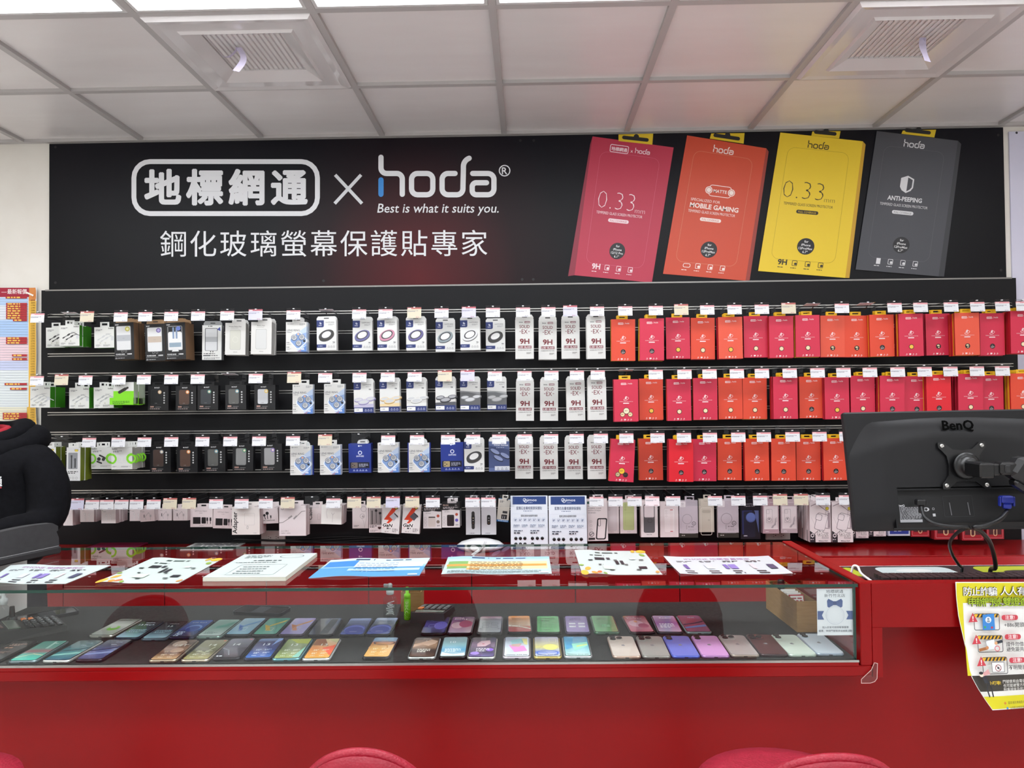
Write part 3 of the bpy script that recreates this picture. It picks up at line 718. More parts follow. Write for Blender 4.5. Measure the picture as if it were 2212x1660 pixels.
def a_cable(kind):
    c = {'k': '#2E2E30', 'w': '#C4C6C6', 'u': '#A9ABAB', '4': '#B4B6B6'}[kind]
    def f(g, H):
        g.text('belkin', 84, H-10, 11, '#2A2A2A', off=.02); g.bars(8, 42, H-14, 2.6, 2, '#4A4A4A', seed=3); g.bars(58, 84, H-34, 1.8, 2, '#A0A0A0')
        for k in range(4 if kind == '4' else 2):
            dx = k*16-(14 if kind == '4' else 0)
            P = [(22+dx, 42-k*8), (40+dx, 52-k*8), (52+dx, 60-k*8), (70+dx, 66-k*8), (84+dx, 60-k*8)]
            g.line(P, 3.2, c, rnd=True); g.line(P[1:3], 8, c); g.line([(16+dx, 38-k*8), (26+dx, 44-k*8)], 6, c)
        g.rect(84, 36, 97, 54, '#C9CACC')
        for x in (30, 56): g.ring(x, 24, 3.4, 2.4, '#8A8A5A')
        g.bars(8, 30, 14, 1.8, 3, '#8A8A8A', seed=1); g.bars(46, 80, 14, 1.8, 3, '#8A8A8A', seed=2)
    return f
GREEN = '#3E8F1E'
def T_cab(v): return pack('cable_box', 'box', .096, .0985, .0235 if v == 'k' else .038, '#DBDBD6', GREEN, a_cable(v), ('euro', '#D9D9D5', .044, .024, .002))
def a_acer(v):
    def f(g, H):
        g.text('acer', 16, H-13, 10, '#D8D8D8', off=.03)
        g.rrect(11, 46, 85, H-17, 6, '#8C8E8E'); g.rrect(13, 48, 83, H-19, 5, '#DADADA')
        if v == 'c':
            g.rect(14, H-52, 82, H-20, '#16181C'); g.rrect(16, 58, 80, H-46, 5, '#E2E2E0'); g.rect(18, 62, 78, 84, '#8DA0AE'); g.line([(40, H-24), (40, 104)], 9, '#8296B4'); g.line([(56, H-24), (56, 104)], 9, '#8296B4'); g.circ(66, H-30, 11, '#6F86D8'); g.poly([(30, 40), (66, 40), (60, 52), (36, 52)], '#D8D8D8')
        else:
            g.rect(14, 92, 82, 122, '#B2B4B8' if v == 'g' else '#BFAFA0'); g.text('acer', 48, 104, 6, '#8A8C90'); g.circ(68, H-33, 12, '#C9C04A' if v == 'g' else '#7A6CA8'); g.circ(68, H-33, 7, '#F0ECB0' if v == 'g' else '#B8ACD8'); g.ring(40, 41, 6, 4, '#8A8A8A'); g.ring(57, 41, 6, 4, '#8A8A8A')
        g.text('POWER BANK', 30, 23, 9, '#EDEDED', fit=45, off=.02); g.text('10000', 76, 23, 10, '#EDEDED', off=.02); g.bars(4, 90, 17, 1.8, 1, '#9A9A9A'); g.line([(5, 5), (8, 11), (11, 5)], 1, '#DCDCDC', closed=True); g.bars(14, 66, 6, 2.4, 1, '#BEBEBE')
    return f
def T_acer(v): return pack('power_bank_box', 'box', .0955, .176, .023, '#141416', '#7E6148', a_acer(v), ('flap', '#9A7A58', .085, .019, .004))
def a_whitepb(g, H):
    g.bars(30, 62, H-7, 4, 1, '#3A3A3A'); g.rrect(14, 46, 80, H-15, 6, '#4A4C4E'); g.rrect(17, 48, 77, H-18, 4, '#D2D3D4'); g.rect(17, 92, 77, 118, '#AEB0B2'); g.poly([(76, H-22), (92, H-8), (94, H-30)], '#3E4A9A')
    g.poly([(40, 45), (47, 45), (44, 36)], '#202022'); g.poly([(52, 45), (59, 45), (56, 36)], '#202022'); g.bars(8, 92, 30, 4, 1, '#3A3A3A'); g.rect(6, 19, 44, 25, '#55575A'); g.bars(48, 94, 20, 4, 1, '#4A4A4A', seed=3); g.bars(10, 90, 9, 3, 2, '#6A6A6A', seed=4)
def T_wpb(v): return pack('power_bank_box', 'box', .094, .167, .028, '#DEDEDA', '#8E9092', a_whitepb, ('flap', '#8A8B8B', .09, .02, .004))
def a_pack(v):
    def f(g, H):
        g.text('Wireless Battery Pack' if v == 'w' else 'Battery Pack', 48, H-20, 8, '#5A5855', fit=62 if v == 'w' else 38, off=.01); g.bars(26, 78, H-26, 2, 1, '#9A9894')
        g.rrect(23, 24, 76, H-34, 7, '#9F9E97'); g.rrect(24, 25, 75, H-35, 7, '#CBCABF' if v == 'w' else '#D2D2D0')
        if v == 'w': g.ring(50, 74, 14, 12.6, '#DAD9CE')
        g.text('SAMSUNG', 50, 11, 6, '#5A5855', fit=20)
    return f
def T_pack(v): return pack('battery_pack_box', 'box', .0975, .151, .0155, '#DBD9D5', '#B5B2AE', a_pack(v), ('flap', '#DBD9D5', .066, .02, .016))
def a_car(g, H):
    g.rect(0, 0, 100, 62, '#7ED321'); g.bars(8, 48, H-15, 2.6, 2, '#4A4A4A'); g.line([(30, 56), (58, 72)], 15, '#2E2C2A', rnd=True); g.line([(56, 71), (70, 78)], 10, '#3A3836', rnd=True)
def x_car(tm, w, h, t):
    g = G(); g.box(-w*.66, w*.5, -.004, t-.001, -h-.004, -h*.72, '#7ED321'); g.map = facing(-.004); g.bars(-.05, .03, -h*.9, .003, 3, '#3A6A14', seed=4); g.circ(.052, -h*.86, .001, '#3A6A14'); tm.kid('base_tray', g.mesh('base_tray'))
def T_car(v): return pack('car_charger_box', 'box', .097, .102, .02, '#E8E8E4', '#C8D8BE', a_car, None, x_car)
PBC = {'k': ('#15171A', 'black'), 'n': ('#5A4338', 'brown'), 'd': ('#3E4246', 'dark grey'), 'g': ('#5F5F5C', 'grey'), 'w': ('#C9CBCE', 'white'), 'b': ('#4A3A34', 'dark brown'), 's': ('#8C8D8C', 'silver'), 'i': ('#A2A2A2', 'light silver')}
def a_pb(v, tall):
    c = PBC[v][0]; st = {'k': '#D8B48C', 'n': '#E08A4A', 'd': '#5A9A86', 'g': '#6A9AA8', 'w': '#E8C85A', 'b': '#9AA0A4', 's': '#3E9A6A', 'i': '#8A6AC8'}[v]
    def f(g, H):
        g.text('M-FAST', 44, H-12, 8, '#D4D4D4', off=.03, fit=26); g.rrect(14, 26, 66, H-18, 8, '#2A2C30'); g.rrect(16, 28, 65, H-20, 7, c); g.bars(34, 48, 33, 2, 1, '#8A8A8A')
        g.circ(57, H-30, 9, st); g.circ(57, H-30, 5.5, '#E8DCC8')
        for k in range(5): g.circ(79, H-34-k*12, 4, '#C4C4C4', n=10)
        g.text('10000' if tall else '5000', 20, 14, 9, '#E2B4A4', off=.03); g.bars(36, 76, 14.5, 2, 1, '#9A9A9A'); g.bars(10, 80, 6, 3, 1, '#B4A4A0', seed=3)
    return f
def T_pb(v): return pack('power_bank_box', 'box', .1, .118, .026, '#0F0F12', '#121215', a_pb(v, False), ('euro', '#121214', .06, .018, 0))
def T_pbt(v): return pack('power_bank_box', 'box', .1, .128, .026, '#0F0F12', '#121215', a_pb(v, True), ('euro', '#121214', .06, .018, 0))
def a_usb(g, H):
    g.rrect(12, 84, 80, H-38, 4, '#8E9094'); g.line([(36, H-60), (36, 88)], 8, '#26262A'); g.line([(62, H-80), (62, 92)], 9, '#26262A'); g.rect(30, H-72, 42, H-56, '#3A3A3E'); g.rect(55, H-96, 69, H-78, '#4A4A4E'); g.rrect(58, H-26, 84, H-14, 3, '#5A4A20'); g.rrect(60, H-30, 82, H-16, 3, '#E0C84A')
    g.bars(12, 84, 62, 6, 2, '#3A3A3A'); 
    for x in (22, 48, 74): g.ring(x, 20, 8, 6.6, '#6A6A6A')
def T_usb(v): return pack('cable_box', 'box', .066, .157, .018, '#D9D9D9', '#6E7A22', a_usb if v == 'f' else None, ('euro', '#E4E4E0', .05, .02, 0))
def a_bud(v):
    c = {'k': '#2E2E30', 'w': '#D6D6D4'}[v]
    def f(g, H):
        g.text('belkin', 16, H-10, 11, '#2A2A2A', off=.02); g.bars(8, 50, H-18, 2.6, 2, '#5A5A5A')
        for x in (4, 96):
            g.ring(x, 50, 22, 14, '#86D82E', n=24) if 0 < x-22 else None
        P = [(100, 72), (92, 71), (82, 66), (76, 58), (76, 46), (82, 36), (92, 30), (100, 29)]; g.line(P, 9, '#7FD42A')
        g.line([(0, 70), (8, 70), (16, 64), (21, 55), (21, 45), (16, 36), (8, 30), (0, 30)], 9, '#7FD42A')
        g.line([(42, 66), (62, 56), (68, 52)], 8, c, rnd=True); g.line([(30, 36), (50, 28)], 8, c, rnd=True); g.circ(60, 46, 8, c); g.circ(38, 48, 9, c)
        g.bars(6, 24, 14, 2, 2, '#9A9A9A'); g.bars(46, 92, 14, 2, 2, '#9A9A9A', seed=3)
    return f
def T_bud(v): return pack('earbud_box', 'box', .099, .103, .022, '#D9D9D5', '#BEBDB6', a_bud(v), ('euro', '#E4E4E0', .05, .024, .002))
def a_blue(v):
    def f(g, H):
        g.circ(46, H-10, 4, '#D4DCF4'); g.bars(52, 66, H-11.5, 4, 1, '#C4CCEA'); g.ring(51, H-40, 9, 5.5, '#D8DEF4'); g.text('SAPPHIRE', 51, H-58, 9, '#D8DEF4', fit=34, off=.03)
        g.rect(6, 20, 92, 46, '#16182A'); q = '#7A6E66' if v == 'a' else '#BCA878'; g.rrect(12, 20, 40, 45, 4, q)
        for k in range(3): g.circ(18+(k % 2)*8, 26+k*6, 2.6, '#2A2A2E', n=10)
        g.bars(46, 86, 36, 3, 3, '#B4B8CC'); 
        for x in (24, 38, 52, 64, 78): g.line([(x-4, 8), (x, 14), (x+4, 8)], 1.6, '#BAC6EE', closed=True)
    return f
def T_blue(v): return pack('blue_lens_protector_box', 'box', .109, .139, .012, '#1F3690', '#182A78', a_blue(v), ('flap', '#E4E4E2', .05, .018, .014))
def a_pvd(g, H):
    g.poly([(0, H-20), (100, H-40), (100, 18), (0, 18)], '#3E4A74'); 
    for x, y in ((30, 98), (46, 66), (78, 78)): g.circ(x, y-4, 26, '#1E2438', ry=10, rot=-.5); g.circ(x, y, 24, '#8C98C0', ry=9, rot=-.5)
    g.text('PVD65 Stainless', 60, H-22, 10, '#E8ECF8', fit=68, off=.02); g.bars(36, 92, H-32, 3, 1, '#B4BCDA'); g.poly([(28, 6), (100, 6), (100, 26), (28, 26)], '#C9CCD4'); 
    for x in (44, 64, 84): g.line([(x-5, 10), (x, 20), (x+5, 10)], 1.4, '#5A5E70', closed=True)
def T_pvd(v): return pack('lens_protector_card', 'box', .096, .141, .009, '#5A6894', '#D4D4D4', a_pvd, ('flap', '#DDDDDA', .094, .02, 0))
KIND = {  # type: (builder, adjective(variant), noun, class word)
 'H': (T_red, lambda v: HUE[v[0]][2], 'screen protector box', 'red', lambda v: 'with '+DOT[v[1]]),
 'Y': (T_yel, lambda v: 'yellow', 'screen protector box', 'red', lambda v: ''),
 'G': (T_solid, lambda v: 'white', 'screen protector box', 'white 9H', lambda v: ''),
 'F': (T_ring, lambda v: 'white', 'lens protector card', 'lens card', lambda v: 'with %s ring' % RINGC[v][1]),
 'L': (T_lens, lambda v: 'white', 'lens protector card', 'lens card', lambda v: 'with %s lenses' % LENSC[v][2]),
 'V': (T_pvd, lambda v: 'blue-grey', 'lens protector card', 'lens card', lambda v: ''),
 'E': (T_lr, lambda v: 'white and blue', 'lens ring box', 'lens ring', lambda v: ''),
 'A': (T_cab, lambda v: 'white and green', 'cable box', 'green cable', lambda v: {'k': 'with black cables', 'w': 'with white cables', 'u': 'with grey cables', '4': 'with four plugs'}[v]),
 'B': (T_acer, lambda v: 'black and kraft', 'power bank box', 'kraft', lambda v: {'g': 'with grey band', 'b': 'with tan band', 'c': 'with blue cable'}[v]),
 'C': (T_wpb, lambda v: 'white', 'power bank box', 'windowed power bank', lambda v: 'with grey window'),
 'D': (T_pack, lambda v: 'pale grey', 'battery pack box', 'battery pack', lambda v: 'with round mark' if v == 'w' else 'with plain pack'),
 'R': (T_car, lambda v: 'bright green', 'car charger box', 'car charger', lambda v: ''),
 'P': (T_pb, lambda v: 'black', 'power bank box', 'black power bank', lambda v: 'showing %s pack' % PBC[v][1]),
 'Q': (T_pbt, lambda v: 'tall black', 'power bank box', 'black power bank', lambda v: 'showing %s pack' % PBC[v][1]),
 'U': (T_usb, lambda v: 'white and olive', 'cable box', 'olive cable', lambda v: ''),
 'J': (T_bud, lambda v: 'white', 'earbud box', 'earbud', lambda v: 'with green rings, %s earbuds' % {'k': 'black', 'w': 'white'}[v]),
 'S': (T_blue, lambda v: 'dark blue', 'lens protector box', 'blue box', lambda v: ''),
}
def template(k, v):
    if (k, v) not in _PK: _PK[k, v] = KIND[k][0](v)
    return _PK[k, v]
THK = {'H': .011, 'Y': .011, 'G': .0125, 'F': .0095, 'L': .0095, 'V': .0095, 'E': .0125, 'A': .039, 'B': .0236, 'C': .0285, 'D': .016, 'R': .0215, 'P': .0265, 'Q': .0265, 'U': .0185, 'J': .0225, 'S': .0125}
# one line per row: kind,variant,centre px,top py of the box,count in the stack
ST = ['''A k 120 708 1;A k 150 703 4;A w 225 707 1;B g 267 697 4;B b 334 700 2;B c 378 697 4;C w 458 703 1;D w 509 698 3;D p 565 696 4;E - 640 696 4;F b 705 692 4;F p 783 693 3;F k 836 692 5;F v 898 692 4;F s 962 696 2;F w 1015 692 3;F b 1070 696 1;
G - 1133 690 3;G - 1183 692 2;G - 1232 690 2;G - 1287 689 4;H ok 1346 690 3;H ck 1408 688 4;H cy 1464 686 2;H om 1518 687 2;H ly 1577 685 3;H cm 1632 683 2;H cm 1687 683 3;H cm 1744 681 3;H lx 1798 682 2;H ox 1850 682 2;H ok 1904 680 3;H cy 1967 678 4;H cx 2025 678 2;H lx 2088 676 5;H ck 2142 677 3;H cm 2209 672 5''',
'''A 4 87 836 3;A u 171 838 2;A u 224 837 2;R - 267 826 5;P k 342 834 1;P n 402 834 1;P d 449 833 1;P g 509 832 2;P w 572 832 2;E - 654 831 2;E - 722 830 2;L p 785 827 4;L g 841 825 4;L s 899 824 5;L b 962 822 4;L d 1015 822 3;L e 1073 822 1;
G - 1134 825 1;G - 1186 825 1;G - 1243 823 3;G - 1289 821 4;H ct 1352 820 4;H oy 1406 818 2;H cm 1466 819 3;H cm 1523 817 3;H om 1577 816 2;H om 1630 816 2;H cm 1696 814 5;H ok 1752 814 2;H cy 1807 815 3;H cm 1863 812 3;H ck 1927 812 4;H ck 1979 813 3;H rk 2027 810 4;H cm 2096 808 6;H ck 2140 811 3;H om 2209 807 5''',
'''U f 106 966 4;U f 159 967 5;J k 219 967 2;J w 263 967 5;Q b 346 963 2;Q n 404 963 2;Q g 464 962 1;Q s 525 960 1;Q i 586 959 2;E - 649 963 3;E - 713 962 3;S a 777 959 4;E - 838 957 3;E - 905 957 2;S b 976 956 2;F b 1024 955 3;V - 1078 954 3;
G - 1132 950 1;G - 1185 951 1;G - 1239 951 1;G - 1288 950 2;H cT 1346 950 4;H uk 1405 948 2;H rk 1471 950 5;H ck 1521 949 3;H ok 1576 948 2;H ok 1634 948 3;H ok 1692 948 3;H ok 1746 948 2;H ok 1804 947 3;H lk 1873 947 6''']
for r, line in enumerate(ST):
    cnt = {}
    for e in line.replace('\n', '').split(';'):
        k, v, px, py, n = e.split(); px = float(px); py = float(py); n = int(n)
        _, adj, noun, cls, det = KIND[k]
        cnt[cls] = cnt.get(cls, 0)+1; o = ORD[cnt[cls]-1]
        tk = THK[k] if not (k == 'A' and v == 'k') else .0245
        yf = -(.10+.028*min(n, 4)) if k not in 'AB' else -.185
        yf = min(yf, -.045-n*tk); yf = max(yf, -.222)
        if k == 'S': yf = -.12
        if (r, px) == (0, 120): yf = -.078
        if r == 2 and px == 905: yf = -.16
        p = atY(px, py, yf)
        rz = random.uniform(-.012, .012); ry = random.uniform(-.01, .01)
        if (r, px) == (2, 1346): ry = .055
        if (r, px) in ((0, 509), (0, 565)): ry = .02
        if k == 'B': ry = -.03
        grp = '%s stacks in the %s hook row' % (cls, ROW[r])
        for i in range(n):
            vv = v; kk = k
            if k == 'H' and i:                     # mixed colours further back in a stack
                vv = random.choice('ccor')+v[1]
                if random.random() < .12 or (r == 0 and px < 1420 and i > 1): kk, vv = 'Y', '-'
            if k == 'A' and v == '4': vv = 'u' if i else v
            if k == 'E' and r == 2 and i == n-1 and px in (649, 905): kk, vv = 'S', 'a'
            y = yf+i*tk
            if y+tk > SFR-.002: break
            jx = random.uniform(-.0022, .0022) if i else 0; jz = random.uniform(-.003, .001) if i else 0
            a2, d2 = KIND[kk][1](vv), KIND[kk][4](vv); n2 = KIND[kk][2]
            if n == 1: lb = '%s %s %s, alone, %s %s stack, %s hook row' % (a2, n2, d2, o, cls, ROW[r])
            elif i == 0: lb = '%s %s %s, front of %s %s stack, %s hook row' % (a2, n2, d2, o, cls, ROW[r])
            else: lb = '%s %s, %s from front in %s %s stack, %s hook row' % (a2, n2, ORD[i], o, cls, ROW[r])
            lb = ' '.join(lb.replace(' ,', ',').split())
            if len(lb.split()) > 16: lb = lb.replace(' hook row', ' row')
            if len(lb.split()) > 16: lb = lb.replace(n2+' ', n2.split()[-1]+' ', 1)
            inst(template(kk, vv), (p.x+jx, y, p.z+jz), lb, grp, (0, ry+(random.uniform(-.006, .006) if i else 0), rz))
# ------------------------------------------------------------------ bottom row: assorted accessories, each kind with its own print
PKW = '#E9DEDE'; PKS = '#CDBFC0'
def apple(k):
    def f(g, H):
        g.circ(8, H-6, 2.2, '#3A3A3A'); g.bars(14, 40, H-14, 2, 1, '#6A6A6A')
        if k == 'c':
            for x in (34, 64): g.rrect(x-5, H*.52, x+5, H*.66, 2, '#F4EEEE'); g.frame(x-5, H*.52, x+5, H*.66, 2, .8, '#9A9494'); g.line([(x, H*.52), (x+4, H*.3), (x, H*.1)], 3, '#F6F2F2'); g.line([(x+2, H*.52), (x+6, H*.3), (x+2, H*.1)], .7, '#A8A0A0')
        else:
            g.line([(40, H*.15), (34, H*.4), (48, H*.6), (60, H*.75), (66, H*.6)], 1.6, '#8E8686'); g.line([(28, H*.35), (28, H*.6)], 5, '#3A3636'); g.rrect(66, H*.36, 78, H*.56, 2, '#BFB6B6'); g.line([(72, H*.36), (70, H*.08)], 1.4, '#8E8686')
    return f
def power(g, H):
    g.text('65W Power Adapter', 48, H-16, 8, '#8A8080', fit=54); g.bars(40, 62, H-24, 2, 1, '#B0A6A6'); g.rect(12, 14, 46, H*.52, '#1C1A1C'); g.rrect(50, 15, 70, H*.51, 3, '#1C1A1C')
    for x in (76, 90): g.line([(x, 14), (x, H*.5)], 3, '#2A282A'); g.rect(x-4, H*.32, x+4, H*.5, '#2A282A')
    g.text('SAMSUNG', 50, 5, 4, '#8A8080')
def adapter(g, H):
    old = g.map; g.map = lambda u, v, d: old(18-v, u, d); g.text('Adapter', 4, 0, 22, '#1E1C1C', al='l', off=.02, fit=78); g.map = old
    g.frame(45, 34, 82, H-22, 3, 1, '#CFC9C6'); g.frame(53, 20, 59, 32, 3, 1, '#8E8886'); g.bars(78, 92, 5, 2, 1, '#AAAAAA')
def cabletxt(g, H):
    old = g.map; g.map = lambda u, v, d: old(26-v, u, d); g.text('Cable', 24, 0, 28, '#1E1C1C', al='l', off=.02, fit=72); g.map = old
    g.frame(58, 24, 74, 58, 3, 1.2, '#B9B0B0'); g.line([(66, 24), (66, 2)], 3, '#DAD2D2'); g.rect(82, H*.62, 96, H*.74, '#C4BCBC')
def buds(g, H):
    g.text('SAMSUNG', 38, H-10, 6, '#6A6464'); g.circ(40, H*.66, 9, '#1E1C1E'); g.circ(24, H*.54, 7, '#1E1C1E'); g.line([(40, H*.6), (42, H*.3)], 4, '#2A282A'); g.line([(24, H*.5), (30, H*.28)], 4, '#2A282A'); g.rect(56, H*.36, 63, H*.52, '#2A282A'); g.line([(60, H*.36), (58, H*.26)], 2, '#2A282A'); g.text('TYPE-C EARPHONES', 46, 15, 7, '#3A3636', fit=72, off=.02)
def gcab(g, H):
    g.ring(12, H-11, 5, 3.4, '#8A8484'); g.line([(0, 48), (14, 50), (30, 60), (44, 70)], 2.4, '#8E8886'); g.line([(34, 64), (48, 74)], 6, '#9A9494'); g.line([(98, 92), (84, 90), (70, 76), (58, 66)], 2.4, '#8E8886'); g.line([(66, 74), (54, 62)], 6, '#9A9494'); g.text('2 m USB-C', 22, 16, 7, '#8A8484', fit=28); g.text('cable / câble', 25, 8, 6.5, '#8A8484', fit=34)
def wbud(g, H):
    g.line([(30, H-10), (24, H*.6), (30, H*.3)], 1.2, '#B8B0B0'); g.line([(50, H*.6), (56, H*.48), (64, H*.6)], 2, '#C4BCBC'); g.line([(56, H*.5), (55, 10)], 1.2, '#B8B0B0'); g.circ(28, H-12, 6, '#EDEAEA')
def gbud(g, H):
    g.ring(18, H-13, 6, 4.4, '#8A8484'); g.ring(70, H-24, 17, 15, '#9A9292'); g.ring(62, H-68, 15, 13, '#9A9292'); g.circ(66, H-70, 7, '#B0A8A8'); g.line([(84, H-36), (88, H-70), (78, 10)], 1.2, '#9A9292'); g.line([(60, H-84), (70, H-100), (76, 4)], 1.2, '#9A9292'); g.bars(10, 42, 16, 3, 2, '#6A6464')
def atech(g, H):
    g.rect(0, H-18, 100, H, '#F2EEEE'); g.ring(14, H-9, 5, 4, '#7A7474'); g.text('audio-technica', 56, H-12, 9, '#4A4444', fit=56); g.rect(4, 54, 92, H-22, '#9A9090'); g.line([(22, H-40), (22, 60)], 6, '#201E20', rnd=True); g.circ(50, H-38, 9, '#201E20'); g.line([(50, H-40), (52, 66)], 4, '#201E20'); g.circ(78, H-56, 9, '#201E20'); g.line([(78, H-60), (80, 62)], 4, '#201E20')
    g.bars(6, 54, 44, 5, 2, '#4A4040'); g.poly([(62, 40), (86, 40), (86, 30), (74, 22), (62, 30)], '#3A1014'); g.bars(8, 58, 14, 4, 2, '#9A8E8E')
def gan(c):
    def f(g, H):
        g.text('35W', 14, H-12, 10, '#C9B884', off=.03); g.poly([(52, H-18), (78, H-18), (48, H*.56), (74, H*.56), (6, 22), (38, H*.46), (10, H*.46)], '#D8401E'); g.circ(74, H-16, 10, '#4A3E1A'); g.circ(74, H-16, 7, '#D8C060')
        g.poly([(40, H*.58), (64, H*.74), (88, H*.62), (66, H*.44)], c); g.poly([(64, H*.74), (88, H*.62), (88, H*.56), (66, H*.68)], '#3A3A3E')
        g.poly([(0, 32), (62, 34), (70, 56), (8, 54)], '#F2EFEC'); g.text('GaN', 32, 36, 24, '#1E1A1A', off=.05, sh=.2, fit=52); g.bars(30, 58, 24, 7, 1, '#2A2626'); g.bars(62, 92, 24, 4, 3, '#8A8484'); g.bars(20, 50, 6, 6, 1, '#BAB2B0')
    return f
def poyoc(c):
    def f(g, H):
        g.rect(0, H-38, 100, H, '#161416'); g.text('PO·OC', 22, H-14, 10, '#E8C8B8', off=.03); g.text('2m', 78, H-14, 10, '#D8D0D0', sh=.2); g.bars(6, 90, H-24, 4, 2, '#C8C0C0'); g.poly([(0, H-44), (50, H-34), (100, H-40), (100, H-50), (0, H-56)], '#E6E0E0'); g.text('LED display', 28, H-49, 6, '#2A2626', sh=.2)
        g.rrect(28, 8, 68, H-64, 6, c); g.rect(30, H-72, 66, H-66, '#3A3636'); g.circ(82, H-62, 8, '#B8503A'); g.circ(82, H-94, 9, '#8A7A6E' if c[1] != '2' else '#6A5AB8')
        for k in range(3): g.frame(5, 12+k*18, 18, 25+k*18, 2, 1, '#9A9292')
        g.text('35W', 84, 12, 8, '#4A4444', off=.03)
    return f
def band(c):
    def f(g, H):
        g.line([(50, H*.2), (50, H*.62)], 22, c, rnd=True); g.rrect(38, H*.28, 62, H*.56, 9, '#121214'); g.text('08', 50, H*.46, 9, '#E8D8B8' if c[1] == '2' else '#D8D8E8'); g.text('30', 50, H*.39, 9, '#E8E0D8'); g.circ(50, H*.33, 4, '#6A4A2A'); g.bars(26, 76, 9, 3, 1, '#4A4848')
        g.circ(92, H-16, 6, '#E06A4A')
    return f
def titan(g, H):
    g.rect(0, 0, 100, 16, '#1F6FB0'); g.text('TITAN', 50, 4, 12, '#DCE8F4', fit=84, off=.03, sh=.2); g.bars(14, 50, H-20, 5, 2, '#4A4646'); g.rrect(36, 24, 84, 62, 5, '#1A1A1E'); g.line([(48, 30), (50, 52)], 4, '#C8C8CC'); g.line([(64, 30), (66, 52)], 4, '#C8C8CC'); g.rect(44, 72, 84, 92, '#3A3A3E')
def hybrid(g, H):
    g.rrect(2, H-24, 40, H-12, 3, '#2E5A4E'); g.text('Black', 20, H-21, 8, '#DCE8E4')
    for k, t in enumerate(('CLASSIC', 'HYBRID CASE', 'WITH STASH', 'STAND')): g.text(t, 5, H-38-k*11, 9, '#7A7272' if k else '#2E5A4E', al='l', fit=(40, 66, 62, 38)[k])
    q = [(70+x*.99+y*.1, 58+y*.99-x*.02) for x, y in rr(-26, -52, 24, 54, 9)]; g.poly(q, '#26262A'); q = [(70+x*.99+y*.1, 58+y*.99-x*.02) for x, y in rr(-20, -46, 18, 48, 6)]; g.poly(q, '#EADFDF'); g.frame(52, 72, 66, 108, 5, 2, '#26262A')
    for k in range(3): g.ring(18, 96-k*20, 5.5, 4.4, '#A8A0A0')
    g.ring(20, 34, 12, 9.5, '#2A282A'); g.line([(12, 30), (28, 38)], 3, '#2A282A'); g.rect(4, 6, 36, 16, '#2A282A')
def caseprint(c, d, slot=None, cam=3, txt=True):
    def f(g, H):
        g.rrect(18, 20, 84, H-16, 9, d); g.rrect(19.4, 21.4, 82.6, H-17.4, 8, c)
        for k in range(cam): g.ring(32, H-30-k*15, 5.4, 3.2, d)
        if slot: g.frame(30, 44, 80, H*.62, 5, 1.2, slot)
        if txt: g.text('SAMSUNG', 52, 9, 5, '#7A7272')
    return f
def fold(g, H):
    g.text('SAMSUNG', 48, H-12, 5, '#6A6262'); g.rrect(18, 28, 80, H-26, 8, '#5F5D60'); g.rrect(20, H*.54, 78, H-28, 7, '#E9DEE0'); g.frame(16, 26, 82, H-24, 9, 2, '#3A383A'); g.frame(40, H*.4, 66, H*.5, 5, 2, '#3E3C3F'); g.text('Galaxy Z Flip', 48, 14, 6, '#4A4444', off=.02)
def grip(g, H):
    g.text('Silicone Grip Case', 52, H-20, 7, '#7A6E6E', fit=48, off=.02); g.rrect(22, 26, 80, H-36, 9, '#F1E8E8'); g.frame(22, 26, 80, H-36, 9, 1, '#D0C4C4'); g.line([(62, 40), (62, H-50)], 16, '#EFE2E2'); g.rect(55, H-46, 70, H-42, '#B8303A'); g.rect(55, 30, 70, 34, '#B8303A')
    for k in range(3): g.ring(34, H-50-k*14, 5, 3.6, '#D0C4C4')
def magclear(g, H):
    g.rect(0, 0, 100, 24, '#2E2C26'); g.bars(12, 36, 10, 4, 1, '#C8C4BC'); g.frame(8, 22, 92, H-10, 8, 1.2, '#BEB4BA'); g.rrect(2, H-36, 34, H-6, 3, '#E9E1E4'); g.ring(18, H-18, 5, 3.6, '#6A6468'); g.text('imos', 18, H-31, 7, '#8A8488'); g.ring(42, H*.5, 27, 24.5, '#9A9298'); g.rrect(36, H*.22, 42, H*.34, 2, '#B4AAB0'); g.ring(78, H*.38, 11, 8, '#6A666A'); g.text('N', 78, H*.36, 8, '#4A484A', off=.04); g.bars(48, 90, H*.28, 5, 1, '#8E868C'); g.bars(48, 92, H*.22, 3, 2, '#B0A8AC')
def pixel(g, H):
    g.text('Google', 44, H-16, 8, '#8A8278'); g.frame(12, -20, 86, H*.74, 12, 3, '#E9E3D6'); g.line([(32, H*.62), (68, H*.62)], 20, '#BDB5A6', rnd=True); g.ring(66, H*.36, 5, 3.6, '#8A8278')
def dark(g, H):
    g.text('Aramid Fiber', 44, H-20, 8, '#B4B0B8', fit=46); g.text('Magnetic Case', 46, H-30, 8, '#B4B0B8', fit=54); g.poly([(8, H*.74), (60, H*.74), (36, 24), (8, 24)], '#2A3060'); g.poly([(70, H*.74), (92, H*.74), (92, 30)], '#5A6494'); g.rrect(16, 10, 74, H*.72, 6, '#1E1E30'); g.circ(52, H*.56, 25, '#4A5A94'); g.circ(52, H*.57, 22, '#5E70AC'); g.text('OPPO', 24, 14, 7, '#D8D4DC', off=.03)
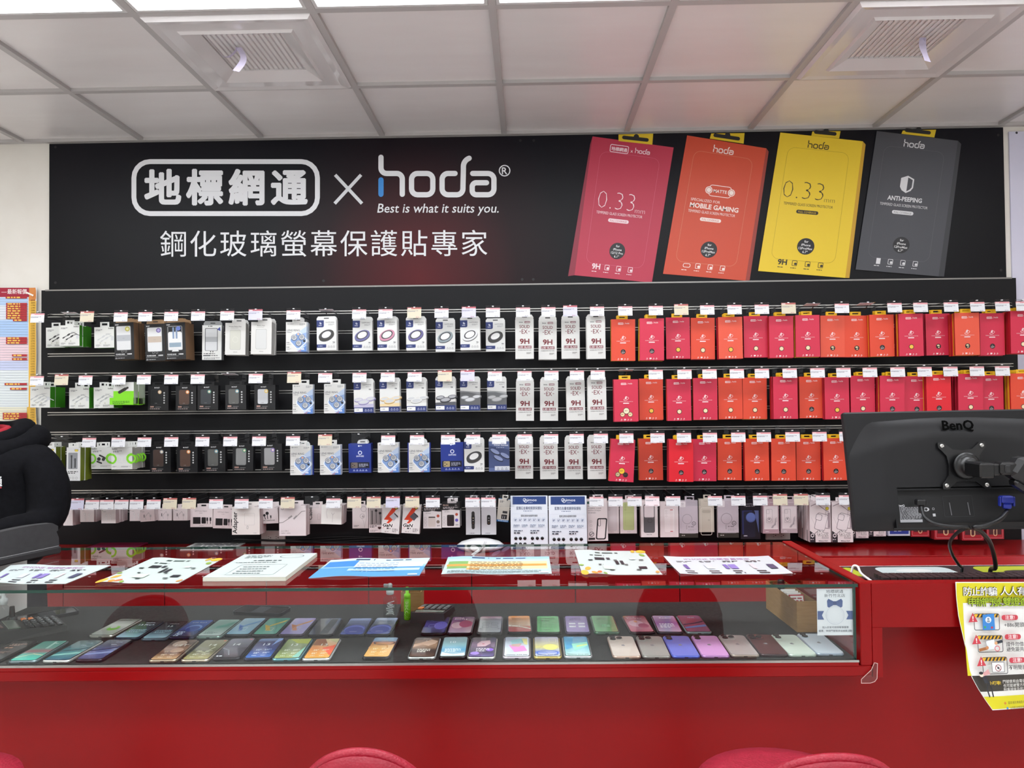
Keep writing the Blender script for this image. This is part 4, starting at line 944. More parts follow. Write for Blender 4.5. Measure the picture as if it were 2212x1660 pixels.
def reno(g, H):
    g.text('OPPO Reno12', 46, H-14, 10, '#EADFE2', fit=62, off=.02); g.bars(20, 60, H-22, 2, 1, '#EADFE2'); g.rect(8, 26, 94, H-34, '#EDE3E5'); g.frame(22, H*.32, 60, H*.74, 6, 1.2, '#8E8288'); g.frame(24, H*.6, 42, H*.72, 4, 1, '#8E8288'); g.ring(40, H*.42, 14, 12, '#8E8288'); g.circ(40, H*.44, 6, '#A89CA2')
    for k in range(4): g.line([(52+k*3, 34), (60+k*3, 48), (70+k*3, 54), (78, 70+k*7), (86, 76+k*8)], 3, '#B8AEB4')
    g.text('OPPO', 26, 9, 8, '#F2E8EA', off=.03)
def kiwami(g, H):
    ln = '#8E7E84'
    g.line([(6, H-20), (34, H-8), (78, H-42), (92, H-48)], 3.2, ln); g.line([(14, 34), (40, 56), (62, 70), (96, 66)], 3.2, ln); g.line([(34, 60), (8, H*.62)], 0.5, ln)
    q = [(54+x*.97+y*.24, H*.5+y*.97-x*.24) for x, y in rr(-26, -40, 26, 42, 9)]; g.poly(q, '#6A5E66'); q = [(54+x*.97+y*.24, H*.5+y*.97-x*.24) for x, y in rr(-24, -38, 24.5, 40, 8)]; g.poly(q, '#EADFE1')
    q = [(44+x*.97+y*.24, H*.62+y*.97-x*.24) for x, y in rr(-15, -15, 15, 15, 7)]; g.poly(q, '#7A6E76'); q = [(44+x*.97+y*.24, H*.62+y*.97-x*.24) for x, y in rr(-13, -13, 13, 13, 6)]; g.poly(q, '#EADFE1')
    g.text('ALTI', 84, H-18, 9, '#4A4044', off=.02, sh=.2); g.circ(84, H-32, 8.6, '#5A5014'); g.circ(84, H-32, 7.4, '#D8C83A'); g.rect(86, 70, 97, H-52, '#9E8E94')
    old = g.map; g.map = lambda u, v, d: old(80-v, H*.72-u, d); g.text('CLASSIC', 0, 0, 9, '#8E7E84', al='c', sh=.2); g.map = old
    g.poly([(0, 0), (26, 0), (26, 36), (0, 56)], '#26222A'); g.poly([(4, 38), (12, 44), (20, 38), (20, 28), (12, 22), (4, 28)], '#E6DCDE'); g.circ(12, 33, 5, '#26222A'); g.bars(3, 23, 12, 4, 1, '#D8CED0')
    for o_, c in ((.09, '#3A3036'), (.03, '#EDE4E4')): g.text('極', 50, 34, 30, c, off=o_); g.text('盔', 72, 22, 30, c, off=o_)
    g.text('Military Shell', 62, 5, 6.5, '#4A4044', fit=42, off=.02)
def bluebox(g, H): g.rect(6, 8, 94, 42, '#2A3A8E'); g.bars(26, 74, 21, 8, 1, '#DCE2F4')
def carab(g, H):
    g.frame(6, 6, 94, H-4, 4, 2.4, '#C87A80'); g.rect(14, 26, 86, H-8, '#4A1A22'); g.line([(50, H-20), (46, 62), (40, 44)], 5, '#C8A078'); q = [(50+x, 42+y) for x, y in rr(-9, -22, 9, 20, 9)]; g.line(q, 4.5, '#D8B48A', closed=True)
# rect entries: x0, y0, x1, y1, count, thickness, depth, print, front, side, tab colour, name, category, label detail, roll
BR = [
 (137, 1097, 157, 1136, 3, .02, .20, apple('c'), PKW, PKS, 'accessory_box', 'pale accessory box beside the black hoodie sleeve', 0),
 (173, 1100, 203, 1128, 4, .017, .19, apple('c'), PKW, PKS, 'cable_box', 'small pale pink cable box', 0),
 (219, 1102, 250, 1131, 6, .017, .2, apple('c'), '#EBE3E2', PKS, 'cable_box', 'small white cable box with dark lettering', 0),
 (280, 1101, 309, 1126, 2, .017, .15, apple('c'), PKW, PKS, 'cable_box', 'small pale cable box behind a tilted box', 0),
 (302, 1102, 333, 1127, 3, .012, .19, apple('e'), '#E6D6D6', PKS, 'cable_box', 'small tilted pale pink cable box', -.06),
 (341, 1099, 371, 1125, 1, .02, .15, apple('e'), PKW, PKS, 'earphone_box', 'small pale earphone box', 0),
 (374, 1099, 405, 1125, 3, .013, .18, apple('e'), PKW, PKS, 'earphone_box', 'small pale earphone box with black plug', 0),
 (411, 1098, 459.5, 1139, 2, .022, .15, power, PKW, PKS, 'charger_box', 'pale charger box with black adapter picture', 0),
 (461, 1101, 506, 1142, 2, .022, .15, power, '#E6D8D8', PKS, 'charger_box', 'tilted pale charger box partly behind the Adapter box', .03),
 (501, 1096, 561, 1155.6, 3, .028, .215, adapter, '#E9E3DE', PKS, 'adapter_box', 'large white box printed Adapter', 0),
 (561, 1098, 600, 1131.5, 4, .02, .17, buds, PKW, PKS, 'earphone_box', 'pale box with black earphones picture', -.04),
 (603, 1093, 661, 1158, 3, .02, .21, gcab, '#E3DADB', PKS, 'cable_box', 'large square cable box with two grey plugs', 0),
 (664, 1094, 702, 1132.5, 2, .02, .13, cabletxt, '#E4D8D6', PKS, 'cable_box', 'white box printed Cable', 0),
 (695, 1092, 739, 1133, 4, .022, .2, wbud, '#EDEBE6', PKS, 'earphone_box', 'white earphone box with red bottom', .04),
 (761, 1092, 796, 1142, 1, .02, .15, gbud, '#E2D9D8', PKS, 'earphone_box', 'pale earphone box with two round earbuds', 0),
 (797, 1092, 828, 1151, 1, .02, .17, atech, '#E4D8D8', PKS, 'earphone_box', 'tall earphone box with black earphones in window', 0),
 (828, 1091, 867, 1153, 3, .014, .2, gan('#B9BCC2'), '#E4E0DE', '#B8B2B0', 'charger_box', 'white charger box with orange bolt and pale charger', .09),
 (871, 1091, 910, 1153, 3, .014, .2, gan('#5A5A62'), '#E4E0DE', '#B8B2B0', 'charger_box', 'white charger box with orange bolt and dark charger', .07),
 (914, 1091, 953.5, 1142, 1, .03, .17, poyoc('#DCD2CC'), '#E8E2E2', '#C8C0C0', 'power_bank_box', 'black and white power bank box with cream pack', 0),
 (954.5, 1088, 993.5, 1140, 3, .03, .17, poyoc('#2A1E20'), '#E8E2E2', '#1C1A1C', 'power_bank_box', 'black and white power bank box with black pack', 0),
 (1006, 1080, 1038, 1155.6, 1, .03, .17, band('#2E2A28'), '#BFBDC0', '#A8A6A8', 'fitness_band_box', 'grey box with black fitness band', 0),
 (1039.5, 1080, 1072, 1155.6, 1, .03, .17, band('#C4C4C8'), '#C4C2C6', '#A8A6A8', 'fitness_band_box', 'grey box with pale fitness band', 0),
 (1077, 1079, 1103, 1128, 1, .02, .14, titan, '#D9D2C6', '#1F6FB0', 'accessory_box', 'small beige box with blue foot beside the display board', .1),
 (1267, 1078.5, 1312, 1169, 1, .02, .17, hybrid, '#EADFDF', PKS, 'phone_case_box', 'pale case box with black framed phone case', -.02),
 (1305, 1083, 1337.5, 1153, 1, .02, .14, caseprint('#D8CED0', '#BDB2B6', cam=3), '#E2D6D6', PKS, 'phone_case_box', 'pale case box with clear grey phone case', 0),
 (1339, 1080, 1376, 1153, 1, .02, .15, caseprint('#BFC98E', '#A4B070', '#AEBB7C'), '#E2D6D6', PKS, 'phone_case_box', 'pale case box with lime green phone case', 0),
 (1384, 1082, 1421.5, 1161, 3, .018, .17, fold, '#E8DEDE', PKS, 'phone_case_box', 'white case box with black and grey folding case', 0),
 (1425.5, 1085, 1466, 1161, 2, .02, .16, grip, '#E6DADA', PKS, 'phone_case_box', 'pale case box with strap and red tabs', 0),
 (1467, 1082, 1508, 1162, 1, .02, .16, magclear, '#C9BEC6', '#BDB4BA', 'phone_case_box', 'clear case box with ring, black foot, beside strap case', 0),
 (1509, 1078.5, 1543, 1150, 1, .02, .14, pixel, '#CFC7B8', '#B9B1A2', 'phone_case_box', 'beige case box with camera bar case', 0),
 (1550, 1080, 1596, 1162, 1, .02, .16, magclear, '#C9BEC6', '#BDB4BA', 'phone_case_box', 'clear case box with ring, black foot, beside black box', 0),
 (1599, 1082, 1643, 1165, 1, .02, .15, dark, '#14131C', '#121118', 'phone_case_box', 'black case box with blue round camera', 0),
 (1647, 1082, 1683, 1153, 2, .018, .16, reno, '#B99AA2', '#8E7880', 'phone_case_box', 'mauve case box with line drawing', 0),
 (1686, 1082, 1723, 1152, 1, .018, .16, reno, '#C0AEB4', '#9E8E94', 'phone_case_box', 'grey-mauve case box with line drawing', 0),
 (1748.5, 1085, 1795, 1172, 5, .03, .205, kiwami, '#EADFE0', '#D8C8CA', 'phone_case_box', 'pale pink case box with brush characters and yellow dot', 0),
 (1796.5, 1085, 1843, 1172, 2, .03, .205, kiwami, '#EADFE0', '#D8C8CA', 'phone_case_box', 'pale case box with yellow dot next to the monitor', 0),
 (1838, 1082, 1876, 1163, 2, .03, .14, kiwami, '#E6D8DA', '#D8C8CA', 'phone_case_box', 'pink case box half hidden by the monitor edge', 0),
 (1876, 1080, 1914, 1159, 1, .03, .14, kiwami, '#E6D8DA', '#D8C8CA', 'phone_case_box', 'pink case box showing below the monitor', 0),
 (1918, 1095, 1966, 1158, 1, .03, .15, bluebox, '#C9CCD8', '#9AA0B8', 'phone_case_box', 'blue and clear box below the monitor', 0),
 (1967, 1095, 2008, 1160, 1, .03, .15, carab, '#A8202C', '#8A1822', 'strap_box', 'dark red strap box below the monitor', 0),
 (2017, 1095, 2069, 1166, 2, .03, .17, carab, '#A8202C', '#8A1822', 'strap_box', 'dark red strap box left of the monitor cables', 0),
 (2077, 1095, 2125, 1168, 1, .03, .17, carab, '#A8202C', '#8A1822', 'strap_box', 'dark red strap box between the monitor cables', 0),
 (2130, 1095, 2169, 1165, 1, .03, .16, carab, '#A8202C', '#8A1822', 'strap_box', 'dark red strap box right of the monitor cables', 0),
]
def bottoms(e):
    x0, y0, x1, y1, n, th, dep, art, front, side, name, lab, roll = e
    yf = -dep; a = atY(x0, y0, yf); b = atY(x1, y1, yf); w = b.x-a.x; h = a.z-b.z
    if art is wbud: pass
    t = pack(name, 'box', w, h, th, front, side, art, ('euro', front, w*.5, .02, w*.06))
    for i in range(n):
        y = yf+i*(th+.0008)
        if y+th > SFR-.001: break
        lb = lab+(', bottom hook row' if len(lab.split()) < 13 else '') if i == 0 else '%s box, %s from front behind the %s' % ({0: 'pale'}.get(0), ORD[i], lab)
        if i: lb = ' '.join(('box %s from front, behind the %s' % (ORD[i], lab)).split()[:16])
        inst(t, ((a.x+b.x)/2+(random.uniform(-.002, .002) if i else 0), y, a.z-(random.uniform(0, .003) if i else 0)), lb, 'accessory boxes in the bottom hook row', (0, roll, random.uniform(-.01, .01)))
for e in BR: bottoms(e)
# ------------------------------------------------------------------ counters
ZG, ZC = .941, .745                 # top of the glass case, floor of the case
CF = Vector((.841, -1.702, 0)); CRZ = .0149; CD = .548
CM = Matrix.Translation(CF) @ Matrix.Rotation(CRZ, 4, 'Z')
LX = -3.05                          # left end of the case in counter coordinates
root = empty('display_counter', CF, CRZ); tag(root, 'long red counter with a glass display case full of phones, across the front', 'counter')
g = G(); g.rbox(LX, .035, -.004, CD, ZC-.040, ZC-.0122, RED, .003); g.box(LX, .0, -.004, .0, ZC-.0125, ZC-.004, RED); g.build('ledge', root)
g = G(); g.box(LX, .0365, .115, CD, .08, ZC-.0402, RED); g.box(.0365, 1.9, .115, .135, .08, ZC-.0402, RED); g.box(.0365, 1.9, .115, .135, ZC-.0402, .90, RED); g.box(LX, .036, .15, CD, 0, .08, mat('#3A0A0E', .5)); g.build('base_panel', root)
g = G(); g.box(LX, 0, .012, CD, ZC-.012, ZC, noisy('felt_liner', '#2F2E2E', '#383736', (120, 120, 120), .95, bump=.2, bscale=(400, 400, 400), spec=.1)); g.build('case_liner', root)
g = G(); g.rbox(.006, .036, -.004, CD, ZC-.012, ZG+.004, RED, .002); g.build('end_panel', root)
g = G(); g.box(LX, .002, -.003, .001, ZC-.004, ZC+.0015, mat('#A9A9A4', .35, .7)); g.build('glass_channel', root)
def pane(name, x0, x1, y0, y1, z0, z1, edgefaces):
    g = G()
    vs = [Vector(p) for p in ((x0, y0, z0), (x1, y0, z0), (x1, y1, z0), (x0, y1, z0), (x0, y0, z1), (x1, y0, z1), (x1, y1, z1), (x0, y1, z1))]
    fs = {'b': (0, 3, 2, 1), 't': (4, 5, 6, 7), 'r': (1, 2, 6, 5), 'k': (2, 3, 7, 6), 'l': (3, 0, 4, 7), 'f': (0, 1, 5, 4)}
    for k, f in fs.items(): g.add([vs[i] for i in f], [(0, 1, 2, 3)], GEDGE if k in edgefaces else GLASS)
    return g.build(name, root)
pane('glass_top', LX, .003, 0, CD-.002, ZG-.008, ZG, 'frlk')
pane('glass_front', LX, -.0085, .0012, .0072, ZC, ZG-.0082, 'rl')
pane('glass_end', -.0082, .0, .0075, CD-.01, ZC, ZG-.0082, 'f')
g = G(); g.box(-2.53, -2.51, .012, CD-.01, ZC, ZG-.009, mat('#DAD9D6', .4)); g.build('divider', root); 
# right counter: apron, post, recessed panel, desk
root = empty('desk_counter', CF, CRZ); tag(root, 'red desk counter right of the glass case with an open knee recess', 'counter')
DW = 1.9
g = G(); g.rbox(.0362, DW, -.004, .03, .83, ZG+.002, RED, .0008); g.build('apron', root)
g = G(); g.rbox(.0362, .062, -.004, .054, ZC-.042, .8299, RED, .0006); g.build('post', root)
g = G(); g.rbox(.037, DW, .031, .40, .9005, .921, REDD, .002); g.build('desk_board', root)
# mat on the desk and keyboard
g = G(); g.box(.05, 1.5, .12, .262, .9215, .926, '#E8E8E6'); g.box(.06, 1.5, .105, .25, .926, .928, '#1B1B1E')
g.map = lying(.928)
for x0, x1, c in ((.02, .09, '#A8B82E'), (.15, .36, '#BFCFCF'), (.43, .66, '#A9B52A'), (.70, .95, '#C9D4D6')):
    g.rrect(max(x0, .062), .13, x1, .235, .03, c)
g.circ(.54, .17, .05, '#1B1B1E', ry=.018); g.circ(.25, .19, .05, '#DADFDC', ry=.02); g.poly([(.80, .235), (.95, .15), (.95, .18), (.84, .235)], '#B9A8A8')
o = g.build('desk_mat', M=CM); tag(o, 'black desk mat with green and pale rounded patches on the red desk counter', 'desk mat')
root = empty('keyboard', CM @ Vector((.5, .075, .9215)), CRZ); tag(root, 'black keyboard just behind the apron of the red desk counter', 'keyboard')
g = G(); g.rbox(-.42, .42, -.035, .026, 0, .014, mat('#1E1A1C', .5), .003); g.build('body', root)
g = G()
for r in range(3):
    for k in range(42):
        x = -.41+k*.0196; g.box(x+.0012, x+.0182, -.03+r*.018, -.0145+r*.018, .014, .024, mat('#2B2022', .5))
g.build('keys', root)
# back counter under the slat wall
root = empty('back_counter', (0, 0, 0)); tag(root, 'low red cabinet counter running along the foot of the black slat wall', 'cabinet')
g = G(); g.rbox(-2.6, 2.55, -.37, -.0305, .686, .724, REDTOP, .003); g.build('countertop', root)
g = G(); g.box(-2.58, 2.5, -.335, -.0305, .06, .686, mat('#3C060B', .6)); g.box(-2.58, 2.5, -.30, -.0305, 0, .06, '#1E1416'); g.build('carcass', root)
for k in range(11):
    x = -2.56+k*.46; g = G(); g.rbox(x+.002, x+.458, -.353, -.336, .07, .668, REDD, .0015); g.build('door', root)
# papers on the glass top
def sheet(corners, art, label, W=210., H=148., th=.0004, name='flyer', base='#C0CAC8', z=0., wav=.004, cat='flyer', grp='flyers on the glass top', side=None):
    P = [atZ(x, y, ZG+.0006+z) for x, y in corners]
    for p in P:                                # keep the sheet inside the glass
        q = CM.inverted() @ p; q.x = min(q.x, -.02); q.y = min(max(q.y, .012), CD-.012); r = CM @ q; p.x, p.y = r.x, r.y
    ph = random.uniform(0, 3)
    base_map = quadmap(P[0], P[1], P[2], P[3], 0, W, H)
    g = G(); g.eps = .00012
    g.map = lambda u, v, d: base_map(u, v, th+d)+Vector((0, 0, wav*(max(0, math.sin(u/W*5+ph))**2*(.3+.7*abs(2*v/H-1)))))
    n = 24
    def grid(v0, v1, c, u0=0., u1=W):
        m = max(2, int(n*(u1-u0)/W)); pts = [(u0+(u1-u0)*i/m, v) for v in (v0, (v0+v1)/2, v1) for i in range(m+1)]
        g._p(pts, [(r*(m+1)+i, r*(m+1)+i+1, (r+1)*(m+1)+i+1, (r+1)*(m+1)+i) for r in (0, 1) for i in range(m)], c)
    # edges, then top face
    k0 = g.k
    for a, b in (((0, 0), (W, 0)), ((W, 0), (W, H)), ((W, H), (0, H)), ((0, H), (0, 0))):
        m = n; up = [g.map(a[0]+(b[0]-a[0])*i/m, a[1]+(b[1]-a[1])*i/m, 0) for i in range(m+1)]
        dn = [Vector((p.x, p.y, p.z-th)) for p in up]
        g.add(dn+up, [(i, i+1, m+2+i, m+1+i) for i in range(m)], side or base)
    grid(0, H, base); art(g, grid, W, H)
    o = g.build(name); tag(o, label, cat, grp); return o
def art_iphone(g, grid, W, H):
    g.text('IPHONE 地標會員限定', W*.48, H*.80, 17, '#8E4A8E', fit=W*.62, off=.01)
    for k, x in enumerate((30, 75, 120, 165)): g.bars(x-14, x+16, H*.70, 4, 2, '#4A4A55', seed=k); g.bars(x-14, x+14, H*.14, 7, 1, '#3A3A42', seed=k+9); g.bars(x-14, x+14, H*.04, 7, 1, '#3A3A42', seed=k+19)
    for k, x in enumerate((22, 62, 98, 108, 150, 182)): g.rect(x, H*.26, x+(14 if k % 2 else 7), H*.50, ('#6A5A9A', '#C9CBD8', '#7A6AB0', '#8A7ABE', '#E2C9CE', '#4A4A66')[k])
def art_floral(g, grid, W, H):
    g.bars(W*.28, W*.74, H*.86, 8, 1, '#3A4A44', seed=8); g.bars(40, 100, H*.75, 6, 1, '#2A3A34')
    for x, y, r, c in ((8, 8, 14, '#E8B23A'), (34, 6, 9, '#E8943A'), (20, 30, 11, '#E2A83A'), (48, 10, 8, '#D8703A'), (W-12, H-8, 15, '#E8B23A'), (W-36, H-7, 9, '#D8A83A'), (W-16, H-32, 9, '#8AA84A'), (6, 52, 7, '#8AA84A'), (62, 4, 6, '#8AA84A'), (W-8, 12, 7, '#E29A5A')): g.circ(x, y, r, c, ry=r*.7, rot=x)
    for x, y, w, h, c in ((50, 84, 28, 14, '#26262A'), (84, 86, 10, 12, '#3A3A40'), (104, 56, 9, 22, '#26262A'), (118, 56, 9, 22, '#2E2E34'), (64, 26, 30, 20, '#C9D8C9'), (160, 30, 22, 12, '#2A2A30'), (150, 84, 16, 10, '#D2D8DA')): g.rect(x, y, x+w, y+h, c)
    for k in range(7): g.bars(30+k*24, 48+k*24, (78, 50, 20)[k % 3], 5, 1, '#2E3A3A', seed=k)
def art_stack(g, grid, W, H):
    g.bars(20, 90, H*.9, 4, 3, '#3A4A4A'); g.ring(150, H*.86, 34, 31, '#5A6A70', k=.35); g.bars(60, 170, H*.66, 5, 1, '#2A3A3A'); g.bars(20, 180, H*.58, 3, 1, '#2A3A3A')
    g.frame(45, 12, 170, H*.5, 1, 1, '#7A8A8A')
    for k in range(4): g.bars(60, 160, 58-k*13, 3, 1, '#4A5A5A', seed=k)
def art_blue(g, grid, W, H):
    grid(0, H*.5, '#5496CA'); grid(H*.5, H*.62, '#90BBDC'); grid(H*.30, H*.42, '#B9DDF0', 60, W-8); grid(H*.55, H*.86, '#3E82CE', 4, 66); grid(H*.5, H*.75, '#CFE6F4', 66, W-6)
    g.bars(W*.27, W*.54, H*.88, 10, 1, '#2A3A5A', seed=5); g.bars(120, 196, H*.88, 6, 1, '#3A5A7A')
    for k in range(5): g.bars(70, 190, H*(.70-k*.11), 3, 1, '#4A6A9A', seed=k)
    g.rect(W-24, 4, W-6, 12, '#EAF2F8')
def art_tele(g, grid, W, H):
    grid(H*.86, H, '#9CC6EA'); grid(H*.28, H*.72, '#E9D2A0', 45, W-6); grid(H*.3, H*.72, '#7FA860', 6, 45); grid(H*.44, H*.56, '#D89A4A', 4, W-8); grid(H*.22, H*.32, '#E8A860', 45, 70)
    g.bars(W*.24, W*.48, H*.89, 9, 1, '#2A3A5A', seed=5); g.bars(100, 190, H*.88, 6, 1, '#3A4A6A')
    for k in range(6): g.bars(50, 200, H*(.66-k*.085), 3, 1, '#6A5A4A', seed=k)
    g.bars(10, 190, H*.15, 2.4, 5, '#6A7A7A'); g.rect(W-24, 4, W-6, 13, '#EAF2F8')
sheet(((-40, 1263), (142, 1262), (240, 1222), (23, 1223)), art_iphone, 'pale flyer with purple title, leftmost on the glass top', cat='flyer')
sheet(((206, 1261), (385, 1261), (481, 1208), (330, 1208)), art_floral, 'flyer with orange flowers left of the paper pile', base='#C0CBC6')
sheet(((438, 1257), (617, 1256), (685, 1203), (528, 1206)), art_stack, 'thick pile of pale printed forms on the glass top', base='#C2CBC8', th=.011, wav=.0, name='form_pile', side=noisy('paper_edges', '#C9C8B4', '#EAE9DE', (3, 3, 900), .8), cat='paper pile')
sheet(((666, 1250), (906, 1244), (929, 1206), (715, 1211)), art_blue, 'bright blue price flyer on the glass top', base='#C2D8E6')
sheet(((953, 1243), (1192, 1240), (1186, 1203), (968, 1206)), art_tele, 'orange and green striped price flyer on the glass top', base='#B7CACC')
sheet(((1258, 1243), (1431, 1242), (1390, 1191), (1241, 1191)), art_floral, 'flyer with orange flowers right of the striped price flyer', base='#C2CBC8')
sheet(((1469, 1242), (1713, 1241), (1660, 1203), (1433, 1204)), art_iphone, 'pale flyer with purple title nearest the right end of the glass', base='#C6CBCE')
g = G(); p = atZ(440, 1184, .7255); g.box(p.x-.09, p.x+.16, p.y-.05, p.y+.14, .7245, .7275, PAPER); g.map = lying(.7275)
g.bars(p.x-.07, p.x+.14, p.y+.08, .012, 4, '#5A5A66'); o = g.build('document'); tag(o, 'white printed document lying on the back counter below the black power banks', 'paper')
g = G(); p = atZ(250, 1182, .7255); g.rbox(p.x-.12, p.x+.12, p.y-.05, p.y+.13, .7245, .732, mat('#7A1238', .4), .002); o = g.build('folder'); tag(o, 'dark magenta folder lying on the back counter behind the hoodie sleeve', 'folder')

# ------------------------------------------------------------------ phones in the case
PW, PH, PT = .0735, .161, .008
def phone_parts(frame, stops, arts, back=None, W=PW, H=PH):
    """returns template: slab body (root), screen or back print, camera island"""
    out = rr(-W/2, 0, W/2, H, .011, 6)
    g = G(); g.slab(out, 0, PT, mat(frame, .28, .6 if back is None else .4), .0022, smooth=False)
    g.map = lambda u, v, d: Vector((u, -d, v)); g.k = 2
    g.rrect(-.005, .0028, .005, .0052, .0012, '#1A1A1C')
    for k in range(5): g.circ(.014+k*.0026, .004, .0008, '#1A1A1C', n=6)
    t = Tm('smartphone', 'phone', g.mesh('smartphone'))
    if back is None:
        g = G(); sc = rr(-W/2+.0024, .0026, W/2-.0024, H-.0026, .009, 6); g.slab(sc, PT-.0002, PT+.0006, mat('#08080A', .1), .0001)
        t.kid('bezel', g.mesh('bezel'))
        g = G(); sc = rr(-W/2+.0042, .0046, W/2-.0042, H-.0044, .0075, 6)
        gm = grad(stops, .18, 'Y', .6); g.add([Vector((x, y, PT+.0008)) for x, y in sc], [tuple(range(len(sc)))], gm)
        # a hair of thickness keeps the print a solid sheet
        g.map = lambda u, v, d: Vector((u*(W-.0084)/100, .0046+v*(H-.009)/100, PT+.0009+d)); g.eps = .00003
        for a in arts:
            k = a[0]
            if k == 't':
                s, x, y, h, c = a[1:6]; old = g.map; ax, ay = (W-.0084)/100, (H-.009)/100
                g.map = lambda u, v, d: Vector((x*ax+u*.001, .0046+y*ay+v*.001, PT+.0009+d)); g.text(s, 0, 0, h, c, off=.02 if len(a) < 7 else a[6], fit=None); g.map = old
            elif k == 'p': g.poly(a[1], a[2])
            elif k == 'c': g.circ(a[1], a[2], a[3], a[5], ry=a[4])
            elif k == 'r': g.ring(a[1], a[2], a[3], a[3]*.86, a[5], k=a[4])
            elif k == 'b': g.bars(a[1], a[2], a[3], a[4], a[5], a[6], seed=3)
            elif k == 'f': g.frame(a[1], a[2], a[3], a[4], 3, 1.2, a[5])
        g.map = lambda u, v, d: Vector((u, v, PT+.001)); g.circ(0, H-.008, .0016, '#0A0A0C', n=10)
        t.kid('screen', g.mesh('screen'))
    else:
        col, cams = back
        g = G(); sc = rr(-W/2+.0016, .0018, W/2-.0016, H-.0018, .010, 6); g.slab(sc, PT-.0002, PT+.0006, mat(col, .3), .0002)
        g.map = lying(PT+.0006); dk = mat('#8E8E92', .25)
        g.circ(0, H*.52, .0055, dk, ry=.006); g.circ(.0045, H*.52+.001, .0022, col); g.poly([(.0, H*.52+.0065), (.0028, H*.52+.0095), (.003, H*.52+.0075)], dk)
        t.kid('back_glass', g.mesh('back_glass'))
        g = G()
        if cams == 3:
            g.slab(rr(-W/2+.004, H-.042, -W/2+.042, H-.004, .010), PT, PT+.0022, mat(col, .2), .0006); pos = [(-W/2+.014, H-.014), (-W/2+.014, H-.032), (-W/2+.032, H-.023)]
        else:
            g.slab(rr(-W/2+.005, H-.042, -W/2+.024, H-.005, .009), PT, PT+.0022, mat(col, .2), .0006); pos = [(-W/2+.0145, H-.0145), (-W/2+.0145, H-.032)]
        t.kid('camera_island', g.mesh('camera_island'))
        for x, y in pos:
            g = G(); g.lathe([(.0078, PT+.002), (.0082, PT+.0035), (.0076, PT+.0046), (.0064, PT+.0046), (.006, PT+.0038), (.0001, PT+.0038)], mat('#161618', .12), 16, Matrix.Translation((x, y, 0)))
            t.kid('camera_lens', g.mesh('camera_lens'))
    return t
def T(s, x, y, h, c, o=.02): return ('t', s, x, y, h, c, min(o, .011))
def br(h):
    c = [min(255, int(255*(int(h[i:i+2], 16)/255)**.78)) for i in (1, 3, 5)]; return '#%02X%02X%02X' % tuple(c)
def brt(a): return tuple(br(q) if isinstance(q, str) and len(q) == 7 and q[0] == '#' else q for q in a)
def put(name, b, tpt, desc, frame, stops, arts=(), back=None, row='front'):
    p = atZ(b[0], b[1], ZC); q = atZ(tpt[0], tpt[1], ZC+PT)
    d = (q-p); rz = math.atan2(-d.x, d.y)
    if stops: stops = [(q, br(h)) for q, h in stops]; arts = [brt(a) for a in arts]
    t = phone_parts(frame, stops, arts, back)
    inst(t, (p.x, p.y, ZC+.0004), desc, 'phones laid out in the glass case, %s row' % row, (0, 0, rz))
BL = '#0C0C0E'
menu = lambda c: [('f', -36, 46, -4, 58, c), ('f', 4, 46, 36, 58, c), ('f', -36, 28, -4, 40, c), ('f', 4, 28, 36, 40, c)]
icons = lambda c: [('b', -30, -8, 40, 2.4, 2, c), ('b', 6, 32, 40, 2.4, 2, c), ('b', -30, -8, 24, 2.4, 2, c), ('b', 6, 32, 24, 2.4, 2, c), ('b', -30, -4, 9, 2.4, 1, c), ('b', 6, 32, 9, 2.4, 1, c)]
wave = lambda c1, c2: [('p', [(-49, 38), (0, 46), (49, 58), (49, 66), (0, 52), (-49, 44)], c1), ('p', [(-49, 18), (0, 24), (49, 30), (49, 42), (0, 34), (-49, 26)], c2)]
clock = [T('10:08', 14, 84, 9, '#C4CEDA', 0), ('b', -4, 30, 72, 2.6, 1, '#C4CEDA')]
galaxy = lambda s: [T(s, 0, 4, 9, '#2E2E3A', .02)]
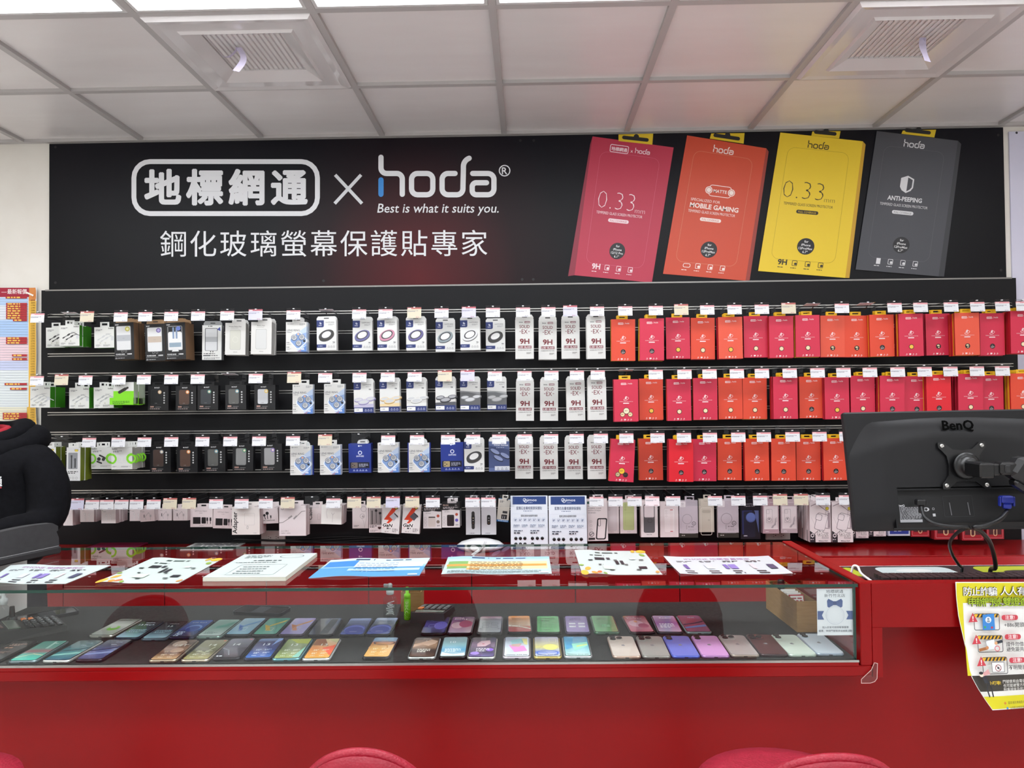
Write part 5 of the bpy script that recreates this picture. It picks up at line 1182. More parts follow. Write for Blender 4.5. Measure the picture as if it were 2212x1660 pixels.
FR = [
 ((-32, 1436), (60, 1384.5), 'dark grey phone with copper lettering, leftmost of the front row', '#2A2826', [(0, '#1E1A19'), (1, '#2E2A28')], [('b', -30, 36, 80, 4, 2, '#B08A7A'), ('b', -30, 20, 60, 6, 1, '#A87A66'), ('b', -30, 30, 40, 3, 2, '#8A6A5E')]),
 ((46, 1436), (124, 1384.5), 'phone with teal and coral landscape screen', '#7A8C92', [(0, '#3CC6AC'), (.3, '#62CDB8'), (.45, '#C0707C'), (.62, '#6FB09E'), (1, '#58A896')], [('p', [(-49, 12), (0, 30), (49, 22), (49, 24), (0, 33), (-49, 14)], '#E8D8A8'), ('p', [(10, 58), (22, 58), (14, 96), (4, 96)], '#9CCFC0'), ('b', 10, 40, 84, 3, 1, '#D8ECE6')]),
 ((118, 1435), (196, 1386), 'white edged phone with teal wave screen', '#E2E2DE', [(0, '#28506A'), (.35, '#3E8C94'), (.6, '#2C6670'), (1, '#2E4A50')], wave('#173A46', '#79BEB4')+clock),
 ((190, 1433), (256, 1386), 'phone with navy wave screen beside the bare mat', '#2A2430', [(0, '#262C5A'), (.4, '#4A5AA0'), (.7, '#272C4E'), (1, '#4A4E66')], wave('#1B2046', '#7C8CC8')+clock),
 ((350, 1434), (403, 1384), 'phone showing large numerals over bronze spheres', '#B7A48E', [(0, '#D09A68'), (.3, '#6A4632'), (.55, '#A87E66'), (.8, '#4A362C'), (1, '#7A6458')], [('c', -8, 80, 28, 16, '#B89A8A'), ('c', 14, 44, 26, 12, '#C89E86'), T('14T', 8, 66, 24, '#E8DED4', .03)]+icons('#E8D0B8')),
 ((419, 1433.5), (470, 1384), 'phone showing large 14 over an olive green screen', '#C9B8A4', [(0, '#A89A5E'), (.4, '#5E5A3C'), (.7, '#8A8560'), (1, '#AFA68C')], [T('14', 8, 66, 24, '#EDEAD8', .03), ('p', [(-30, 40), (10, 30), (30, 60), (26, 62), (8, 34), (-30, 43)], '#C9C49A'), ('c', 38, 94, 6, 3, '#C85A3A')]+icons('#DAD6B8')),
 ((487, 1430), (531, 1376), 'thick dark phone showing large 14 over a grey curve', '#2E2A30', [(0, '#26242A'), (.5, '#4E4A58'), (1, '#9A98A8')], [T('14', -4, 62, 24, '#EDEDF2', .03), ('p', [(-49, 46), (-20, 36), (0, 12), (4, 12), (-16, 40), (-49, 50)], '#8A8894'), ('c', 38, 94, 6, 3, '#C8505A'), ('b', -44, -10, 6, 4, 1, '#E2E2E8')]),
 ((555, 1430), (590, 1379), 'phone showing large 13 over a deep blue screen', '#1E2440', [(0, '#2E60C0'), (.4, '#22347E'), (.8, '#2E2E5E'), (1, '#7FA0D8')], [T('13', -4, 62, 24, '#EDF0F8', .03), ('p', [(20, 60), (49, 90), (49, 99), (30, 99)], '#7C9CE0')]+icons('#D2DCF4')),
 ((617, 1431), (650, 1380), 'phone showing large 13 over green facets', '#6FA8B4', [(0, '#9AAA5A'), (.5, '#5E6E3C'), (1, '#86A04A')], [('p', [(-40, 99), (49, 99), (49, 72), (0, 76)], '#A8B23E'), ('p', [(49, 60), (49, 2), (20, 2)], '#7ABCA8'), T('13', -4, 62, 24, '#EEF2E4', .03)]+icons('#E2E8CE')),
 ((682, 1431), (711, 1379), 'white edged phone showing large 13 over orange facets', '#E6E6E8', [(0, '#F09A2A'), (.5, '#E8762E'), (1, '#E2C07A')], [('p', [(-48, 66), (20, 60), (-10, 99), (-48, 99)], '#8A4A2A'), ('p', [(49, 66), (49, 10), (0, 50)], '#E8482A'), ('p', [(0, 99), (49, 99), (49, 76)], '#D8CC8A'), T('13', 0, 62, 24, '#F6EEDC', .03)]+icons('#F6E4C0')),
 ((811, 1428), (836, 1378), 'black edged phone with orange curves and blue sky screen', '#1A1418', [(0, '#F0A44A'), (.5, '#EAA24E'), (.72, '#D8743E'), (.82, '#7AA0C8'), (1, '#8AB0D8')], [('r', 4, 70, 46, .24, '#3A2A2E'), ('r', -12, 46, 40, .5, '#B8702A'), T('realme', 0, 80, 7, '#F0D0B0', .01)]+icons('#F8DCA8')),
 ((910, 1428), (925, 1378), 'silver phone showing a face in profile on brown', '#D6D6D6', [(0, '#4A2E20'), (.3, '#221A16'), (.6, '#A87858'), (1, '#3A2E28')], [('p', [(-49, 48), (-10, 60), (14, 54), (40, 66), (49, 80), (20, 88), (-20, 72), (-49, 62)], '#D2A48A'), T('XPERIA', 0, 90, 7, '#D8CCC0', 0), T('1', 0, 78, 14, '#E8DCD0', 0), ('b', -26, 26, 34, 3.4, 3, '#D8CCC0')]),
 ((977, 1427), (985, 1379), 'dark phone showing pale blue sky and 10', '#2A2A2E', [(0, '#D8E8EA'), (.3, '#4A96C4'), (.6, '#8ABCC8'), (1, '#A4C4C8')], [T('XPERIA', 0, 88, 7, '#5A7A80', 0), T('10', -8, 68, 20, '#E2F0F2', 0), T('VI', 26, 70, 9, '#4A6A70', 0), ('b', -36, 30, 34, 3.4, 3, '#E2EEF4'), ('p', [(-46, 4), (46, 4), (46, 16), (0, 8), (-46, 20)], '#E8EEF0')]),
 ((1039, 1428), (1047, 1378), 'silver phone showing a face and purple flowers', '#DADAD8', [(0, '#5A4A8A'), (.3, '#2A2234'), (.6, '#6A4A6A'), (1, '#2A2226')], [('p', [(-24, 50), (10, 52), (30, 66), (26, 84), (-10, 80), (-26, 66)], '#D8A8B4'), ('c', 30, 34, 16, 8, '#7A4AC8'), ('c', -28, 16, 18, 8, '#9A78D0'), ('b', -26, 30, 38, 3.4, 3, '#D8CCD8'), ('c', 0, 64, 6, 2, '#B83A4A')]),
 ((1116, 1427), (1117, 1376), 'pale phone with pink and teal gem screen', '#D9CCD8', [(0, '#E6E8F6'), (1, '#B8C2DA')], [('p', [(-30, 80), (20, 92), (40, 70), (-20, 60)], '#8FC0C8'), ('p', [(-34, 56), (30, 52), (44, 26), (-10, 20)], '#E27AC0'), ('p', [(20, 92), (44, 90), (44, 56), (30, 60)], '#E6D88A'), ('p', [(-20, 60), (20, 64), (10, 46), (-24, 50)], '#C89A90')]+galaxy('Galaxy A35 5G')),
 ((1183.5, 1427), (1180, 1376), 'gold edged phone with yellow and lilac screen', '#D8C070', [(0, '#E6E6EE'), (.2, '#6A80D0'), (.45, '#DCCB6A'), (1, '#BDB6DA')], [('c', 14, 46, 30, 16, '#E4D66A'), ('r', 0, 16, 46, .3, '#3A5AC0'), ('f', 10, 70, 38, 92, '#D8D0A8')]+galaxy('Galaxy A55 5G')),
 ((1249.5, 1426), (1241.5, 1375), 'silver phone with teal and aqua crystal screen', '#D8DCE0', [(0, '#BFEAE4'), (.5, '#56B4CC'), (1, '#3A86C4')], [('p', [(-46, 90), (-10, 96), (-20, 40), (-46, 30)], '#3E92C8'), ('p', [(-20, 60), (46, 70), (46, 50), (-10, 24)], '#8CDCC0'), ('p', [(0, 50), (46, 60), (46, 56), (0, 44)], '#E2E26A')]+galaxy('Galaxy A16 5G')),
]
for e in FR: put('smartphone', *e)
IP = [
 ((1355, 1425.8), (1338.5, 1375), 'champagne pink phone lying face down, first of the face down phones', '#C9A898', '#E4D2C8', 3),
 ((1419, 1425.6), (1401, 1376), 'titanium grey phone face down between the pink and blue ones', '#9A9692', '#A9A6A2', 3),
 ((1483, 1425), (1459, 1375.6), 'periwinkle blue phone lying face down', '#5A6ED0', '#7484E0', 2),
 ((1547, 1424.5), (1522, 1378), 'lilac pink phone lying face down', '#B888C0', '#E2A4E0', 2),
 ((1611, 1423), (1579, 1374), 'warm grey phone face down right of the lilac one', '#A89A90', '#B5ACAA', 3),
 ((1674, 1421.7), (1641, 1376), 'dark plum phone lying face down', '#3A2428', '#4A3034', 3),
 ((1735.5, 1422), (1692, 1374), 'pale mint phone lying face down', '#BFCCC0', '#DDE8DC', 2),
 ((1795, 1419.5), (1752, 1374), 'pale ice blue phone face down at the right end', '#A8B4C4', '#D2DCE6', 2),
]
def dim(h): return '#'+''.join('%02X' % int(int(h[i:i+2], 16)*.91) for i in (1, 3, 5))
for b, tp, d, fc, bc, n in IP:
    bc = dim(bc); put('smartphone', b, tp, d, fc, None, (), (bc, n))
BKR = [
 ((216, 1380), (271, 1345), 'grey phone with a green figure on its screen', '#C9C6BC', [(0, '#8A8A84'), (.6, '#A8A8A0'), (1, '#4A4A46')], [('c', 0, 40, 26, 14, '#6AA83A'), ('c', -6, 46, 14, 7, '#A8A8A0'), ('b', -40, 40, 88, 4, 1, '#2A2A2A')]),
 ((271, 1385.5), (328, 1345), 'dark screened phone with pale blue glow, second in the back row', '#3A4A5A', [(0, '#8AC0E0'), (.4, '#2A4456'), (1, '#0E1216')], [T('13 Pro+', 0, 72, 15, '#E8ECEE'), T('realme', 4, 86, 10, '#E2E6E8'), ('b', -36, 36, 44, 2.6, 4, '#9AC0D4')]),
 ((330.6, 1387), (384, 1343.5), 'dark screened phone with teal glow left of the blue orb phone', '#6A7A88', [(0, '#9AC8DE'), (.4, '#263A48'), (1, '#101418')], [T('13', 0, 66, 18, '#E8ECEE'), T('realme', 4, 84, 10, '#D2C8C4'), ('b', -36, 36, 44, 2.6, 4, '#8AB4C8')]),
 ((390, 1383.5), (441, 1340), 'phone with large bright blue orb screen', '#2A2E4A', [(0, '#14203E'), (.5, '#2A4EA8'), (1, '#3A62C4')], [('c', 6, 50, 34, 20, '#6C92E0'), ('c', 4, 46, 30, 17, '#1E3A90'), T('C75 Pro+', 0, 82, 11, '#B8CCF0'), ('b', -40, -10, 24, 4, 4, '#D4E0F8')]),
 ((449, 1382), (493, 1343), 'phone with pale green feather screen', '#9AB4AC', [(0, '#D2E2DE'), (.5, '#8ABAA8'), (1, '#A9CFC4')], [('p', [(-30, 50), (10, 70), (46, 92), (40, 60), (0, 44)], '#4E9684'), T('V30', -14, 20, 10, '#3A5A52'), ('b', -34, 24, 16, 3, 2, '#3A5A52')]),
 ((510.5, 1378.5), (547, 1341.5), 'phone with light blue ribbon screen', '#3A3E46', [(0, '#8AC0E0'), (1, '#A9CFEA')], [('p', [(-20, 40), (40, 76), (46, 86), (-10, 56)], '#4A86C8'), ('p', [(-40, 60), (-14, 50), (4, 20), (-10, 18)], '#3A6AB8'), ('f', -14, 22, 16, 40, '#C8E0F4')]),
 ((570, 1378.5), (602, 1341), 'phone with yellow ribbon on teal screen', '#3A3E40', [(0, '#4FA88E'), (1, '#3E9A82')], [('p', [(-20, 40), (40, 76), (46, 90), (-10, 56)], '#D8B83A'), ('p', [(-40, 58), (-14, 50), (10, 20), (-10, 20)], '#C8A22E'), ('f', -14, 20, 16, 38, '#E8DCB8')]),
 ((627.5, 1378.5), (657.5, 1341), 'phone with orange ribbon on purple screen', '#4A3E50', [(0, '#7A6AB4'), (1, '#A890CC')], [('p', [(-20, 40), (40, 76), (46, 90), (-10, 56)], '#D8894A'), ('p', [(-40, 60), (-14, 54), (10, 22), (-10, 22)], '#C06A3A'), ('f', -14, 20, 16, 40, '#D8C8E4')]),
 ((691, 1379), (715, 1337), 'black phone with a dark grey screen', '#161618', [(0, '#1A1A1C'), (1, '#2E2E32')], [('p', [(-6, 4), (30, 4), (40, 96), (8, 96)], '#3E4044'), ('r', 22, 30, 14, .5, '#6A6C70')]),
 ((758, 1379), (781, 1337), 'phone with blue arc screen beside the black screened phone', '#1E1E24', [(0, '#3A4AA8'), (.35, '#1E2450'), (.5, '#3E4656'), (1, '#8A94B8')], [('c', 0, 32, 46, 27, '#2A3490'), ('c', 0, 28, 44, 25, '#5A6AD0'), ('c', 0, 24, 42, 22, '#2A3490'), T('Find X8 Pro', 0, 78, 11.5, '#1E2230'), T('OPPO', 0, 14, 8, '#BAC2E4')]),
 ((815, 1378), (836, 1338.5), 'phone with blue arc screen in front of the clear spray bottle', '#1E1E24', [(0, '#3A4AA8'), (.35, '#1E2450'), (.5, '#3E4656'), (1, '#94A0C4')], [('c', 0, 32, 46, 27, '#2A3490'), ('c', 0, 28, 44, 25, '#5A6AD0'), ('c', 0, 24, 42, 22, '#2A3490'), T('Find X8', 0, 78, 12, '#1E2230'), T('OPPO', 0, 14, 8, '#BAC2E4')]),
 ((934.5, 1375.5), (947, 1337), 'phone with violet petal screen in front of a calculator', '#1A1A1E', [(0, '#2A2440'), (.5, '#4A409A'), (1, '#24222E')], [('c', 24, 44, 30, 24, '#5A50B4'), T('OPPO', -8, 84, 13, '#E8E6F2', .03), T('Reno13', 0, 75, 11, '#E8E6F2'), ('f', -30, 34, 0, 48, '#9A94C8')]),
 ((991.5, 1375.5), (1002.5, 1334), 'phone with rose butterfly screen right of the violet one', '#2A1A22', [(0, '#C9A0B0'), (.5, '#B05A74'), (1, '#4A2038')], [('c', -16, 46, 30, 20, '#D8A4B4'), ('c', 18, 54, 30, 22, '#A83A5C'), T('OPPO', -18, 88, 11, '#F2DCE4', .03), T('Reno13 F', -10, 80, 10, '#F2DCE4')]),
 ((1056.5, 1374.5), (1061, 1336), 'grey phone with four menu boxes and maroon top', '#5A585A', [(0, '#C4C2C6'), (.7, '#A9A8AC'), (1, '#8A4A5A')], [T('Reno12 Pro', 4, 78, 11, '#3A343A', .03), ('r', 0, 20, 46, .14, '#6A686E')]+menu('#3A3A40')),
 ((1123, 1373.2), (1121, 1334), 'orange phone screen with red foot and four menu boxes', '#2A2A2C', [(0, '#B0282A'), (.25, '#B83A2E'), (.4, '#E8B890'), (.8, '#E8883A'), (1, '#E67A2A')], [T('OPPO', -14, 80, 11, '#3A2418', .03), T('Reno12 F', -6, 72, 9, '#3A2418', .03), ('p', [(-49, 34), (0, 28), (49, 14), (49, 20), (0, 36), (-49, 42)], '#EADAC8')]+menu('#8A4A24')),
 ((1185, 1374), (1183, 1334), 'plain green phone screen between the orange and lilac ones', '#3A4A3E', [(0, '#4FB45E'), (1, '#4CB05A')], [T('OPPO', -2, 80, 17, '#1E3A24', .03), T('A3x', -14, 66, 17, '#1E3A24', .03), ('b', -16, 16, 12, 3, 1, '#1E4A28')]+menu('#1E5A2E')),
 ((1249, 1374), (1243.6, 1334), 'lilac phone screen with four white boxes between two green ones', '#5A5068', [(0, '#9A80C4'), (1, '#8E72BC')], [T('OPPO', -8, 82, 14, '#2E2444', .03), T('A3 Pro', -6, 71, 13, '#2E2444', .03)]+[('p', [(x, y), (x+30, y), (x+30, y+10), (x, y+10)], '#E8E4F2') for x in (-36, 6) for y in (46, 28)]),
 ((1311.5, 1373.2), (1300, 1333), 'green phone screen with pale square, right of the lilac one', '#6A8A72', [(0, '#4FA85E'), (1, '#58AE66')], [T('OPPO', -8, 82, 12, '#1E3A24', .03), T('A5 Pro', -4, 73, 12, '#1E3A24', .03), ('p', [(-14, 28), (22, 28), (22, 44), (-14, 44)], '#7AC488')]+menu('#1E5A2E')),
 ((1389, 1373.2), (1368, 1332), 'phone with rose butterfly screen, left of the lilac one with white lettering', '#3A2A30', [(0, '#A8607A'), (.5, '#D09AAE'), (1, '#5A2036')], [('c', -8, 50, 34, 20, '#D8A4B8'), ('c', 20, 36, 24, 14, '#9A4460'), T('OPPO', -20, 88, 10, '#F2DCE4', .03), T('Reno13 Pro', -4, 80, 9, '#F2DCE4'), ('c', -6, 62, 8, 6, '#D87A4A')]),
 ((1449, 1373.2), (1430, 1328), 'lilac phone with white lettering, second from right in the back row', '#4A4A52', [(0, '#B4B6DA'), (.5, '#7A5EB4'), (1, '#A9A4D0')], [T('Redmi', 4, 82, 14, '#EDEAF6', .03), T('14C', 0, 68, 14, '#4A3A7A', .03), ('b', -34, 30, 46, 4, 4, '#EDEAF6')]),
 ((1511, 1372.6), (1485, 1330), 'phone with dark navy wave screen, rightmost of the back row', '#9AA8AA', [(0, '#2A3A5A'), (.5, '#24304E'), (1, '#3A4460')], wave('#121A34', '#4A68A8')+[T('10:08', 6, 84, 10, '#C4CEDA', 0)]),
]
for e in BKR: put('smartphone', *e, row='back')
def flatphone(bx, by, rz, tilt, label):
    t = phone_parts('#1A1A1C', [(0, '#0E0E10'), (1, '#15151A')], [('p', [(-20, 30), (20, 30), (20, 70), (-20, 70)], '#24262A')])
    p = atZ(bx, by, ZC); return inst(t, (p.x, p.y, ZC+.0004), label, None, (0, 0, rz))
flatphone(128, 1375-20, -1.02, 0, 'black phone lying askew behind the left calculator') if False else None
def cased(cx, cy, rz, label):
    t = phone_parts('#1A1A1C', [(0, '#0E0E10'), (1, '#15151A')], [('p', [(-49, 36), (49, 36), (49, 64), (-49, 64)], '#23252A')])
    g = G(); W = PW+.006; out = rr(-W/2, -.003, W/2, PH+.003, .013, 6)
    inn = rr(-PW/2+.0005, .0005, PW/2-.0005, PH-.0005, .011, 6); n = len(out)
    vs = [Vector((x, y, z)) for z, q in ((-.0008, out), (PT+.0016, out), (PT+.0016, inn), (PT-.0005, inn)) for x, y in q]
    g.add(vs, [(k*n+i, k*n+(i+1) % n, (k+1)*n+(i+1) % n, (k+1)*n+i) for k in range(3) for i in range(n)], mat('#26262A', .3)); g.add(vs[:n], [tuple(range(n))[::-1]], mat('#26262A', .3))
    t.kid('phone_case', g.mesh('phone_case'))
    p = atZ(cx, cy, ZC); c = Vector((0, PH/2, 0)); c.rotate(Matrix.Rotation(rz, 3, 'Z'))
    inst(t, (p.x-c.x, p.y-c.y, ZC+.0014), label, None, (0, 0, rz))
cased(101, 1334, -.80, 'black cased phone lying behind the left calculator')
cased(566, 1324, 1.42, 'black cased phone lying sideways behind the ribbon screen phones')
def calculator(cx, cy, rz, label, s=1.):
    p = atZ(cx, cy, ZC); root = empty('calculator', (p.x, p.y, ZC+.0005), rz); tag(root, label, 'calculator'); root.scale = (s, s, s)
    M = Matrix.Rotation(math.radians(9), 4, 'X')
    g = G(); W, H = .108, .145
    prof = [(-W/2, 0, 0), (W/2, 0, 0)]
    vs = [Vector(q) for q in ((-W/2, 0, 0), (W/2, 0, 0), (W/2, H, 0), (-W/2, H, 0), (-W/2+.003, .002, .013), (W/2-.003, .002, .013), (W/2-.003, H-.003, .03), (-W/2+.003, H-.003, .03))]
    g.add(vs, [(0, 3, 2, 1), (4, 5, 6, 7), (1, 2, 6, 5), (2, 3, 7, 6), (3, 0, 4, 7), (0, 1, 5, 4)], mat('#232324', .45)); g.build('body', root)
    def top(y): return .013+.017*y/H
    sl = math.atan2(.017, H)
    g = G()
    for r in range(5):
        for c in range(5):
            x = -W/2+.0085+c*.0195; y = .010+r*.0155; m = mat('#D2702A', .4) if c == 4 and r in (3, 4) else mat('#2E2E30', .35)
            MM = Matrix.Translation((x, y, top(y))) @ Matrix.Rotation(sl, 4, 'X'); g.rbox(0, .0155, 0, .0115, 0, .005, m, .0015, MM)
            g.map = lambda u, v, d, MM=MM: MM @ Vector((u, v, .005+d)); g.bars(.005, .0105, .0045, .003, 1, '#C8C8C8', seed=c+r)
    g.build('keys', root)
    g = G(); MM = Matrix.Translation((0, .098, top(.098))) @ Matrix.Rotation(sl, 4, 'X'); g.rbox(-W/2+.01, W/2-.01, 0, .026, 0, .003, mat('#6A7468', .2), .001, MM); g.map = lambda u, v, d: MM @ Vector((u, v, .003+d)); g.text('0', W/2-.018, .006, .02, '#2A2E2A'); g.build('display', root)
    g = G(); MM = Matrix.Translation((0, .130, top(.130))) @ Matrix.Rotation(sl, 4, 'X'); g.rbox(-W/2+.03, W/2-.012, 0, .009, 0, .002, mat('#4A2A26', .15), .0008, MM); g.build('solar_panel', root)
calculator(136, 1353, math.pi-.78, 'large dark calculator at the left end of the glass case', 1.2)
calculator(948, 1318, math.pi-.12, 'dark calculator behind the violet petal phone in the glass case')
# bottles, boxes, sign inside the case
def bottle(cx, cy, r, h, body, cap, label, name, kind):
    p = atZ(cx, cy, ZC); root = empty(name, (p.x, p.y, ZC+.0005)); tag(root, label, 'bottle')
    if kind == 'pump':
        g = G(); g.lathe([(r*.94, 0), (r, .003), (r, h*.5), (r*.9, h*.58), (r*.45, h*.66), (r*.45, h*.7)], body, 20, sy=.7); g.build('body', root)
        g = G(); g.lathe([(r*.5, h*.68), (r*.55, h*.70), (r*.55, h*.82), (r*.3, h*.84), (r*.3, h*.95), (r*.22, h), (.0001, h)], cap, 16); g.box(-r*.9, r*.3, -r*.16, r*.16, h*.9, h*.98, cap); g.build('spray_cap', root)
    elif kind == 'tall':
        g = G(); g.lathe([(r*.9, 0), (r, .003), (r, h*.62), (r*.8, h*.66)], body, 20); g.map = lambda u, v, d: Vector((math.sin(u/r)*(r+d), -math.cos(u/r)*(r+d), v)); old = g.map; g.map = lambda u, v, d: old(-v+.004, u, d); g.text('yippee', h*.32, 0, .02, '#D8E8A0'); g.build('body', root)
        g = G(); g.lathe([(r*.9, h*.655), (r*.95, h*.66), (r*.95, h*.78), (r*.5, h*.80), (r*.5, h*.98), (r*.4, h), (.0001, h)], cap, 16); g.build('spray_cap', root)
    else:
        g = G(); g.lathe([(r*.95, 0), (r, .002), (r, h*.45), (r*.8, h*.5), (r*.4, h*.52)], body, 18); g.map = lambda u, v, d: Vector((math.sin(u/r)*(r+d), -math.cos(u/r)*(r+d), v)); g.bars(-r*.8, r*.8, h*.25, .003, 3, '#9A9A9A'); g.build('body', root)
        g = G(); g.lathe([(r*.6, h*.51), (r*.62, h*.53), (r*.5, h*.99), (r*.46, h), (.0001, h)], cap, 16); g.build('cap', root)
    return root
cl = clear('bottle_plastic', (.86, .87, .87), 1.4)
b = bottle(843, 1334, .022, .105, cl, mat('#C9CBCC', .4), 'clear plastic spray bottle with pale cap and white cord inside', 'spray_bottle', 'pump')
g = G(); pts = [(.012*math.cos(k*1.9), .008*math.sin(k*2.3), .008+.0011*k+.004*math.sin(k)) for k in range(34)]; g.tube(pts, .0014, mat('#E8E8E8', .5), 5); g.build('cord', b)
bottle(880, 1339, .0105, .1, mat('#6FB81E', .15), mat('#86D02A', .4), 'slim bright green spray bottle beside the clear one', 'spray_bottle', 'tall')
bottle(8, 1366, .02, .12, cl, mat('#D0D2D2', .4), 'clear spray bottle at the far left end of the glass case', 'spray_bottle', 'pump')
bottle(26, 1355, .0135, .062, mat('#141416', .2), mat('#101012', .35), 'small black bottle with long cap at the left end of the glass case', 'nail_polish_bottle', 'small')
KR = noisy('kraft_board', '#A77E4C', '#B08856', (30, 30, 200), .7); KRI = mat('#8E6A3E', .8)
def tray(name, P, h, label, th=.003, loc=None):
    """open box from floor outline P"""
    g = G(); c = sum(P, Vector())/4
    O = P; I = [p+(c-p).normalized()*th*1.4 for p in P]
    up = lambda q, z: Vector((q.x, q.y, z))
    z0 = ZC+.0006
    for i in range(4):
        j = (i+1) % 4
        g.add([up(O[i], z0), up(O[j], z0), up(O[j], z0+h), up(O[i], z0+h)], [(0, 1, 2, 3)], KR)
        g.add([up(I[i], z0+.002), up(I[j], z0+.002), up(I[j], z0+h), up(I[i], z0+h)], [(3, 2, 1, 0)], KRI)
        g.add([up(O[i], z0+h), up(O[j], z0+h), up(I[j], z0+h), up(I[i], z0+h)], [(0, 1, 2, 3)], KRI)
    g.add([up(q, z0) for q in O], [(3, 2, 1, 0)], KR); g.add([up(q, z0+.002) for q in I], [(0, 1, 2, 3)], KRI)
    o = g.build(name); tag(o, label, 'box'); return o
a = atZ(1655, 1315, ZC); b = atZ(1722, 1367, ZC); wv = Vector((.058, .0, 0)); ln = (a-b)
tray('cardboard_tray', [b, b+wv, b+wv+ln*1.02, a], .088, 'open brown cardboard tray at the right end of the glass case')
for k in range(4):
    q = b+wv*.52+ln*(.22+.085*k)
    g = G(); M = Matrix.Translation((q.x, q.y, ZC+.0035)) @ Matrix.Rotation(math.atan2(-ln.x, ln.y), 4, 'Z') @ Matrix.Rotation(-.30, 4, 'X'); g.rbox(-.022, .022, -.003, .003, 0, .088, mat('#E6E2DE' if k else '#B83A44', .5), .0006, M)
    g.map = lambda u, v, d: M @ Vector((u, -.003-d, v)); g.rect(-.019, .01, .019, .084, '#F2EEEA'); g.bars(-.016, .016, .075, .004, 4, '#B04A50', seed=k)
    o = g.build('card_pack'); tag(o, '%s standing in the brown cardboard tray' % ('red edged card pack, frontmost one', 'white card pack, second from front,', 'white card pack, third from front,', 'white card pack, rearmost one,')[k], 'card', 'card packs in the cardboard tray')
q = b+wv*.42+ln*.74; g = G(); g.lathe([(.011, 0), (.011, .10), (.009, .104), (.0001, .104)], mat('#1A1416', .35), 14, Matrix.Translation((q.x, q.y, ZC+.0035))); o = g.build('marker'); tag(o, 'dark marker with dark cap standing in the brown cardboard tray', 'pen')
a = atZ(866, 1322, ZC); tray('cardboard_box', [a, a+Vector((.066, 0, 0)), a+Vector((.066, .06, 0)), a+Vector((0, .06, 0))], .062, 'small open cardboard box behind the green spray bottle')
# bow-tie sign hung inside the front glass
pa, pb = CM.inverted() @ atY(1760, 1320, -1.68), CM.inverted() @ atY(1837, 1320, -1.68)
xa, xb = pa.x, pb.x; zt, zb = ZG-.014, atY(1800, 1372, -1.69).z
g = G(); g.box(xa, xb, .0085, .0095, zb, zt, '#E3E6EC'); S = (xb-xa)/100; HH = (zt-zb)/S
g.map = lambda u, v, d: Vector((xa+u*S, .0085-d, zb+v*S)); g.eps = .00008
NB = '#4A5E92'
g.text('地標網通', 50, HH-12, 11, '#3A4250', fit=48); g.text('新竹竹北店', 50, HH-23, 10, '#3A4250', fit=58)
g.poly([(50, HH-37), (32, HH-28), (28, HH-34), (29, HH-50), (33, HH-53), (50, HH-44)], NB); g.poly([(50, HH-37), (68, HH-28), (72, HH-34), (71, HH-50), (67, HH-53), (50, HH-44)], NB); g.rrect(45, HH-46, 55, HH-35, 3, '#3A4C7C')
for x in (34, 38, 62, 66): g.line([(x, HH-33), (50+(x-50)*.5, HH-41)], .8, '#3A4C7C')
for s in (1, -1): g.poly([(50+s*31, HH-62), (50+s*49, HH-62), (50+s*49, HH-86), (50+s*31, HH-86), (50+s*37, HH-74)], NB)
g.ring(50, HH-74, 26, 25, '#C4CAD8'); g.ring(50, HH-74, 22, 21.4, '#D4D8E2')
g.text('加入好友可諮詢客服優惠', 50, HH-110, 6.5, '#4A5262', fit=74); g.text('優惠、申辦門號等參加抽獎活動', 50, HH-120, 6.5, '#4A5262', fit=94)
o = g.build('shop_sign', M=CM); tag(o, 'white sign with blue bow tie taped inside the right end of the front glass', 'sign')
# acrylic corner guard
g = G(); oc = [(0, 0), (.022, 0), (.034, .004), (.040, .012), (.042, .05), (.034, .052), (.026, .034), (.0, .010)]
n = len(oc); vs = [Vector((x, y, z)) for y in (-.008, -.0045) for x, z in oc]
ACR = clear('acrylic', (.90, .80, .78), 1.5, .05)
g.add(vs, [tuple(range(n)), tuple(range(n, 2*n))[::-1]]+[(i, n+i, n+(i+1) % n, (i+1) % n) for i in range(n)], ACR)
n2 = len(oc); g.map = lambda u, v, d: Vector((u, -.0082-d, v)); g.line(oc, .0016, mat('#D8B0A8', .2), closed=True)
o = g.build('corner_guard', M=CM @ Matrix.Translation((.004, 0, ZC-.055))); tag(o, 'clear plastic corner guard on the lower corner of the glass case', 'corner guard')
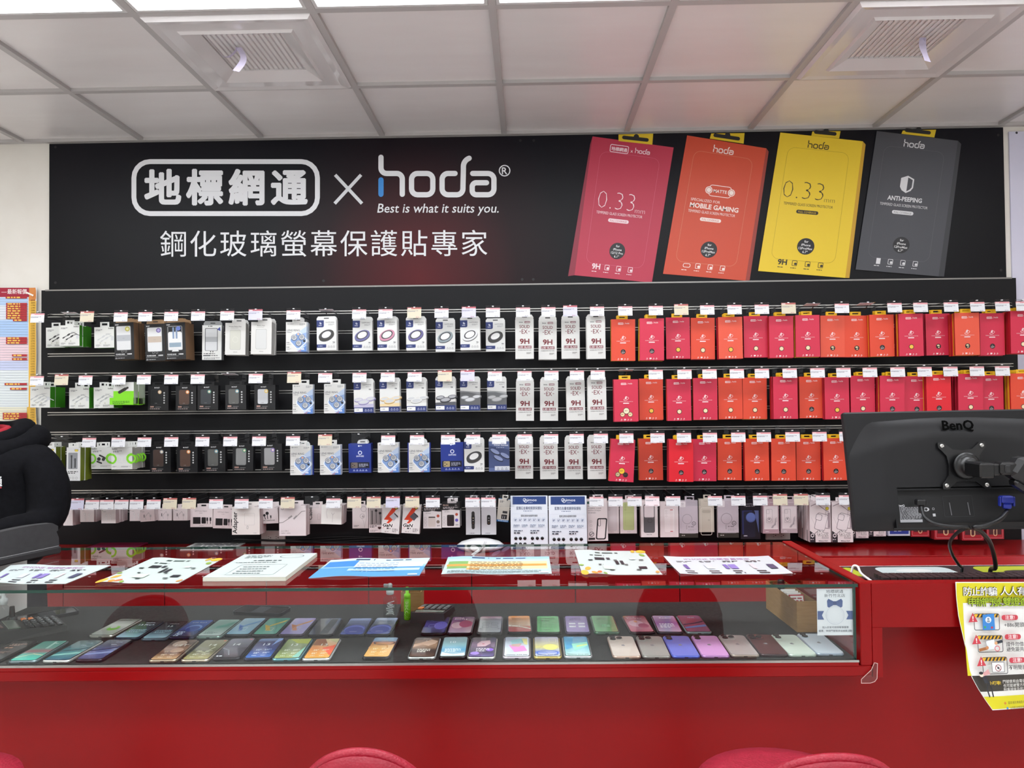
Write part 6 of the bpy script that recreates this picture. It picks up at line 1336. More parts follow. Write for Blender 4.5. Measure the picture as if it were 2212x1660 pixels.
# ------------------------------------------------------------------ display boards and white dome device on the back counter
def board(x0, x1, label):
    yb = -.21; a = atY(x0, 1072, yb); b = atY(x1, 1072, yb); w = b.x-a.x; h = a.z-.7255
    root = empty('display_board', ((a.x+b.x)/2, yb, .7245), 0); tag(root, label, 'display stand', 'lens cover display boards')
    M = Matrix.Rotation(math.radians(-4), 4, 'X')
    g = G(); g.rbox(-w/2+.001, w/2-.001, 0, .006, 0, h, mat('#E4EAF2', .4), .001, M); g.map = lambda u, v, d: M @ Vector((u*w/100-w/2, -d, v*w/100)); H = h/w*100
    B = '#24417E'
    g.rect(6, H-23, 95, H-2, B); g.ring(38, H-11, 4.4, 3, '#E2E8F2'); g.ring(41, H-14, 4.4, 3, '#E2E8F2'); g.text('imos', 58, H-14.5, 10, '#E2E8F2', fit=24, off=.01); g.bars(48, 64, H-19, 1.4, 1, '#B4C0DA')
    g.text('藍寶石金屬框鏡頭保護貼', 50, H-36, 9, '#2E4470', fit=68); g.bars(34, 68, H-41, 1.6, 1, '#7A88A8'); g.text('藍寶石硬度為最優質的鏡頭', 50, H-55, 6, '#3A3E4A', fit=44)
    for k in range(7): g.frame(9+k*12.4, H-69, 18+k*12.4, H-58, 2, .5, '#BCC8DC'); g.bars(11+k*12.4, 17+k*12.4, H-63, 1.6, 2, '#6A789A', seed=k)
    for k in range(4): g.bars(8+k*22, 24+k*22, H-77, 1.5, 3, '#8A96AE', seed=k)
    g.frame(4, H-84, 96, H-47, 2, .4, '#D0D8E6')
    for k in (0, 1): g.bars(9+k*44, 42+k*44, H-93, 2.4, 1, '#4A5264', seed=k); g.bars(9+k*44, 34+k*44, H-99, 3, 1, '#2A2E3A', seed=k+3)
    g.rect(6, 2, 40, 8, '#3A4A6E'); g.build('panel', root)
    for x in (14, 26, 38, 58, 71, 84):
        for y in (H-112, H-127):
            if y < H-120 and x > 60: continue
            g = G(); g.lathe([(4.2, 0), (4.4, .8), (3.8, 1.4), (.001, 1.4)], mat('#101012', .25), 18, M @ Matrix.Translation((x*w/100-w/2-0, 0, y*w/100)) @ Matrix.Rotation(math.pi/2, 4, 'X') @ Matrix.Scale(w/100, 4)); g.build('lens_sample', root)
    g = G(); g.box(-w*.3, w*.3, .006, .09, 0, .004, mat('#D4D8DE', .4)); g.build('foot', root)
    return root
for x0, x1, l in ((1102, 1183.5, 'white board with dark blue header and black lens samples, left of two'), (1184.5, 1268, 'white board with dark blue header and black lens samples, right of two')): board(x0, x1, l)
p = atY(1038, 1186, -.20)
root = empty('dome_device', (p.x, -.20, .7245)); tag(root, 'white oval dome device with a white cable on the back counter', 'dome')
g = G(); g.lathe([(.085, 0), (.1, .006), (.113, .016), (.111, .021), (.09, .036), (.05, .047), (.0001, .05)], mat('#EDEDEE', .25), 36, sy=.7); g.map = lambda u, v, d: Vector((u, -.075+v*.0-d*0-.0, .032)); g.build('dome', root)
g = G(); g.tube([(.02, -.05, .045), (.012, -.08, .03), (-.01, -.10, .012), (-.03, -.13, .004), (-.02, -.15, .004)], .004, mat('#E8E8E8', .4), 8); g.tube([(.028, -.05, .045), (.02, -.08, .03), (.0, -.10, .012), (-.02, -.13, .004)], .003, mat('#E0E0E0', .4), 8); g.build('cable', root)
root['category'] = 'device'
# wall sockets
def socket(x0, y0, x1, y1, label, n=2):
    a = atY(x0, y0, SFR-.004); b = atY(x1, y1, SFR-.004); root = empty('wall_socket', ((a.x+b.x)/2, SFR, (a.z+b.z)/2)); tag(root, label, 'socket'); w = b.x-a.x; h = a.z-b.z
    g = G(); g.rbox(-w/2, w/2, -.012, .0, -h/2, h/2, mat('#CFC9C4', .4), .002); g.map = facing(-.012); g.frame(-w*.28, -h*.2, w*.28, h*.26, .002, .0008, '#A8A29E'); g.build('cover_plate', root)
    g = G(); g.map = facing(-.0124)
    for s in (-.16, .16):
        g.rect(s*w-.006, .006, s*w+.0, .0078, '#2A2626'); g.rect(s*w-.006, -.0052, s*w+.0, -.0034, '#2A2626'); g.circ(s*w+.007, .001, .0026, '#2A2626', n=10)
    g.build('outlets', root)
socket(565, 1147, 617, 1177, 'double wall socket below the box printed Adapter')
socket(1653, 1148, 1706, 1166, 'pale wall socket below the mauve case boxes')
g = G()
for k in range(5):
    pts = [atY(500+k*4+j*32, 1172-4*math.sin(j*.5+k)-k*2, -.05) for j in range(12)]
    for q in pts: q.z = max(q.z, .7275)
    g.tube(pts, .0025, mat('#121214', .5), 6)
o = g.build('cable_bundle'); tag(o, 'bundle of black cables lying along the foot of the slat wall', 'cable')

# ------------------------------------------------------------------ monitor on its arm
MD = 1.86
vc = CAMP+ray(2082, 1006)*MD
root = empty('monitor', vc); tag(root, 'black computer monitor seen from behind above the red desk counter', 'monitor')
root.rotation_euler = (math.radians(-9.5), math.radians(-.6), 0)
MB = noisy('monitor_plastic', '#101012', '#131315', (6, 6, 6), .42, .5, spec=.3, bump=.08, bscale=(700, 700, 700))
MW, MT, MBt = .276, .146, -.161
g = G(); g.rbox(-MW, MW, .03, .052, MBt, MT, MB, .004)
def hull(u, v):   # bulge of the back shell
    a = max(0., 1-abs(u)**4); b = max(0., 1-abs(v)**5); return -.024*min(1, a*1.5)*min(1, b*1.4)
n1, n2 = 32, 20; vs = []
for j in range(n2+1):
    for i in range(n1+1):
        u = -1+2*i/n1; v = -1+2*j/n2
        arch = max(0, v-.62+.35*u*u)*.05
        vs.append(Vector((u*(MW-.003), .03+hull(u, v)+min(arch, .02), (MBt+MT)/2+v*((MT-MBt)/2-.003))))
fs = []
for j in range(n2):
    for i in range(n1):
        x = -1+2*(i+.5)/n1; z = vs[j*(n1+1)+i].z
        if x*MW > -.172 and z < -.066 and z > MBt+.012: continue
        fs.append((j*(n1+1)+i, j*(n1+1)+i+1, (j+1)*(n1+1)+i+1, (j+1)*(n1+1)+i))
g.add(vs, fs, MB, True); g.build('housing', root)
g = G(); g.box(-.18, MW-.004, .026, .0295, MBt+.004, -.055, mat('#0D0D0F', .6)); g.box(-.181, -.177, .008, .028, MBt+.008, -.058, MB); g.box(-.18, MW-.01, .008, .028, -.060, -.056, MB); g.map = facing(.026)
g.rect(-.163, -.134, -.105, -.1, '#26262A'); g.rect(-.14, -.124, -.105, -.105, '#5E6064'); g.bars(-.162, -.108, -.104, .0022, 10, '#9A9A9E', gap=1.5); g.rect(-.162, -.14, -.106, -.133, '#B8B8BC'); g.text('BenQ', -.155, -.1, .007, '#D8D8DC', off=.03)
g.circ(-.094, -.108, .008, '#C8C8CC', ry=.005); g.circ(-.094, -.108, .0035, '#141416'); g.ring(-.076, -.107, .003, .0022, '#C8C8CC'); g.rect(-.079, -.126, -.072, -.119, '#C8C8CC'); g.frame(-.05, -.128, .025, -.075, .003, .001, '#2E2E32'); g.line([(-.032, -.124), (-.034, -.092)], .0024, '#6A6A6E'); g.line([(.014, -.124), (.012, -.092)], .0024, '#6A6A6E'); g.build('port_recess', root)
g = G(); g.box(-MW+.006, MW-.006, .0522, .0535, MBt+.008, MT-.006, mat('#0A0A0C', .15)); g.build('screen', root)
g = G(); g.eps = .0006; g.map = facing(.0052)
def benq():
    m = mat('#020202', .6, 0., .05)
    g.text('BenQ', .0, .092, .034, m, off=.04, fit=.078)
benq(); g.build('brand_mark', root)
# mount plate, joint, screws
g = G(); q = []
for k in range(4):
    a = math.pi/2*k; R = Matrix.Rotation(a, 2)
    for x, z in ((.058, -.046), (.061, .0), (.058, .046)) if False else ((.040, -.020), (.042, 0), (.040, .020), (.050, .036), (.060, .046), (.060, .056), (.056, .060), (.046, .060), (.036, .050)): pass
pl8 = []
for k in range(4):
    a = math.pi/2*k; c, s = math.cos(a), math.sin(a)
    for x, z in ((.041, -.024), (.0385, 0), (.041, .024), (.052, .038), (.0595, .046), (.0595, .0585), (.0585, .0595), (.046, .0595), (.038, .052), (.024, .041)): pl8.append((x*c-z*s, x*s+z*c))
n = len(pl8); vs = [Vector((x, y, z)) for y in (-.004, .0) for x, z in pl8]
vs = [v+Vector((0, .002, 0)) for v in vs]
BM = mat('#0C0C0D', .35)
g.add(vs, [tuple(range(n)), tuple(range(n, 2*n))[::-1]]+[(i, n+i, n+(i+1) % n, (i+1) % n) for i in range(n)], BM); g.build('mount_plate', root)
for x in (-.05, .05):
    for z in (-.05, .05):
        g = G(); g.lathe([(.0055, .0), (.0055, .002), (.003, .004), (.0022, .004), (.002, .0025), (.0001, .0025)], mat('#B9B8B4', .25, .9), 14, Matrix.Translation((x, -.002, z)) @ Matrix.Rotation(math.pi/2, 4, 'X')); g.build('screw', root)
# arm: its own thing
root = empty('monitor_mount', vc); tag(root, 'black jointed mount holding the monitor, reaching in from the right edge', 'monitor mount')
RX = Matrix.Rotation(math.pi/2, 4, 'X')
g = G(); g.lathe([(.030, .0125), (.034, .014), (.029, .016), (.024, .016), (.022, .03), (.019, .034), (.0001, .034)], BM, 28, RX); g.build('swivel', root)
g = G(); g.rbox(-.018, .018, -.098, -.03, -.022, .014, BM, .004); g.rbox(.0, .032, -.096, -.074, -.016, .012, BM, .003); g.rbox(.028, .07, -.104, -.07, -.014, .016, BM, .005); g.rbox(.036, .05, -.107, -.07, -.008, .01, mat('#1E1E20', .3), .002); g.build('knuckle', root)
g = G(); d = Vector((.30, -.02, -.19)); 
pth = [(.072, -.05, .014), (.09, -.052, .008), (.20, -.058, -.075), (.33, -.064, -.175), (.345, -.064, -.19)]
L = []
ang = math.atan2(-.165, .24)
M = Matrix.Translation((.066, -.088, .012)) @ Matrix.Rotation(-ang, 4, 'Y')
g.rbox(-.005, .33, -.024, .024, -.032, .026, mat('#141416', .4), .012, M); g.rbox(.02, .32, -.016, .016, -.044, -.028, mat('#0A0A0B', .4), .006, M); g.rbox(.09, .13, -.01, .01, -.0465, -.042, mat('#3A3A3C', .4), .002, M); g.build('upper_arm', root)
e = M @ Vector((.33, 0, 0))
base_z = ZG+.004-vc.z
g = G(); g.lathe([(.028, base_z+.0), (.028, e.z-.03), (.03, e.z-.025), (.03, e.z+.03), (.02, e.z+.034), (.0001, e.z+.034)], BM, 24, Matrix.Translation((e.x, e.y, 0))); g.build('pole', root)
g = G(); g.rbox(e.x-.05, e.x+.05, e.y-.034, e.y+.13, base_z-.0, base_z+.012, BM, .004); g.build('clamp_base', root)
# cables and plugs
g = G()
def loc(px, py, d): return CAMP+ray(px, py)*d
def curve(pts, r, m, n=8, sub=6):
    P = [Vector(p) for p in pts]; out = []
    for i in range(len(P)-1):
        a = P[max(i-1, 0)]; b = P[i]; c = P[i+1]; d_ = P[min(i+2, len(P)-1)]
        for k in range(sub):
            t = k/sub; out.append(.5*((2*b)+(-a+c)*t+(2*a-5*b+4*c-d_)*t*t+(-a+3*b-3*c+d_)*t**3))
    out.append(P[-1]); g.tube(out, r, m, n)
CB = mat('#0E0E10', .4)
def cable(pts, r, label, name='monitor_cable'):
    global g
    g = G(); curve(pts, r, CB); o = g.build(name); tag(o, label, 'cable', 'cables of the monitor'); return o
kz = .9215+.03
o = cable([loc(1991, 1096, 1.83), loc(1998, 1118, 1.81), loc(2020, 1132, 1.79), (loc(2060, 1138, 1.78)), loc(2092, 1140, 1.79), loc(2070, 1150, 1.82), loc(2052, 1172, 1.86), loc(2056, 1196, 1.93), loc(2072, 1222, 1.98), CM @ Vector((.352, .135, .950)), CM @ Vector((.352, .14, .930))], .0042, 'black power cable hanging in a loop under the monitor')
g = G(); M = Matrix.Translation(loc(1990, 1090, 1.835)); g.rbox(-.011, .011, -.006, .014, -.004, .012, CB, .003, M); g.rbox(-.006, .006, -.005, .005, -.022, -.004, CB, .002, M); g.build('plug').parent = None
pl_ = [ob for ob in COL.objects if ob.name.startswith('plug')][0]; pl_.parent = o
o = cable([loc(2176, 1104, 1.83), loc(2160, 1122, 1.80), loc(2130, 1136, 1.78), loc(2104, 1140, 1.785), loc(2118, 1148, 1.81), loc(2138, 1172, 1.86), loc(2148, 1205, 1.93), loc(2150, 1228, 1.98), CM @ Vector((.432, .135, .945)), CM @ Vector((.432, .14, .930))], .0055, 'thick black video cable hanging under the monitor from a blue plug')
g = G(); M = Matrix.Translation(loc(2175, 1084, 1.83)); bl = mat('#1B2A8E', .4); g.rbox(-.015, .015, -.007, .012, -.004, .014, bl, .003, M); g.rbox(-.010, .010, -.006, .006, -.018, -.004, bl, .003, M); g.rbox(-.019, -.015, -.004, .006, -.012, .012, bl, .0015, M); g.rbox(.015, .019, -.004, .006, -.012, .012, bl, .0015, M)
pb_ = g.build('video_plug'); pb_.parent = o; pb_['label'] = 'blue video plug'
g = G(); curve([CM @ Vector((-.03+.071, .15, .9225)), loc(1838, 1240, 2.03), loc(1843, 1224, 2.03), loc(1853, 1225, 2.02), loc(1861, 1240, 2.0), CM @ Vector((.075, .06, .927))], .0032, mat('#E4E2E0', .4)); o = g.build('charging_cable'); tag(o, 'white cable loop on the desk beside the right end of the glass case', 'cable')

# ------------------------------------------------------------------ yellow notice on the red apron
XL_, YT = None, None
def np_(u, v): return atY(u, v, -1.706)
g = G(); g.eps = .0001
def wavy(u, v, d):
    p = np_(u, v); t = max(0., (v-1262)/265)
    return Vector((p.x, p.y-.0035-d-.012*t*math.sin(1.2+(u-2060)/60)-.028*t*t, p.z))
g.map = wavy
lft = [(2062, 1257), (2063, 1290), (2066, 1330), (2072, 1365), (2078, 1400), (2081, 1440), (2085, 1455), (2096, 1478), (2110, 1502), (2127, 1527)]
def lx(v):
    for (a, b), (c, d) in zip(lft, lft[1:]):
        if b <= v <= d: return a+(c-a)*(v-b)/(d-b)
    return lft[-1][0]
def area(v0, v1, x0, x1, m, n=8, k=8, bottom=None):
    n = max(2, int((v1-v0)/6)); k = max(3, int((x1-(x0 or 2064))/6))
    """fill between left limit x0(v) and right x1 as a fine grid so it follows the bend"""
    pts = []
    for j in range(n+1):
        v = v0+(v1-v0)*j/n; a = max(x0, lx(min(v, 1527))+1.2) if x0 is not None else lx(min(v, 1527)); 
        for i in range(k+1): pts.append((a+(x1-a)*i/k, v))
    g._p(pts, [(j*(k+1)+i, j*(k+1)+i+1, (j+1)*(k+1)+i+1, (j+1)*(k+1)+i) for j in range(n) for i in range(k)], m)
YE = '#DCD21E'
area(1257, 1521, None, 2345, '#EFEFEA', 20, 16); area(1259, 1302, 2064, 2343, YE); area(1302, 1452, 2064, 2077, YE, 10, 2); area(1452, 1492, 2064, 2343, '#EFEFEA', 4, 8)
area(1302, 1452, 2077.5, 2343, '#F2F2EE', 12, 12); area(1452, 1484, 2064, 2343, '#3E3A34', 5, 12); area(1494, 1519, 2064, 2343, YE, 4, 12)
F = Flip(g)
def outlined(s, x, y, h, c, oc, step):
    for k, ch in enumerate(s):
        if ch != ' ': F.text(ch, x+k*step, y, h, oc, off=.06)
    g.k += 2
    for k, ch in enumerate(s):
        if ch != ' ': F.text(ch, x+k*step, y, h, c, off=.016)
for s, x0, y, c in (('防止詐騙', 2087, 1284.5, '#F4F4F0'), ('人人有責', 2166, 1283, '#F4F4F0'), ('申辦門號', 2094, 1306, '#A8C42A'), ('雙證查核', 2168, 1305, '#A8C42A')): outlined(s, x0, y, 20, c, '#26241E', 18)
for k, (y, x) in enumerate(((1322, 2094), (1367, 2098), (1411, 2104))):
    g.frame(x, y, x+56, y+35, 4, 1.4, '#3A3A3E'); g.rect(x+2, y+1, x+54, y+8, '#E8B22A')
    for q in range(6): g.poly([(x+6+q*8, y+8), (x+10+q*8, y+8), (x+14+q*8, y+1), (x+10+q*8, y+1)], '#2A2A2A')
    tx, ty = x-3, y+16
    g.poly([(tx-9, ty+2), (tx+11, ty+1), (tx+1, ty-18)], '#C83A48'); F.text('!', tx+1, ty-1, 14, '#F4ECEC', off=.03)
    if k == 0: g.poly([(x+19, y+2), (x+44, y), (x+45, y+34), (x+18, y+34)], '#3A86D0'); g.circ(x+31, y+13, 6.5, '#E8EEF4'); g.circ(x+31, y+11, 2.4, '#8A96A4'); g.circ(x+31, y+16, 3.6, '#8A96A4', ry=2.2); g.circ(x+23, y+28, 2.4, '#3AA86A'); g.circ(x+38, y+29, 2.4, '#C83A48')
    if k == 1: g.poly([(x+18, y+12), (x+36, y+8), (x+42, y+26), (x+22, y+30)], '#E6ECF2'); g.line([(x+2, y+30), (x+20, y+26)], 6, '#A86A3A'); g.line([(x+38, y+16), (x+54, y+12)], 6, '#26303A'); g.circ(x+40, y+16, 3.4, '#E2A878'); g.circ(x+20, y+25, 3.4, '#C88A5A'); g.ring(x+42, y+27, 6, 4.4, '#D8606A')
    if k == 2: g.rect(x+20, y+10, x+48, y+31, '#F4F4F2'); g.frame(x+20, y+10, x+48, y+31, 1, 1, '#5A5A5E'); g.ring(x+34, y+22, 7, 5.6, '#8A3A40'); g.line([(x+30, y+18), (x+38, y+26)], 1.4, '#8A3A40'); g.circ(x+34, y+22, 2.4, '#3A3A3E')
    y += (3, -2, 2)[k]-5; g.rrect(x+60, y+5, x+96, y+16, 5, '#C8404E'); F.text('注意!', x+78, y+13.8, 9.5, '#F6ECEC', off=.01)
F.text('+886開頭來電', 2157, 1349, 11, '#2A2A2C', al='l', off=.008); F.text('證件勿借用', 2159, 1389, 10, '#2A2A2C', al='l', off=.008); F.text('避免變共犯', 2159, 1399.5, 10, '#2A2A2C', al='l', off=.008); F.text('不明簡訊網址', 2161, 1437, 10.5, '#2A2A2C', al='l', off=.008)
F.text('小叮嚀!', 2113, 1466, 8.5, '#E2C02A', al='l', off=.01)
for s, y in (('門號使用由電信申請人負責', 1463.5), ('也可能被警方視同詐欺同夥', 1471.5), ('刑事調查及民事賠償責任', 1479.5)): F.text(s, 2145, y, 7.6, '#E8E6E0', al='l')
F.text('國家通訊傳播委員會', 2152, 1505, 6, '#5A501E', al='l', fit=44); F.text('台灣電信產業發展協會', 2156, 1515, 6, '#5A501E', al='l', fit=40); F.text('關心您', 2200, 1508, 7, '#5A501E', al='l')
g.circ(2145, 1503, 2.6, '#C8862A'); g.circ(2149, 1513, 2.4, '#3A86C0')
# small figure with a megaphone at the lower left of the notice
g.line([(2112, 1458), (2118, 1474), (2120, 1490)], 3, '#2A2A2E'); g.line([(2112, 1458), (2108, 1474), (2112, 1490)], 3, '#2A2A2E'); g.line([(2104, 1446), (2108, 1462)], 8, '#2E3038'); g.circ(2099, 1445, 5, '#F0DCC8'); g.circ(2098, 1442, 4.6, '#26262A', ry=3); g.poly([(2102, 1442), (2114, 1434), (2118, 1444), (2104, 1448)], '#D8A0A0')
o = g.build('notice_poster'); tag(o, 'yellow bordered warning notice taped to the red apron of the desk counter', 'poster')
# stitched grey stand on the glass top at the left
P0 = atZ(-60, 1237, ZG); P1 = atZ(128, 1196, ZG); dv = (P1-P0); L = dv.length; rz = math.atan2(dv.y, dv.x)
root = empty('leather_stand', (P0.x, P0.y, ZG+.0006), rz); tag(root, 'dark grey stitched leather stand on the glass top in front of the hoodie', 'stand')
LE = noisy('grey_leather', '#303032', '#353537', (40, 40, 40), .6, bump=.15, bscale=(500, 500, 500))
def prof(x):
    t = x/L; return .092+.012*math.sin(min(1, t*1.05)*math.pi*.8) if t < .965 else .082
g = G(); n = 24; top = [(L*i/n, prof(L*i/n)) for i in range(n+1)]; top[-1] = (L-.006, .074)
out = [(0, .022), (L*1.0, .022), (L*.995, .05), (L*.965, .071), (L*.985, .074), (L*.985, .088)]+top[::-1][2:]
m_ = len(out); vs = [Vector((x, y, z)) for y in (.0, .03) for x, z in out]
g.add(vs, [tuple(range(m_)), tuple(range(m_, 2*m_))[::-1]]+[(i, m_+i, m_+(i+1) % m_, (i+1) % m_) for i in range(m_)], LE); g.build('back_board', root)
g = G(); g.rbox(-.002, L+.004, -.006, .10, .0, .0225, mat('#222224', .5), .004); g.build('tray_base', root)
g = G()
for k in range(int(L/.0042)): g.rbox(k*.0042, k*.0042+.0022, -.0012, .001, .0235, .0247, mat('#E2E2E0', .5), .0003)
g.build('stitching', root)
# ------------------------------------------------------------------ bar stools in front of the counter
LEA = noisy('red_leather', '#99122A', '#A2182F', (30, 30, 30), .38, .46, bump=.35, bscale=(220, 220, 220), voronoi=True)
KNIT = noisy('red_woven_seat', '#920F28', '#9E1530', (60, 60, 60), .55, bump=.6, bscale=(160, 160, 160), voronoi=True)
CHR = mat('#C8C8CA', .12, 1.)
def stool(x, y, rz, seat_z, back_h, label):
    root = empty('bar_stool', (x, y, 0), rz); tag(root, label, 'stool', 'red bar stools in front of the counter')
    g = G(); g.lathe([(.0001, seat_z-.075), (.15, seat_z-.075), (.18, seat_z-.06), (.195, seat_z-.03), (.188, seat_z-.008), (.14, seat_z+.002), (.0001, seat_z+.006)], KNIT, 40); g.build('seat', root)
    # curved back shell on the -Y side, rounded top
    g = G(); n = 28; z0 = seat_z-.03; R = .205; A = math.radians(43); m = 12
    def shell(r, sgn):
        out = []
        for j in range(m+1):
            row = []
            for i in range(n+1):
                t = -1+2*i/n; a = t*A; hgt = back_h*math.sqrt(max(0, 1-abs(t)**2)); s = j/m
                ro = r+.03*s*(hgt/back_h); row.append(Vector((ro*math.sin(a), -ro*math.cos(a), z0+.001+hgt*s)))
            out.append(row)
        return out
    o_, i_ = shell(R+.012, 1), shell(R-.016, -1); vs = [v for r in o_ for v in r]+[v for r in i_ for v in r]; K = (m+1)*(n+1); w = n+1
    fs = [(j*w+i, j*w+i+1, (j+1)*w+i+1, (j+1)*w+i) for j in range(m) for i in range(n)]
    fs += [(K+j*w+i, K+(j+1)*w+i, K+(j+1)*w+i+1, K+j*w+i+1) for j in range(m) for i in range(n)]
    fs += [(m*w+i, m*w+i+1, K+m*w+i+1, K+m*w+i) for i in range(n)]+[(i, K+i, K+i+1, i+1) for i in range(n)]
    g.add(vs, fs, LEA, True); g.build('backrest', root)
    g = G(); g.tube([a.lerp(b, .5)+Vector((0, 0, .002)) for a, b in zip(o_[m], i_[m])][1:-1], .0085, LEA, 8); g.build('piping', root)
    g = G(); g.lathe([(.026, .05), (.026, seat_z*.55), (.019, seat_z*.56), (.019, seat_z-.075)], CHR, 20); g.build('post', root)
    g = G(); g.lathe([(.20, 0), (.20, .008), (.15, .02), (.05, .045), (.027, .055)], CHR, 40); g.build('base', root)
    g = G(); ring = [(.15*math.cos(2*math.pi*k/32), .15*math.sin(2*math.pi*k/32), .27) for k in range(32)]; g.tube(ring, .009, CHR, 8, closed=True); g.tube([(0, -.15, .27), (0, .15, .27)], .008, CHR, 8); g.build('foot_ring', root)
    return root
def onz(px, z, d): q = CAMP+ray(px, 1400)*d; return q.x
stool(onz(782, 1, 1.29), CAMY+1.50, .0, .56, .288, 'red leather bar stool showing only its stitched round back, near the bottom centre')
stool(.519, CAMY+1.50, .0, .64, .2, 'red leather bar stool showing round back and woven seat, below the face down phones')
stool(-1.275, CAMY+1.50, .0, .63, .152, 'red bar stool cut by the lower left corner of the photo')

# ------------------------------------------------------------------ shop assistant in a black hoodie behind the counter
PX, PY = -2.06, -.80
def skinned(name, nodes, links, m, parent, root_i=0, sub=2):
    """one continuous body surface grown over a joint skeleton; nodes = (x, y, z, rx, ry)"""
    me = bpy.data.meshes.new(name); me.from_pydata([n[:3] for n in nodes], links, []); me.update()
    o = bpy.data.objects.new(name, me); COL.objects.link(o)
    sk = o.modifiers.new('skin', 'SKIN'); sk.use_smooth_shade = True; sk.branch_smoothing = .6
    if not me.skin_vertices:
        me.attributes if False else None
    L_ = me.skin_vertices[0].data if me.skin_vertices else None
    if L_ is None:
        bpy.context.view_layer.objects.active = o; o.select_set(True)
        bpy.ops.mesh.customdata_skin_add(); L_ = me.skin_vertices[0].data
    for i, n in enumerate(nodes):
        L_[i].radius = (n[3], n[4] if len(n) > 4 else n[3]); L_[i].use_root = i == root_i
    ss = o.modifiers.new('sub', 'SUBSURF'); ss.levels = sub; ss.render_levels = sub
    dg = bpy.context.evaluated_depsgraph_get(); ev = o.evaluated_get(dg)
    fin = bpy.data.meshes.new_from_object(ev); fin.materials.clear(); fin.materials.append(m)
    for p in fin.polygons: p.use_smooth = True
    bpy.data.objects.remove(o)
    q = bpy.data.objects.new(name, fin); COL.objects.link(q)
    if parent: q.parent = parent
    return q
SKIN = noisy('skin', '#C99A7E', '#D2A488', (20, 20, 20), .55)
HOOD = noisy('black_fleece', '#0D0D10', '#121216', (60, 60, 60), .95, bump=.2, bscale=(300, 300, 300), spec=.15)
person = empty('person', (PX, PY, 0)); tag(person, 'person in a black hoodie over a red shirt, standing behind the glass case', 'person')
# body: pelvis, spine, neck, head leaning to the side, arms with hands, legs
N = [(0, 0, .80, .14, .10), (0, .0, .98, .115, .08), (-.01, 0, 1.13, .12, .08), (-.03, 0, 1.22, .07, .055), (-.07, -.01, 1.33, .05, .05), (-.105, -.02, 1.41, .062, .07), (-.12, -.02, 1.49, .075, .088), (-.125, -.015, 1.56, .05, .06)]
E_ = [(i, i+1) for i in range(7)]
def arm(s):
    b = len(N)
    sh = (.15*s-.015, 0, 1.195); 
    N.extend([(sh[0], sh[1], sh[2], .045, .045), (.195*s, -.01, 1.09, .04, .04), (.205*s, -.03, .985, .038, .038), (.18*s, -.16, .968, .033, .033), (.14*s, -.25, .966, .027, .022), (.125*s, -.29, .966, .036, .015), (.12*s, -.32, .966, .036, .013)])
    E_.extend([(3, b)]+[(b+i, b+i+1) for i in range(6)])
    pb = b+6; px_, py_, pz_ = N[pb][:3]
    for k, (dx, ln) in enumerate(((-.027, .062), (-.009, .075), (.009, .07), (.026, .055))):
        c = len(N); N.extend([(px_+dx, py_-.018, pz_-.001, .0085, .0085), (px_+dx*1.15, py_-.018-ln*.5, pz_+.002, .0078, .0078), (px_+dx*1.2, py_-.018-ln*.92, pz_-.006, .0066, .0066)])
        E_.extend([(pb, c), (c, c+1), (c+1, c+2)])
    c = len(N); q = N[b+5]; N.extend([(q[0]-.036*s, q[1]-.014, q[2]-.002, .0105, .0105), (q[0]-.058*s, q[1]-.045, q[2]-.004, .008, .008)]); E_.extend([(b+5, c), (c, c+1)])
arm(1); arm(-1)
for s in (1, -1):
    b = len(N); N.extend([(.09*s, 0, .74, .085, .085), (.10*s, -.01, .44, .055, .055), (.10*s, .01, .10, .038, .038), (.10*s, -.03, .04, .04, .03), (.105*s, -.13, .03, .038, .022)]); E_.extend([(0, b)]+[(b+i, b+i+1) for i in range(4)])
skinned('body', N, E_, SKIN, person)
# face, hair
hc_ = Vector((-.118, -.02, 1.475))
g = G()
for s in (1, -1):
    M = Matrix.Translation(hc_+Vector((.031*s, -.083, .012))); g.lathe([(.0001, -.009), (.008, -.006), (.012, 0), (.008, .006), (.0001, .009)], mat('#EDE8E4', .3), 12, M @ Matrix.Rotation(math.pi/2, 4, 'Y') @ Matrix.Scale(.9, 4)); g.lathe([(.0001, -.004), (.004, 0), (.0001, .004)], mat('#1E1410', .2), 10, Matrix.Translation(hc_+Vector((.031*s, -.094, .012))))
g.build('eyes', person)
g = G()
g.tube([hc_+Vector((0, -.085, .012)), hc_+Vector((0, -.1, -.012)), hc_+Vector((0, -.108, -.026)), hc_+Vector((0, -.09, -.034))], [.007, .009, .012, .008], SKIN, 10); g.build('nose', person)
g = G(); g.tube([hc_+Vector((-.022, -.078, -.056)), hc_+Vector((0, -.088, -.055)), hc_+Vector((.022, -.078, -.056))], [.003, .006, .003], mat('#A85A52', .4), 8); g.build('mouth', person)
for s in (1, -1):
    g = G(); g.lathe([(.0001, -.012), (.014, -.006), (.018, 0), (.012, .006), (.0001, .008)], SKIN, 12, Matrix.Translation(hc_+Vector((.077*s, .005, 0))) @ Matrix.Rotation(math.pi/2, 4, 'Y') @ Matrix.Scale(1.2, 4)); g.build('ear', person)
g = G(); vs = []; n, m = 28, 12
for j in range(m+1):
    for i in range(n):
        a = 2*math.pi*i/n; ph = math.pi*.5*j/m*1.25; fr_ = .55 if math.sin(a) < -.35 else 1.
        ph *= fr_; r = 1.0+.02*math.sin(9*a)*math.sin(3*ph)
        vs.append(hc_+Vector((.09*r*math.sin(ph)*math.cos(a), .107*r*math.sin(ph)*math.sin(a)+.006, .118*r*math.cos(ph)-.008)))
g.add(vs, [(j*n+i, j*n+(i+1) % n, (j+1)*n+(i+1) % n, (j+1)*n+i) for j in range(m) for i in range(n)], mat('#16110F', .5), True); g.build('hair', person)
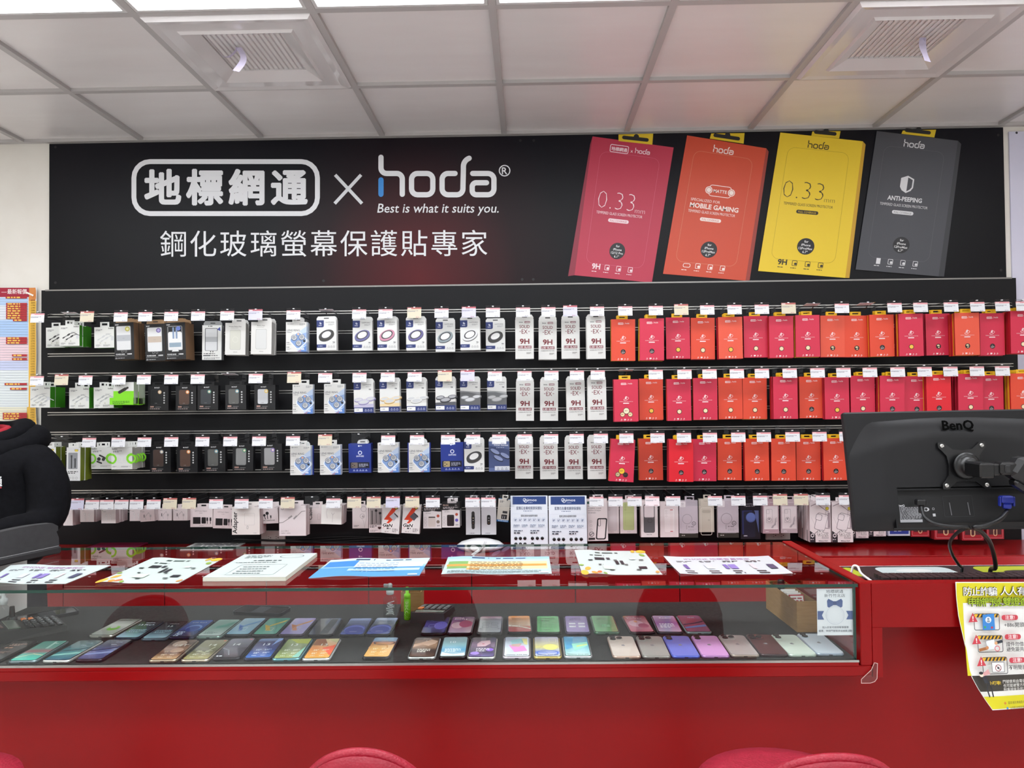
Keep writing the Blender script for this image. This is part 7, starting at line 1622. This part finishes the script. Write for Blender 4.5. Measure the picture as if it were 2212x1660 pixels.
# hoodie with hood, trousers, shirt
HN = [(0, 0, .74, .18, .14), (0, 0, .95, .19, .14), (0, 0, 1.08, .195, .14), (-.012, 0, 1.19, .18, .13), (-.025, 0, 1.265, .12, .10)]
HE = [(0, 1), (1, 2), (2, 3), (3, 4)]
for s in (1, -1):
    b = len(HN); HN.extend([(.155*s-.012, 0, 1.205, .10, .095), (.198*s, -.005, 1.11, .08, .09), (.205*s, -.02, 1.0, .076, .085), (.20*s, -.07, .955, .068, .07), (.175*s, -.16, .968, .055, .052), (.143*s, -.245, .966, .046, .042)]); HE.extend([(3, b)]+[(b+i, b+i+1) for i in range(5)])
skinned('hoodie', HN, HE, HOOD, person)
g = G()
def hoop(cx, cy, rx, ry, z0, dz, r, n=28): return [(cx+rx*math.cos(2*math.pi*k/n), cy+ry*math.sin(2*math.pi*k/n), z0+dz*math.sin(2*math.pi*k/n)+.008*math.sin(4*math.pi*k/n+1)) for k in range(n)], [r*(1+.16*math.sin(6*math.pi*k/n)+.25*max(0, math.sin(2*math.pi*k/n))) for k in range(n)]
p_, r_ = hoop(-.02, .02, .125, .11, 1.268, .02, .042); g.tube(p_, r_, HOOD, 14, closed=True)
p_, r_ = hoop(-.045, .02, .105, .095, 1.304, .02, .034); g.tube(p_, r_, HOOD, 14, closed=True)
g.lathe([(.0001, -.13), (.06, -.11), (.10, -.04), (.10, .02), (.06, .06), (.0001, .07)], HOOD, 20, Matrix.Translation((-.02, .12, 1.24)), sy=.45); g.build('hood', person)
g = G(); g.tube([(-.055+.07*math.cos(2*math.pi*k/20), -.005+.068*math.sin(2*math.pi*k/20), 1.315+.012*math.sin(2*math.pi*k/20)) for k in range(20)], .016, mat('#A81E2E', .8), 8, closed=True); g.build('shirt_collar', person)
TR = [(0, 0, .86, .165, .125), (0, 0, .78, .165, .13)]; TE = [(0, 1)]
for s in (1, -1): b = len(TR); TR.extend([(.095*s, 0, .66, .095, .1), (.10*s, -.01, .44, .075, .08), (.10*s, .01, .10, .062, .07)]); TE.extend([(1, b), (b, b+1), (b+1, b+2)])
skinned('trousers', TR, TE, mat('#1C1D24', .9), person)
for s in (1, -1): g = G(); g.rbox(.10*s-.048, .10*s+.048, -.18, .075, 0, .075, mat('#26262A', .6), .022); g.build('shoe', person)
# printed mark on the chest
g = G(); g.map = lambda u, v, d: Vector((u, -.153-d-.0*u, v))
p = atY(-2, 1041, PY-.15); g.text('地標網通', p.x-PX-.052, p.z-.014, .04, '#DCDCDE', off=.03, fit=.13); g.line([(p.x-PX-.115, p.z-.022), (p.x-PX+.012, p.z-.022)], .004, '#B83A44'); g.build('chest_print', person)
